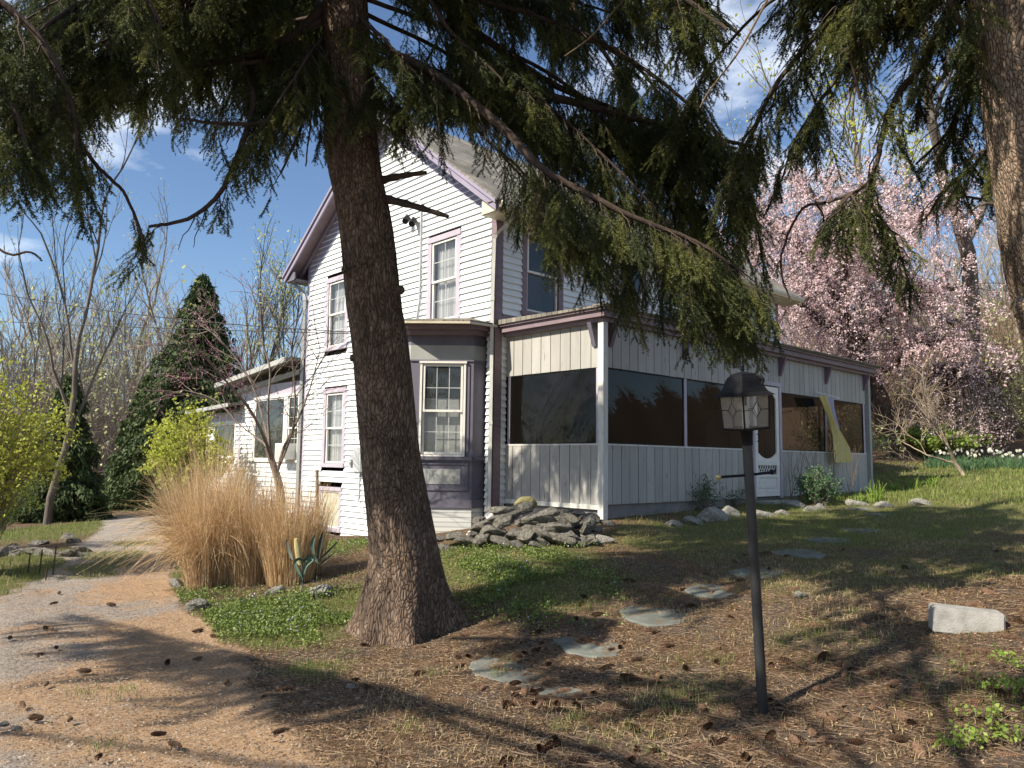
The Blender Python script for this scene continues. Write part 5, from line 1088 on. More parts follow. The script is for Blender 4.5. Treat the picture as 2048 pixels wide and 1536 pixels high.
# weeping cherry
def cherry():
    rs = np.random.default_rng(81); base = gp(1812, 918); o = empty('weeping_cherry', base-[0, 0, .1], 'leaning weeping cherry covered in pink blossom behind the porch', 'tree')
    D = (base-CAM)@CF; k = lambda x, y, dd=0: at(x, y, D+dd)
    t = MB(); P = spline([base-[0, 0, .2], k(1795, 880), k(1765, 820, .1), k(1740, 760, .2), k(1712, 700, .2), k(1690, 640, .2)], 40); R = np.interp(np.linspace(0, 1, 40), [0, .12, .5, 1], [.50, .36, .31, .24])
    R = R*(1+.08*np.sin(np.arange(40)*1.1)); t.tube(P, R, 16); t.build('trunk', MT['cherrybark'], o, smooth=True)
    b = MB(); ends = []
    mains = [[(1690, 640, .2), (1650, 560, -.5), (1600, 500, -1), (1540, 450, -1), (1480, 420, -.8)], [(1690, 640, .2), (1670, 540, .5), (1650, 440, .8), (1620, 380, 1), (1590, 360, 1)], [(1700, 660, .2), (1730, 580, .4), (1780, 480, .2), (1840, 430, 0), (1900, 420, 0)],
             [(1712, 700, .2), (1760, 640, -.6), (1820, 600, -1), (1870, 580, -1.4), (1910, 580, -1.5)], [(1740, 760, .2), (1800, 720, -.5), (1850, 690, -.8), (1890, 690, -1)], [(1700, 680, 0), (1640, 640, -1.3), (1590, 600, -2), (1550, 580, -2)], [(1690, 640, .2), (1720, 520, 1.5), (1740, 420, 2), (1750, 370, 2.4)],
             [(1735, 750, .2), (1700, 700, 1), (1660, 660, 1.6), (1620, 640, 2)], [(1690, 640, .2), (1640, 590, 1.6), (1560, 530, 2.4), (1460, 490, 2.8), (1390, 480, 3)], [(1700, 650, .2), (1690, 560, -1), (1700, 480, -1.6), (1740, 430, -2)]]
    for M_ in mains:
        P = spline([k(*q) for q in M_], 26); b.tube(P, np.linspace(.12, .03, 26), 6)
        for i in range(5, 26, 1):
            for _ in range(3):
                L = .5+1.4*rs.random(); d = unit(rs.normal(0, 1, 3)*[1, 1, .5]+[0, 0, .35]); Q = spline([P[i], P[i]+d*L*.5+[0, 0, .1], P[i]+d*L], 7); b.tube(Q, np.linspace(.022, .008, 7), 3); ends += [Q[3], Q[5], Q[6]]
    fl = []
    for e in ends:
        for _ in range(3):
            L = .25+1.15*rs.random()**1.6; dr = rs.normal(0, .45, 3)*[1, 1, 0]; m = 8; tt = np.linspace(0, 1, m)[:, None]; Q = e+dr*L*tt+np.array([0, 0, -1])*L*tt**1.3+rs.normal(0, .02, (m, 3)); 
            zb = gz(e[0], e[1])+.7
            if proj(e[None])[0, 0] > 1720: zb += 1.6*rs.random()+1.2
            if Q[-1, 2] < zb: Q[:, 2] = np.maximum(Q[:, 2], zb)
            b.tube(Q[::2], .005, 3); n = int(13*L)+3; u = rs.random(n)*(m-1); i = u.astype(int); f = (u-i)[:, None]; fl.append(np.repeat((Q[i]*(1-f)+Q[np.minimum(i+1, m-1)]*f+rs.normal(0, .03, (n, 3)))[::2], 3, 0)); fl[-1] = fl[-1]+rs.normal(0, .03, fl[-1].shape)
    b.build('branches', MT['cherrybark'], o); C_ = np.concatenate(fl); V, F = leaf_quads(C_, .062, rs); 
    m = MB(); m.add(V, F, rs.random(len(F))); m.build('blossom', MT['blossom'], o); return o
cherry()
# a second, smaller weeping cherry hangs low to the right of the first
def low_cherry(px, dep, H, W, n, seed, label, dens=8, leaf='blossom', sz=.05):
    rs = np.random.default_rng(seed); base = gat(px, dep); o = empty('weeping_cherry', base, label, 'tree'); b = MB(); fl = []
    b.tube(spline([base-[0, 0, .1], base+[.1, 0, H*.4], base+[0, .1, H*.8]], 8), np.linspace(.09, .04, 8), 7)
    for i in range(n):
        a = rs.random()*6.283; R = W*(.3+.7*rs.random()); e = base+np.array([math.cos(a)*R, math.sin(a)*R, .25+.5*rs.random()]); Q = spline([base+[0, .1, H*.75], base+[math.cos(a)*R*.5, math.sin(a)*R*.5, H*(.85+.25*rs.random())], e+[0, 0, H*.35], e], 9); b.tube(Q, np.linspace(.012, .003, 9), 3)
        m = dens*3; u = 2+rs.random(m)*6; i_ = np.minimum(u.astype(int), 7); f = (u-i_)[:, None]; fl.append(Q[i_]*(1-f)+Q[i_+1]*f+rs.normal(0, .03, (m, 3)))
    b.build('branches', MT['cherrybark'], o); C_ = np.concatenate(fl); V, F = leaf_quads(C_, sz, rs); m_ = MB(); m_.add(V, F, rs.random(len(F))); m_.build('blossom', MT[leaf], o)
low_cherry(1905, 24, 2.9, 1.7, 200, 83, 'smaller drooping cherry in dusky pink right of the leaning one', 10, 'blossom', .06)
low_cherry(2000, 27, 2.6, 1.9, 150, 84, 'sparse drooping pinkish tree behind the crooked lawn tree', 5, 'blossom', .05)
# redbud in front of the wing
def redbud():
    rs = np.random.default_rng(91); D = 12.2; base = at(563, 1050, D); base[2] = gz(base[0], base[1]); o = empty('redbud_tree', base, 'slender redbud with bare twigs and magenta buds in front of the wing', 'tree')
    k = lambda x, y, dd=0: at(x, y, D+dd); t = MB(); P = spline([base-[0, 0, .1], k(562, 1000), k(556, 960), k(545, 925), k(535, 895)], 20); t.tube(P, np.linspace(.075, .05, 20), 8); t.build('trunk', MT['redbudbark'], o, smooth=True)
    out = []; tips = []
    for M_, r_ in (([(545, 925), (530, 880, -.2), (500, 820, -.5), (450, 760, -.8), (410, 715, -1), (380, 690, -1.2)], .03), ([(540, 900), (536, 820, 0), (540, 740, .1), (525, 690, .2), (505, 640, .3)], .026), ([(556, 940), (570, 890, -.2), (600, 830, -.3), (622, 770, -.4), (640, 700, -.6)], .028), ([(535, 895), (520, 880, .4), (480, 850, .6), (430, 800, .8), (370, 780, .9)], .018), ([(560, 930), (585, 860, -.8), (590, 790, -1), (585, 720, -1.2), (580, 680, -1.2)], .02), ([(540, 890), (500, 760, .6), (440, 680, .8), (400, 650, 1)], .018)):
        P = spline([k(*q) for q in M_], 24); out.append((P, np.linspace(r_, .006, 24), 3))
        for i in range(5, 24, 2):
            T = unit(P[min(i+1, 23)]-P[i-1]); a = unit(np.cross(T, rs.normal(0, 1, 3))); grow(rs, P[i], unit(T+a*.8+[0, 0, .15]), (.45+.5*rs.random()), .008, 2, out, tips, (2, 4), .6, .1, .62, 5, .12, .0022)
    b = MB()
    for P, R, l in out: b.tube(P, R, 5 if l > 2 else 3)
    b.build('branches', MT['redbudbark'], o); C_ = []
    for P in tips:
        x = proj(P[-1:])[0]; m = 7 if (x[0] < 500 and x[1] < 850) else (2 if rs.random() < .6 else 0)
        if m: u = rs.random((m, 1)); C_.append(P[0]*(1-u)+P[-1]*u+rs.normal(0, .008, (m, 3)))
    C_ = np.concatenate(C_); V, F = leaf_quads(C_, .022, rs); m_ = MB(); m_.add(V, F, rs.random(len(F))); m_.build('buds', MT['redbud'], o)
redbud()
# ornamental grasses
def grass_clump(base, n, H, W, seed, label, lean=(0, 0), fall=.8, wd=.007, upright=.0):
    rs = np.random.default_rng(seed); base = np.array(base, float); a = rs.random(n)*6.283; ro = W*np.sqrt(rs.random(n)); B = base+np.stack([np.cos(a)*ro, np.sin(a)*ro, 0*a-.03], -1)
    h = H*(.55+.5*rs.random(n)); out = np.stack([np.cos(a), np.sin(a), 0*a], -1)*(.12+rs.random(n)[:, None]*.42)+np.array([lean[0], lean[1], 0])*(.4+rs.random(n)[:, None]); out += rs.normal(0, .18, (n, 3))*[1, 1, 0]
    m = 8; t = np.linspace(0, 1, m)[None, :, None]; fl_ = (fall*(.1+rs.random(n)**1.4*(1-upright)))[:, None, None]
    P = B[:, None]+np.array([0, 0, 1])*h[:, None, None]*(t-fl_*.75*t**2.6)+out[:, None]*h[:, None, None]*(.32*t+fl_*.75*t**2.2); P += np.cumsum(rs.normal(0, .013, P.shape)*t, 1)
    T = np.gradient(P, axis=1); s = unit(np.cross(T, rs.normal(0, 1, (n, 1, 3))))*wd*(.6+.6*rs.random(n))[:, None, None]*.5*(1-.75*t)
    V = np.stack([P-s, P+s], 2).reshape(-1, 3); i = (np.arange(n)[:, None]*m+np.arange(m-1)[None]).ravel()*2; F = np.stack([i, i+1, i+3, i+2], -1)
    o = MB(); o.add(V, F, np.repeat(rs.random(n), m-1)); return o, P
def clump(base, *a, label='', **k):
    o = empty('ornamental_grass', base, label, 'grass clump', 'dry ornamental grass clumps'); m, P = grass_clump(base, *a, label=label, **k); m.build('blades', MT['straw'], o); return o
LEFT = -CR*[1, 1, 0]
clump(gp(418, 1172), 2600, 1.7, .26, 101, label='big dry grass clump arching out over the driveway', lean=(LEFT[0]*.12, LEFT[1]*.12), fall=1.05)
clump(gp(500, 1165), 2000, 1.62, .28, 102, label='dry grass clump in the middle of the row', lean=(LEFT[0]*.1, LEFT[1]*.1), fall=.7)
clump(gp(580, 1165), 1500, 1.3, .26, 103, label='upright dry grass clump nearest the basement window', fall=.5, upright=.55)
clump(gp(380, 1110), 1500, 1.65, .26, 104, label='dry grass clump behind the one arching over the driveway', lean=(LEFT[0]*.15, LEFT[1]*.15), fall=1.0)
clump(gp(625, 1150), 420, 1.0, .12, 105, label='thin stiff dry grass clump at the right end of the row', fall=.3, upright=.7)
clump(gp(430, 1080), 700, 2.5, .3, 106, label='pale plumed dry grass clump in front of the wing window', fall=.7)

# ------------------------------------------------------------------ rocks, slabs, cones
import bmesh
def rock_mesh(seed, sx, sy, sz, rough=.22, flat=.5, sub=3):
    rs = np.random.default_rng(seed); bm = bmesh.new(); bmesh.ops.create_icosphere(bm, subdivisions=sub, radius=1); V = np.array([v.co for v in bm.verts])
    pl_ = unit(rs.normal(0, 1, (9, 3))); dd = .45+.4*rs.random(9)
    for n_, d_ in zip(pl_, dd): q = V@n_; V = V-np.maximum(q-d_, 0)[:, None]*n_*.85
    for f_, a_ in ((1.3, rough), (3.1, rough*.35), (7, rough*.14)):
        o_ = rs.random(3)*50; V = V*(1+a_*(fbm(V[:, 0]*f_+V[:, 2]*f_*.7+o_[0], V[:, 1]*f_+V[:, 2]*f_*.5+o_[1], 2)-.5)*2)[:, None]
    V *= [sx, sy, sz]
    for v, c in zip(bm.verts, V): v.co = c
    me = bpy.data.meshes.new('stone'); bm.to_mesh(me); bm.free(); me.polygons.foreach_set('use_smooth', np.zeros(len(me.polygons), bool)); return me
def rock(name, me, m, loc, rot, sc_, label, cat='stone', group=None):
    if not me.materials: me.materials.append(MT[m])
    o = bpy.data.objects.new(name, me); sc.collection.objects.link(o); o.location = [float(a) for a in loc]; o.rotation_euler = rot; o.scale = (sc_,)*3 if not hasattr(sc_, '__len__') else sc_
    tag(o, label, cat, group); return o
RM = [rock_mesh(500+i, 1, .60+.1*(i % 3), .30+.08*(i % 4), sub=4) for i in range(10)]; RP = [rock_mesh(520+i, 1, .7, .42+.06*i, sub=4) for i in range(5)]
rr = random.Random(9); n_ = 0
# pile of fieldstones leaning against the porch, traced as rows of (px, py, half-size px)
pile = [(1000, 1022, 28), (1030, 1018, 17), (1052, 1016, 20), (1078, 1036, 34), (1122, 1035, 16), (1150, 1028, 17), (1165, 1050, 20), (1183, 1038, 19), (1112, 1058, 26), (1085, 1052, 22), (1150, 1053, 22), (1040, 1045, 17), (1010, 1043, 22), (985, 1040, 18), (1028, 1066, 20),
        (985, 1062, 26), (960, 1052, 20), (1055, 1072, 22), (1088, 1068, 22), (1120, 1076, 27), (1160, 1065, 20), (945, 1068, 16), (968, 1078, 19), (1000, 1083, 20), (1035, 1088, 19), (905, 1072, 18), (922, 1078, 14), (880, 1078, 12), (1185, 1058, 18), (1210, 1045, 17), (1130, 1022, 13), (1100, 1022, 13), (1060, 1058, 15), (1020, 1030, 18), (940, 1080, 14), (1070, 1090, 16), (890, 1098, 20), (1145, 1040, 15)]
D_ = {0: 'topmost', 1: 'upper', 2: 'middle', 3: 'lowest'}
for i, (px, py, hs) in enumerate(pile):
    base = gp(px, 1100 if px < 1150 else 1088); dep = (base-CAM)@CF; dep = dep+.55-.55*(py-1015)/80; p = at(px, py, dep); s_ = hs*dep/FPX*1.22
    rock('fieldstone', RM[i % 10], 'stone', p, (rr.uniform(-.3, .3), rr.uniform(-.3, .3), -.72+rr.uniform(-.5, .5)), s_, 'grey lichened fieldstone in the pile against the porch corner', 'stone', 'fieldstones piled by the porch')
for i in range(26):   # core of the pile, seen only through chinks
    px = rr.uniform(960, 1180); py = rr.uniform(1040, 1085); base = gp(px, 1100); dep = (base-CAM)@CF+.62-.5*(py-1015)/80; rock('fieldstone', RM[(i*3) % 10], 'stone', at(px, py, dep), (rr.uniform(-.5, .5), rr.uniform(-.5, .5), rr.uniform(0, 6)), .17, 'grey lichened fieldstone in the pile against the porch corner', 'stone', 'fieldstones piled by the porch')
def yl(): return rock('fieldstone', rock_mesh(777, 1, .5, .9), 'mossy', at(1052, 1012, 10.55), (.3, -.5, -.7), .17, 'yellow-green mossy slab standing at the top of the stone pile')
MT['mossy'] = mat('mossy_stone', [(.12, .11, .05), (.22, .20, .09), (.31, .28, .15)], 4, .9, .7, 14, dist=.03); yl()
PALE = [((1190, 1072), .30, 'broad pale granite boulder lying in front of the stone pile'), ((1345, 1042), .17, 'pale boulder nearest the porch corner in the edging row'), ((1385, 1038), .20, 'pale rounded boulder second in the edging row'), ((1425, 1030), .36, 'long pale low boulder in the middle of the edging row'), ((1462, 1022), .24, 'pale humped boulder just left of the lamp post'),
        ((1522, 1022), .27, 'pale mottled boulder just right of the lamp post'), ((1562, 1020), .16, 'small tilted pale stone right of the mottled boulder'), ((1585, 1005), .25, 'pale boulder below the screen door'), ((1620, 1012), .17, 'flat pale stone right of the screen door'), ((1642, 1008), .15, 'small flat stone under the dark bush'),
        ((1710, 1000), .26, 'pale stone beside the daylilies'), ((1765, 1005), .22, 'pale stone in front of the end post'), ((1840, 1000), .22, 'flat pale stone on the sunny lawn edge')]
for i, ((px, py), s_, lb) in enumerate(PALE):
    p = gp(px, py+10); s_ *= .85; p[2] += s_*.05; rock('boulder', RP[i % 5], 'stone_pale', p, (rr.uniform(-.15, .15), rr.uniform(-.15, .15), -.72+rr.uniform(-.3, .3)), s_, lb, 'boulder', 'pale stones edging the porch bed')
BED = [((352, 1172), .12, 'pale stone at the driveway edge beside the dry grass'), ((398, 1218), .16, 'tall pale stone on the bank above the driveway'), ((485, 1212), .09, 'small pale stone low in the ground cover'), ((545, 1190), .16, 'flat grey stone under the dry grass'), ((590, 1200), .10, 'small grey stone below the metal flower'), ((645, 1192), .16, 'flat pale stone left of the spruce trunk'), ((865, 1225), .14, 'rounded pale stone touching the spruce roots'), ((890, 1245), .15, 'half-buried grey stone right of the spruce roots'),
       ((1600, 1195), .1, 'small grey stone in the lawn'), ((700, 1380), .05, 'small grey chip on the bank'), ((8, 1456), .035, 'pale egg-shaped pebble at the left edge of the driveway'), ((33, 1460), .034, 'pale pebble right of the egg-shaped one')]
for i, ((px, py), s_, lb) in enumerate(BED):
    p = gp(px, py); p[2] += s_*.15; rock('stone', RP[(i+2) % 5], 'stone_pale', p, (rr.uniform(-.3, .3), rr.uniform(-.3, .3), rr.uniform(0, 6)), s_, lb)
for i in range(16):
    px = rr.uniform(-10, 200); py = 1100-(px-20)*.05+rr.uniform(-18, 18); p = gp(px, py); rock('stone', RM[i % 10], 'stone', p, (rr.uniform(-.4, .4), rr.uniform(-.4, .4), rr.uniform(0, 6)), rr.uniform(.12, .26), 'rough pale stone on the bank left of the driveway', 'stone', 'rough stones along the left bank')
# stepping stones
SLB = [([(940, 1330), (970, 1318), (1010, 1322), (1070, 1338), (1100, 1362), (1115, 1372), (1070, 1385), (1000, 1368), (945, 1352)], 'large dark slab nearest the camera with cones round it'), ([(1065, 1372), (1110, 1368), (1170, 1385), (1130, 1395), (1080, 1392)], 'small half-buried slab touching the nearest one'),
       ([(1105, 1282), (1135, 1274), (1195, 1276), (1245, 1292), (1232, 1314), (1180, 1318), (1130, 1308)], 'second slab of the path from the camera'), ([(1238, 1222), (1262, 1214), (1340, 1216), (1385, 1226), (1362, 1250), (1300, 1256), (1250, 1242)], 'pale topped slab with a cone on its corner'), ([(1368, 1182), (1400, 1168), (1450, 1172), (1480, 1186), (1452, 1198), (1390, 1197)], 'slab just left of the lamp post'),
       ([(1452, 1144), (1480, 1137), (1540, 1136), (1578, 1144), (1545, 1156), (1475, 1155)], 'slab behind the lamp post, partly sunlit'), ([(1532, 1106), (1570, 1094), (1620, 1098), (1655, 1110), (1640, 1120), (1575, 1114)], 'wide slab right of the lamp post'), ([(1612, 1080), (1650, 1075), (1702, 1078), (1700, 1085), (1640, 1086)], 'thin-looking slab farther along the path'),
       ([(1680, 1060), (1720, 1056), (1765, 1058), (1750, 1064), (1700, 1065)], 'slab near the sunny lawn'), ([(1730, 1028), (1770, 1024), (1790, 1029), (1760, 1033)], 'smallest slab near the end of the porch'), ([(1690, 1018), (1730, 1014), (1760, 1018), (1720, 1022)], 'farthest slab by the end of the porch')]
for pts, lb in SLB:
    P = np.array([gp(*q) for q in pts]); c = P.mean(0); m = 5; n = len(P); R = []
    zt = P[:, 2].mean()*.5+P[:, 2]*.5+.008
    for i in range(n):
        for k in range(4): R.append(P[i]*(1-k/4)+P[(i+1) % n]*k/4+np.append(rr.gauss(0, .008), [rr.gauss(0, .008), 0]))
    R = np.array(R); R[:, 2] = np.array([gz(q[0], q[1]) for q in R])*.6+P[:, 2].mean()*.4+.006; N_ = len(R)
    b = MB(); c = R.mean(0); rings = [np.concatenate([R[:, :2], R[:, 2:]-.06], 1), R-[0, 0, .012]]+[c+(R-c)*k+[0, 0, 0.0] for k in (.965, .7, .4, .15)]; V = np.concatenate(rings+[c[None]]); 
    V[N_*2:, 2] += (fbm(V[N_*2:, 0]*4, V[N_*2:, 1]*4, 3)-.5)*.012
    F = [[r*N_+i, r*N_+(i+1) % N_, (r+1)*N_+(i+1) % N_, (r+1)*N_+i] for r in range(5) for i in range(N_)]; b.V = [V.astype(np.float32)]; b.n = len(V); b.Q = [np.array(F)]; b.qa = [np.full(len(F), .5, np.float32)]; b.T = [np.array([[5*N_+i, 5*N_+(i+1) % N_, 6*N_] for i in range(N_)])]; b.ta = [np.full(N_, .5, np.float32)]
    tag(b.build('stepping_stone', MT['slate'], smooth=False), lb, 'stepping stone', 'bluestone slabs of the garden path')
# concrete block
p = gp(1932, 1262); cb_ = bmesh.new(); bmesh.ops.create_cube(cb_, size=1); bmesh.ops.scale(cb_, vec=(.42, .20, .17), verts=cb_.verts); bmesh.ops.bevel(cb_, geom=cb_.edges, offset=.008, segments=2, affect='EDGES')
me = bpy.data.meshes.new('concrete_block'); cb_.to_mesh(me); cb_.free(); me.materials.append(MT['concrete']); o = bpy.data.objects.new('concrete_block', me); sc.collection.objects.link(o); o.location = (p[0], p[1], p[2]+.05); o.rotation_euler = (rad(-1), rad(3), YAW-math.pi/2-rad(20)); tag(o, 'pale solid concrete block lying on the needles at the right', 'concrete block')
# pine cones: spiral of scales, four shapes
def cone_mesh(seed, L=.13, R=.021, openn=.6, broken=False):
    rs = np.random.default_rng(seed); b = MB(); n = 130 if not broken else 70; x = np.linspace(-L/2, L/2 if not broken else 0.01, 9); prof = np.sqrt(np.clip(1-(x/(L/2))**2, .04, 1))
    b.tube(np.stack([x, 0*x, 0*x+.0005*rs.normal(0, 1, 9)], -1), R*.62*prof, 8, .1, cap=True)
    for i in range(n):
        u = (i+.5)/130; a = i*2.39996; xx = -L/2+L*u; r = R*math.sqrt(max(1-(2*u-1)**2*.88, .05)); d = np.array([0, math.cos(a), math.sin(a)]); t = np.array([0, -math.sin(a), math.cos(a)]); A = np.array([1., 0, 0])
        s_ = .0085*(.8+.4*rs.random())*(r/R*.6+.4); q0 = A*(xx-.008)+d*r*.5; tip = A*(xx+.010)+d*(r*(1.0+.22*openn)); mid = A*(xx+.001)+d*r*.98
        b.add([q0, mid+t*s_, tip, mid-t*s_], [[0, 1, 2, 3]], .3+.6*rs.random())
    me = b.build('pc', MT['cone']); m = me.data; bpy.data.objects.remove(me); return m
CM = [cone_mesh(1), cone_mesh(2, .145, .022, 1.0), cone_mesh(3, .11, .020, .3), cone_mesh(4, .12, .024, 1.2), cone_mesh(5, .12, .022, .6, True)]
def cone(px, py, lb, grp, s_=1.0, k=None, rz=None):
    p = gp(px, py); k = rr.randrange(5) if k is None else k; o = bpy.data.objects.new('pine_cone', CM[k]); sc.collection.objects.link(o)
    o.location = (p[0], p[1], p[2]+.003); o.rotation_euler = (rr.uniform(0, 6), rr.uniform(-.18, .18), rr.uniform(0, 6.3) if rz is None else rz); o.scale = (s_,)*3; tag(o, lb, 'pine cone', grp)
DC = [(45, 1415, 'brown cone standing at the left edge of the driveway'), (70, 1440, 'long brown cone on the driveway left of the dark one'), (140, 1441, 'dark rounded cone on the sunny driveway'), (195, 1522, 'dark cone at the bottom edge of the driveway'), (318, 1473, 'thin dark cone on the driveway'), (350, 1492, 'long tan cone lying flat on the driveway'), (168, 1346, 'dark round cone left of the branch shadow'), (92, 1370, 'small flat cone on the driveway by the shadow tips'), (88, 1256, 'dark cone in the streaky shade of the driveway'), (102, 1258, 'tan cone touching the dark one in the streaky shade'), (113, 1298, 'clump-like dark cone in the streaky shade'), (76, 1312, 'brown cone below the clump-like one'),
      (395, 1320, 'round dark cone at the foot of the bank'), (453, 1367, 'tan cone on the slope below the bank'), (335, 1325, 'thin cone in the branch shadow'), (20, 1277, 'flat cone at the left edge in the shade'), (108, 1207, 'cone far up the driveway'), (118, 1187, 'farthest cone on the driveway'), (222, 1210, 'small cone in the middle of the driveway'), (560, 1463, 'cone on the dirt where the driveway meets the bank'), (518, 1376, 'brown cone on the bank'), (568, 1385, 'flat cone on the bank'), (528, 1396, 'small tan cone on the bank'), (395, 1263, 'dark cone on the bank edge'), (430, 1276, 'dark cone right of the bank edge')]
for px, py, lb in DC: cone(px, py, lb, 'pine cones on the driveway', rr.uniform(.6, .85))
rc = np.random.default_rng(21); cnt = 0; CL = 'brown pine cone lying in the needle litter under the spruces'
while cnt < 225:
    t = rc.random()
    if t < .40: px, py = rc.uniform(1000, 2040), 1536-abs(rc.normal(0, 120))
    elif t < .62: px, py = rc.normal(1000, 160), rc.normal(1300, 55)
    elif t < .72: px, py = rc.normal(1080, 60), rc.normal(1395, 25)
    elif t < .9: px, py = rc.uniform(1150, 2040), rc.uniform(1180, 1420)
    else: px, py = rc.uniform(1250, 2000), rc.uniform(1080, 1200)
    if py > 1532 or py < 1060 or px < 620 or (690 < px < 930 and py < 1262) or drive_mask(*[np.array([c]) for c in gp(px, py)[:2]])[0] > .05: continue
    cone(px, py, CL, 'pine cones scattered under the spruces', rr.uniform(.75, 1.15)); cnt += 1

# ------------------------------------------------------------------ litter and grass
def px_points(n, rs, region, dens_fn=None):
    """ground points spread evenly over the ground seen in a pixel region"""
    x0, x1, y0, y1 = region; out_ = []
    c = [gp(x, y) for x in (x0, (x0+x1)/2, x1) for y in (y0, (y0+y1)/2, y1)]; c = np.array(c); a0, a1 = c[:, 0].min()-.2, c[:, 0].max()+.2; b0, b1 = c[:, 1].min()-.2, c[:, 1].max()+.2
    tot = 0
    while tot < n:
        P = np.stack([rs.uniform(a0, a1, n*2), rs.uniform(b0, b1, n*2)], -1); Z = hz(P[:, 0], P[:, 1]); q = np.column_stack([P, Z]); s_ = proj(q)
        ok = (s_[:, 0] > x0) & (s_[:, 0] < x1) & (s_[:, 1] > y0) & (s_[:, 1] < y1) & (s_[:, 2] > 1)
        # thin with distance so that far ground is not overloaded
        ok &= rs.random(len(q)) < np.clip((5.5/s_[:, 2])**1.2, 0, 1)
        if dens_fn is not None: ok &= rs.random(len(q)) < dens_fn(q[:, 0], q[:, 1])
        out_.append(q[ok]); tot += ok.sum()
        if len(out_) > 60: break
    return np.concatenate(out_)[:n]
_gi = lambda x, y: (np.clip(np.searchsorted(gx, x), 0, len(gx)-1), np.clip(np.searchsorted(gy, y), 0, len(gy)-1))
def gmask(x, y): i, j = _gi(x, y); return green[i, j]
def dmask(x, y): i, j = _gi(x, y); return (dm[i, j] > .02)*1.0
def sticks(name, P, L, r, m, label, cat, seed, k=3, bend=.15, up=.1):
    rs = np.random.default_rng(seed); n = len(P); a = rs.random(n)*6.283; l = L*(.4+rs.random(n)); d = np.stack([np.cos(a), np.sin(a), rs.normal(0, up, n)], -1); s_ = np.stack([-np.sin(a), np.cos(a), 0*a], -1); t = np.linspace(-.5, .5, k)[None, :, None]
    B = rs.normal(0, bend, n)[:, None, None]*l[:, None, None]
    Q = P[:, None]+np.array([0, 0, .006])+d[:, None]*l[:, None, None]*t+s_[:, None]*B*(4*t*t-.5); Q[..., 2] = np.maximum(Q[..., 2], P[:, None, 2]-.002)
    w_ = (s_[:, None]*.8+np.array([0, 0, .5]))*r*(.6+.8*rs.random(n))[:, None, None]; V = np.stack([Q-w_, Q+w_], 2).reshape(-1, 3); i = (np.arange(n)[:, None]*k+np.arange(k-1)[None]).ravel()*2; F = np.stack([i, i+1, i+3, i+2], -1)
    b = MB(); b.add(V, F, np.repeat(rs.random(n), k-1)); return tag(b.build(name, MT[m]), label, cat, None, 'stuff')
rl = np.random.default_rng(33)
lit = lambda x, y: np.clip(1.0-gmask(x, y)*.8-dmask(x, y)*.75, .05, 1)
P = px_points(90000, rl, (0, 2048, 1060, 1536), lit); sticks('needle_litter', P, .028, .0013, 'litter', 'carpet of fallen brown spruce needles', 'needle litter', 1)
P = px_points(5200, rl, (560, 2048, 1080, 1536), lambda x, y: 1-dmask(x, y)); sticks('fallen_twigs', P, .13, .0021, 'twigbrown', 'small fallen twigs strewn over the needles', 'twigs', 2, 5, .2, .12)
P = px_points(650, rl, (1000, 2048, 1330, 1536)); sticks('fallen_twigs', P, .26, .0024, 'twigbrown', 'thicker layer of fallen twigs at the lower right', 'twigs', 3, 6, .18, .1)
P = px_points(420, rl, (0, 700, 1150, 1536)); sticks('fallen_twigs', P, .10, .002, 'twigbrown', 'thin twigs lying on the driveway', 'twigs', 4, 5, .25, .05)
def chips(name, P, size, m, label, cat, seed, h=.006):
    rs = np.random.default_rng(seed); n = len(P); C_ = P+np.array([0, 0, h]); a = rs.random(n)*6.283; u = np.stack([np.cos(a), np.sin(a), rs.normal(0, .35, n)], -1); v = np.stack([-np.sin(a), np.cos(a), rs.normal(0, .35, n)], -1); s_ = size*(.4+rs.random((n, 1)))
    V = np.stack([C_-u*s_, C_+v*s_*.6, C_+u*s_*.9, C_-v*s_*.5], 1).reshape(-1, 3); b = MB(); b.add(V, np.arange(4*n).reshape(-1, 4), rs.random(n)); return tag(b.build(name, MT[m]), label, cat, None, 'stuff')
P = px_points(16000, rl, (500, 2048, 1080, 1536), lit); chips('bark_chips', P, .009, 'litter', 'cone scales and bark flakes in the needle litter', 'bark chips', 5)
def pebbles(P, size, seed, label, m):
    rs = np.random.default_rng(seed); n = len(P); O = np.array([[1, 0, 0], [0, 1, 0], [-1, 0, 0], [0, -1, 0], [0, 0, .7]]); s_ = size*(.4+rs.random((n, 1, 1))**2); a = rs.random(n)*6.283; R = np.stack([np.stack([np.cos(a), -np.sin(a), 0*a], -1), np.stack([np.sin(a), np.cos(a), 0*a], -1), np.stack([0*a, 0*a, 1+0*a], -1)], 1)
    V = (np.einsum('nij,kj->nki', R, O)+rs.normal(0, .15, (n, 5, 3)))*s_+P[:, None]; i = np.arange(n)[:, None]*5; F = np.concatenate([i+np.array([0, 1, 4]), i+np.array([1, 2, 4]), i+np.array([2, 3, 4]), i+np.array([3, 0, 4])]); b = MB(); b.add(V.reshape(-1, 3), F, np.tile(rs.random(n), 4)); return tag(b.build('gravel', MT[m], smooth=True), label, 'gravel', None, 'stuff')
MT['gravel'] = mat('loose_gravel', [(.10, .08, .06), (.24, .19, .15), (.42, .36, .29)], 4, .9, 0, attr=.8)
P = px_points(20000, rl, (0, 1200, 1100, 1536), lambda x, y: np.clip(dmask(x, y)+.25, 0, 1)); pebbles(P, .007, 6, 'loose gravel over the driveway and bank', 'gravel')
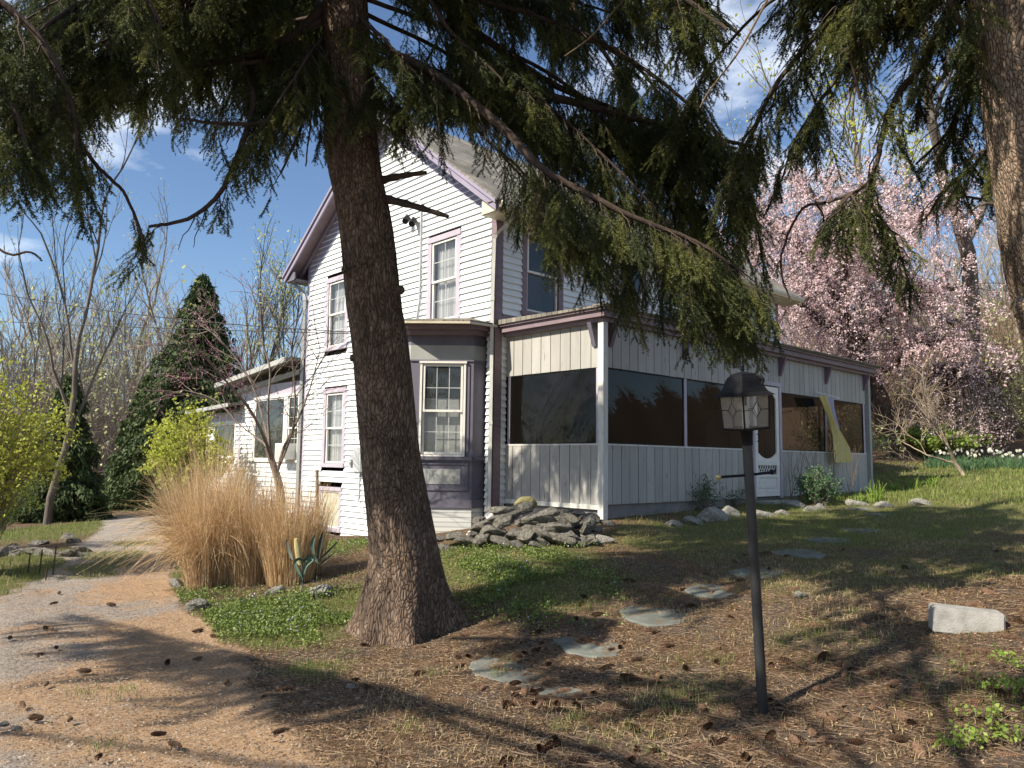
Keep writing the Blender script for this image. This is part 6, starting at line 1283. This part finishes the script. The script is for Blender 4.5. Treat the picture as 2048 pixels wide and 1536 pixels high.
def blades(name, P, H, wd, m, label, seed, cat='grass', lean=.35, k=4):
    rs = np.random.default_rng(seed); n = len(P); a = rs.random(n)*6.283; h = H*(.4+.8*rs.random(n)) if np.isscalar(H) else H*(.5+.7*rs.random(n)); d = np.stack([np.cos(a), np.sin(a), 0*a], -1); t = np.linspace(0, 1, k)[None, :, None]
    ln = lean*(.3+1.2*rs.random(n))[:, None, None]; Q = P[:, None]+np.array([0, 0, 1])*h[:, None, None]*t*(1-.25*ln*t)+d[:, None]*h[:, None, None]*ln*t*t; s_ = np.stack([-np.sin(a), np.cos(a), 0*a], -1)[:, None]*wd*(.6+.7*rs.random(n))[:, None, None]*.5*(1-.85*t)
    V = np.stack([Q-s_, Q+s_], 2).reshape(-1, 3); i = (np.arange(n)[:, None]*k+np.arange(k-1)[None]).ravel()*2; F = np.stack([i, i+1, i+3, i+2], -1); b = MB(); b.add(V, F, np.repeat(np.clip(rs.random(n)*.9, 0, 1), k-1)); return tag(b.build(name, MT[m]), label, cat, None, 'stuff')
gf = lambda x, y: np.clip(gmask(x, y)*1.3-.12, 0, 1)*(.35+.65*(1-dmask(x, y)))
P = px_points(60000, rl, (0, 2048, 960, 1536), lambda x, y: gf(x, y)*np.clip((fbm(x*3, y*3, 3)-.30)*3, 0, 1)); blades('lawn_grass', P, .055, .0045, 'grass', 'short green lawn grass', 11)
P = px_points(34000, rl, (300, 2048, 960, 1536), lambda x, y: np.clip((1-dmask(x, y))*(.35+gmask(x, y))*np.clip((fbm(x*2+9, y*2, 3)-.45)*4, 0, 1), 0, 1)); blades('dead_grass', P, .05, .004, 'grass_dry', 'dead straw-coloured grass among the green', 12, lean=.9)
P = px_points(1600, rl, (0, 340, 1000, 1200), gf); blades('verge_grass', P, .13, .012, 'grass', 'bright verge grass left of the driveway', 13)
P = px_points(9000, rl, (1600, 2048, 925, 1010)); blades('far_lawn_grass', P, .09, .02, 'grass', 'sunny lawn grass beyond the porch', 14)
# tufts near the camera
tf = []
for px, py in [(1350, 1400), (1250, 1470), (1150, 1440), (820, 1465), (870, 1350), (700, 1310), (620, 1370), (1000, 1350), (1120, 1460), (1560, 1290), (1620, 1280), (1390, 1310), (1700, 1230), (1650, 1250), (1180, 1500), (1300, 1510), (1440, 1330), (1290, 1140), (1010, 1325), (250, 1385), (160, 1390), (205, 1500)]:
    c = gp(px, py); m = rl.integers(25, 60); q = c+np.column_stack([rl.normal(0, .05, (m, 2)), np.zeros(m)]); q[:, 2] = hz(q[:, 0], q[:, 1]); tf.append(q)
blades('grass_tuft', np.concatenate(tf), .06, .004, 'grass', 'thin green grass tufts in the needle litter', 15, lean=.8)
# ground cover with violet flowers round the spruce foot
gcd = lambda x, y: np.clip(blob(x, y, [(620, 1230, .55, 1.3), (700, 1210, .5, 1.2), (540, 1240, .5, 1.), (480, 1235, .4, .8), (590, 1270, .3, 1.), (1000, 1130, .7, 1.2), (940, 1130, .5, 1.), (1080, 1130, .5, .8), (1090, 1190, .5, .9), (400, 1200, .4, .8), (650, 1100, .8, .8), (1030, 1215, .3, .6)]), 0, 1)
P = px_points(30000, rl, (340, 1250, 1070, 1320), lambda x, y: gcd(x, y)*(1-dmask(x, y))*np.clip((fbm(x*2.6+4, y*2.6, 4)-.40)*6, .04, 1)); rs = np.random.default_rng(16); P = P+np.column_stack([np.zeros((len(P), 2)), .01+.07*rs.random(len(P))]); V, F = leaf_quads(P, .024, rs); b = MB(); b.add(V, F, rs.random(len(F))); tag(b.build('ground_cover', MT['cover']), 'glossy green ground cover round the foot of the big spruce', 'ground cover', None, 'stuff')
k_ = rs.random(len(P)) < .012; Pv = P[k_]+[0, 0, .03]; V, F = leaf_quads(Pv, .015, rs); b = MB(); b.add(V, F, rs.random(len(F))); tag(b.build('violet_flowers', MT['violet']), 'tiny pale violet flowers in the ground cover', 'flowers', None, 'stuff')
P = px_points(1500, rl, (1250, 1720, 985, 1060), lambda x, y: np.clip(.3+fbm(x*3, y*3)-.3, 0, 1)); blades('bed_grass', P, .12, .008, 'grass', 'ragged grass in the bed along the porch', 17, lean=.7)

# ------------------------------------------------------------------ lamp post
D5 = 4.55
lb0 = gp(1527, 1425); D5 = (lb0-CAM)@CF
lamp = empty('lamp_post', lb0, 'leaning black garden lamp post with a leaded glass lantern and a short crossbar', 'lamp post')
top = at(1493, 872, D5); P = np.array([lb0-[0, 0, .1], lb0*.5+top*.5, top]); b = MB(); b.tube(P, [.031, .030, .029], 20); b.build('pole', MT['pole'], lamp, smooth=True)
ax = unit(top-lb0); ex_ = unit(CR-ax*(CR@ax)); 
ca, sa = math.cos(rad(-20)), math.sin(rad(-20)); ey_ = np.cross(ax, ex_); X_ = ex_*ca+ey_*sa; Y_ = np.cross(ax, X_)
def LP(x, y, z): return top+X_*x+Y_*y+ax*z
u_ = D5/FPX
b = MB(); pr0 = [(0.034, -.055), (.034, 0.), (.038, .002), (.038, .028), (.05, .034)]
def lat(b, prof, k=20, c=(0, 0)):
    th = np.arange(k)*2*math.pi/k; n = len(prof); V = np.array([[LP(c[0]+r*math.cos(t), c[1]+r*math.sin(t), z) for t in th] for r, z in prof]).reshape(-1, 3); i = np.arange(n-1)[:, None]*k; j = np.arange(k)[None]; j2 = (j+1) % k; b.add(V, np.stack([i+j, i+j2, i+k+j2, i+k+j], -1).reshape(-1, 4))
lat(b, pr0); b.build('collar', MT['metal_black'], lamp, smooth=True)
zb0, zt0, hb, ht = .045, .25, .100, .108     # lantern body: bottom/top heights and half widths (turned 45 degrees to the viewer)
def sqv(h, z): c_ = h; return [LP(-c_, 0, z), LP(0, -c_, z), LP(c_, 0, z), LP(0, c_, z)]
hb *= 1.32; ht *= 1.32
fr_ = MB(); A_ = sqv(hb, zb0); B_ = sqv(ht, zt0)
for i in range(4):
    fr_.tube([A_[i], B_[i]], .0062, 5); fr_.tube([A_[i], A_[(i+1) % 4]], .0068, 4); fr_.tube([B_[i], B_[(i+1) % 4]], .0055, 4)
fr_.add([LP(-hb, 0, zb0-.004), LP(0, -hb, zb0-.004), LP(hb, 0, zb0-.004), LP(0, hb, zb0-.004)], [[0, 1, 2, 3]]); lat(fr_, [(.05, .034), (.06, .04)], 12)
fr_.build('lantern_frame', MT['metal_black'], lamp)
for i in range(4):
    a, b_, c, d = A_[i], A_[(i+1) % 4], B_[(i+1) % 4], B_[i]; g = MB(); g.quad(a, b_, c, d); go = g.build('glass_pane', MT['lampglass'], lamp); f = lambda u, v: (a*(1-u)+b_*u)*(1-v)+(d*(1-u)+c*u)*v
    l_ = MB(); dia = [f(.5, .33), f(.68, .55), f(.5, .78), f(.32, .55)]
    for q in range(4): l_.tube([dia[q], dia[(q+1) % 4]], .0022, 4)
    for (p, q) in ((f(.5, 0), dia[0]), (dia[2], f(.5, 1)), (f(0, .55), dia[3]), (dia[1], f(1, .55))): l_.tube([p, q], .0022, 4)
    l_.build('leading', MT['metal_black'], go)
rf_ = MB(); prof = [(.160, zt0-.010), (.150, zt0-.002), (.124, zt0+.014), (.106, zt0+.045), (.092, zt0+.085), (.080, zt0+.104), (.068, zt0+.112), (.066, zt0+.120), (.046, zt0+.127), (.012, zt0+.136)]
R_ = [[LP(math.cos(t)*h, math.sin(t)*h, z) for t in [k*math.pi/2+math.pi for k in range(4)]] for h, z in [(q[0]*1.12, q[1]) for q in prof]]
for i in range(len(R_)-1):
    for k in range(4): rf_.quad(R_[i][k], R_[i][(k+1) % 4], R_[i+1][(k+1) % 4], R_[i+1][k])
rf_.quad(*R_[0]); rf_.build('lamp_roof', MT['metal_black'], lamp)
fi = MB(); lat(fi, [(.006, zt0+.14), (.015, zt0+.150), (.008, zt0+.160), (.014, zt0+.168), (.014, zt0+.174), (.007, zt0+.182), (.011, zt0+.19), (.006, zt0+.202), (.0015, zt0+.23)], 10); fi.build('finial', MT['metal_black'], lamp, smooth=True)
fi = MB(); fi.tube(spline([LP(.10, 0, zt0+.05), LP(.115, 0, zt0+.075), LP(.105, 0, zt0+.095), LP(.10, 0, zt0+.12)], 8), [.010, .010, .008, .010, .011, .009, .006, .002], 7); fi.build('scroll', MT['metal_black'], lamp, smooth=True)
bl = MB(); lat(bl, [(.018, .05), (.02, .07), (.022, .09), (.018, .095), (.018, .16), (.015, .18), (.0, .185)], 14); bl.build('bulb', MT['white'], lamp, smooth=True)
pc = at(1498, 950, D5); b = MB(); q0 = at(1443, 954, D5-.02); q1 = at(1540, 945, D5+.03); b.tube([q0, pc, q1], .0085, 10, cap=True); b.build('crossbar', MT['metal_black'], lamp, smooth=True)
for q, m_ in ((at(1437, 954, D5-.02), 'brass'), (at(1544, 944, D5+.03), 'metal_black')):
    b = MB(); th = np.linspace(0, math.pi, 9); b.lathe(q, [(.0165*math.sin(t), -.0165*math.cos(t)) for t in th], 14); tag(b.build('knob', MT[m_], lamp, smooth=True), 'brass end knob' if m_ == 'brass' else None)

# ------------------------------------------------------------------ other garden things
ac = empty('window_air_conditioner', (XG, 8.8, .5), 'white air conditioner sticking out of the wing window', 'air conditioner')
b = MB(); b.box(XG-.30, XG+.02, 8.60, 9.05, .56, .92); b.build('case', MT['white'], ac)
b = MB()
for k in range(12): b.box(XG-.306, XG-.301, 8.63, 9.02, .585+k*.026, .598+k*.026)
b.build('grille', MT['grey_metal'], ac)
fl = empty('hanging_flag', (7.0, -.1, 1.3), 'long limp yellow and lilac banner hanging from the porch wall', 'flag')
b = MB(); b.tube([PR.p(6.42, .10, 2.05), PR.p(7.3, .20, 1.97)], .008, 6); b.build('flag_pole', MT['white'], fl)
def flagpart(nm, m, P0, P1, wf, nz_=30, nu=12, ph=0):
    b = MB(); V = []
    for j in range(nz_+1):
        t = j/nz_; a = np.array(P0(t)); c = np.array(P1(t))
        for i in range(nu+1): u = i/nu; p = a*(1-u)+c*u; V.append(p+np.array([0, -1, 0])*(wf*math.sin(u*9+t*5+ph)*.5+wf*.6))
    b.add(V, [[j*(nu+1)+i, j*(nu+1)+i+1, (j+1)*(nu+1)+i+1, (j+1)*(nu+1)+i] for j in range(nz_) for i in range(nu)]); b.build(nm, MT[m], fl, smooth=True)
def fpt(px, py, n=.18): q = ray(px, py); t = (-n-CAM[1])/q[1]; return CAM+q*t
LE = [(1631, 791), (1640, 815), (1650, 840), (1660, 870), (1666, 900), (1669, 925)]; RE = [(1647, 793), (1655, 815), (1665, 840), (1680, 865), (1693, 895), (1695, 925)]
cl = lambda E_: (lambda t: [np.interp(t*5, range(6), [fpt(*e)[c] for e in E_]) for c in range(3)])
flagpart('yellow_cloth', 'yellowflag', cl(LE), cl(RE), .085)
LE2 = [(1646, 793), (1655, 812), (1660, 828), (1665, 842), (1668, 855), (1671, 866)]; RE2 = [(1667, 797), (1668, 812), (1671, 828), (1673, 842), (1676, 855), (1677, 866)]
cl2 = lambda E_: (lambda t: [np.interp(t*5, range(6), [fpt(*e, .20)[c] for e in E_]) for c in range(3)])
flagpart('lilac_cloth', 'lilacflag', cl2(LE2), cl2(RE2), .025, ph=1)
# power lines to the house
def wire(pts, r, lb, n=40):
    b = MB(); A, B = np.array(pts[0]), np.array(pts[-1]); t = np.linspace(0, 1, n)[:, None]; P = A*(1-t)+B*t; P[:, 2] -= pts[1]*4*(t*(1-t))[:, 0]; b.tube(P, r, 5); o = b.build('power_line', MT['wire']); tag(o, lb, 'power line')
wire([at(-200, 545, 20), .25, gpt(700, 664, .12)], .011, 'upper black power line sagging from the left to the house')
wire([at(-200, 632, 20), .05, gpt(700, 667, .12)], .009, 'lower black power line to the house')
# garden metal corn flower
mf = empty('metal_garden_flower', gp(606, 1195), 'garden stake sculpture with curling grey-green metal leaves and a yellow cob', 'garden ornament'); Dm = (np.array(mf.location)-CAM)@CF
b = MB(); b.tube([gp(607, 1200)-[0, 0, .05], at(604, 1120, Dm), at(598, 1095, Dm)], .006, 5); b.tube([gp(633, 1215)-[0, 0, .05], at(634, 1150, Dm), at(636, 1120, Dm)], .005, 5); b.build('stake', MT['darkleafmetal'], mf)
b = MB(); c0, c1 = at(600, 1128, Dm-.05), at(592, 1078, Dm-.05)
for i in range(20):
    for k in range(10): a_ = k*.628+i*.31; u = i/19; p = c0*(1-u)+c1*u; r = .028*math.sin(math.pi*(.12+.8*u))**.6; q = p+CR*math.cos(a_)*r+CF*math.sin(a_)*r; b.tube([q-CR*.002*0-[0, 0, .006], q+[0, 0, .006]], [.007, .006], 4, cap=True)
b.tube([c0, c1], [.02, .014], 8); b.build('cob', MT['cob'], mf)
def mleaf(pts, w_, m_):
    P = spline([at(x, y, Dm+d) for x, y, d in pts], 16); t = np.linspace(0, 1, 16); W_ = (.72*w_*np.sin(np.pi*np.clip(t*.93+.07, 0, 1))**.7)[:, None]; T = unit(np.gradient(P, axis=0)); s_ = unit(np.cross(T, CF+np.array([0, 0, .2]))); b = MB(); V = np.stack([P-s_*W_, P+CF*.012, P+s_*W_], 1).reshape(-1, 3); b.add(V, [[3*i+k, 3*i+k+1, 3*i+k+4, 3*i+k+3] for i in range(15) for k in (0, 1)]); b.build('metal_leaf', MT[m_], mf, smooth=True)
mleaf([(610, 1122, -.05), (625, 1118, -.1), (612, 1130, -.12), (605, 1150, -.12), (602, 1170, -.1)], .028, 'greenmetal'); mleaf([(610, 1125, -.05), (598, 1118, -.1), (590, 1128, -.12), (600, 1150, -.14), (605, 1165, -.12)], .026, 'greenmetal')
mleaf([(605, 1125, 0), (620, 1112, 0), (632, 1120, 0), (640, 1130, 0)], .03, 'greenmetal'); mleaf([(585, 1120, 0), (578, 1100, .05), (573, 1080, .1)], .03, 'darkleafmetal'); mleaf([(640, 1120, 0), (655, 1105, 0), (676, 1083, 0)], .018, 'darkleafmetal'); mleaf([(638, 1132, 0), (650, 1122, 0), (668, 1105, .05)], .014, 'darkleafmetal'); mleaf([(636, 1120, 0), (640, 1090, 0), (646, 1062, 0)], .03, 'darkleafmetal'); mleaf([(628, 1110, 0), (624, 1090, 0), (630, 1070, 0)], .03, 'greenmetal')
# garden stake by the wall
D7 = 14.2; b = MB(); s0 = gp(636, 1085); D7 = (s0-CAM)@CF; b.tube([s0-[0, 0, .1], at(634, 940, D7)], .032, 8, cap=True); tag(b.build('wooden_stake', MT['palebark']), 'greenish upright wooden stake in front of the basement window', 'stake')
b = MB()
for px, py, h in ((54, 1150, 40), (105, 1150, 55), (78, 1145, 45), (90, 1160, 30)): p = gp(px, py); d = (p-CAM)@CF; b = MB(); b.tube([p-[0, 0, .1], p+[.02, 0, h*d/FPX]], .009, 5, cap=True); tag(b.build('fence_stake', MT['limb']), 'thin dark stake on the left bank', 'stake', 'thin stakes on the left bank')
# strap-leaved clumps: daylilies and daffodils
def strap(base, n, H, W, wd, seed, m, lean=.9): return grass_clump(base, n, H, W, seed, '', fall=.6, wd=wd)[0]
for i, (px, py, n, H, lb) in enumerate([(1752, 1005, 60, .45, 'bright daylily clump in front of the end post'), (1790, 985, 40, .35, 'daylily clump right of the end post'), (1830, 978, 40, .35, 'daylily clump in the middle of the sunny row'), (1865, 975, 45, .38, 'daylily clump at the right of the sunny row'), (1690, 985, 26, .4, 'small daylily clump against the porch boards'), (1720, 1008, 30, .3, 'low daylily clump beside the pale stone')]):
    p = gp(px, py); o = empty('daylily', p, lb, 'plant', 'daylilies at the end of the porch'); strap(p, n, H, .10, .026, 400+i, '').build('leaves', MT['leaf_green'], o)
MT['dafleaf'] = mat('daffodil_leaves', [(.03, .08, .035), (.07, .14, .06), (.12, .2, .09)], 2, .6, 0, attr=.6, trans=.2); MT['dafpetal'] = mat('daffodil_petals', [(.72, .72, .55), (.85, .84, .74)], 5, .6, 0, trans=.3)
rd = np.random.default_rng(55)
for i in range(30):
    px = 1862+i*6.6+rd.uniform(-3, 3); dep = rd.uniform(19.5, 22); p = gat(px, dep); o = empty('daffodil', p, 'white daffodil clump in the long bed at the edge of the lawn', 'flower', 'daffodils along the lawn edge'); strap(p, 44, .42, .22, .026, 450+i, '').build('leaves', MT['dafleaf'], o)
    b = MB(); 
    for k in range(rd.integers(1, 4) if px > 1890 else 1):
        c = p+np.array([rd.uniform(-.28, .28), rd.uniform(-.28, .28), rd.uniform(.32, .5)]); fdir = unit(-CF+rd.normal(0, .5, 3)); u1 = unit(np.cross(fdir, [0, 0, 1])); v1 = np.cross(u1, fdir)
        for q in range(6): a_ = q*math.pi/3; d = u1*math.cos(a_)+v1*math.sin(a_); t_ = np.cross(fdir, d); b.quad(c, c+d*.03+t_*.018, c+d*.055, c+d*.03-t_*.018)
        b.tube([c, c+fdir*.02], [.008, .014], 6)
    b.build('flowers', MT['dafpetal'], o)
shrub('boxwood_bush', gp(1638, 1010), .62, .36, 90, 'dafleaf', .035, 12, 78, 'small dark-leaved bush below the yellow banner', arch=.1)
shrub('rose_bush', gp(1412, 1022), .55, .4, 46, 'dafleaf', .03, 6, 79, 'thin twiggy bush against the porch boards left of the lamp', arch=.2, stemr=.004)
shrub('rose_bush', gp(1470, 1012), .35, .3, 30, 'dafleaf', .03, 6, 80, 'low weedy sprig between the boulders and the porch', arch=.2, stemr=.004)
for i, (px, py, h) in enumerate(((1580, 1000, .9), (1620, 1000, .8), (1665, 998, .9), (1700, 995, .8), (1600, 1002, .6))):
    p = gp(px, py); rs = np.random.default_rng(600+i); o_ = []; tp = []
    for k in range(5): grow(rs, p, unit(rs.normal(0, .25, 3)+[0, 0, 1]), h*.7, .006, 2, o_, tp, (1, 3), .5, .3, .6, 6, .1, .002)
    b = MB()
    for P, R, l in o_: b.tube(P, R, 3)
    tag(b.build('dry_stems', MT['twigbrown']), 'spray of bare dry stems against the porch boards', 'plant', 'bare dry stems along the porch')
# leafy seedlings at the lower right corner
for i, (px, py) in enumerate([(1990, 1450), (1940, 1505), (2025, 1400), (2040, 1500), (1980, 1395), (1890, 1525), (2020, 1350)]):
    p = gp(px, py); rs = np.random.default_rng(700+i); o = empty('green_seedling', p, 'low bright green leafy shoot at the lower right corner', 'plant', 'leafy shoots at the lower right'); b = MB(); C_ = []
    for k in range(5):
        e = p+np.array([*rs.normal(0, .10, 2), .04+.08*rs.random()]); P = spline([p, (p+e)/2+[0, 0, .03], e], 6); b.tube(P, .0015, 3); C_.append(np.repeat(P[2:], 4, 0)+rs.normal(0, .016, (16, 3)))
    b.build('stems', MT['twigbrown'], o); V, F = leaf_quads(np.concatenate(C_), .026, rs); m_ = MB(); m_.add(V, F, rs.random(len(F))); m_.build('leaves', MT['leaf_green'], o)
# downspout extension across the stones
b = MB(); b.tube([at(985, 1030, 11.2), at(935, 1078, 10.9)], .035, 8, cap=True); b.tube([at(942, 1066, 10.8), at(935, 1082, 10.7), at(930, 1090, 10.7)], [.05, .06, .055], 10, cap=True); tag(b.build('drain_pipe', MT['post']), 'grey drain pipe end lying on the stones below the bay', 'drain pipe')
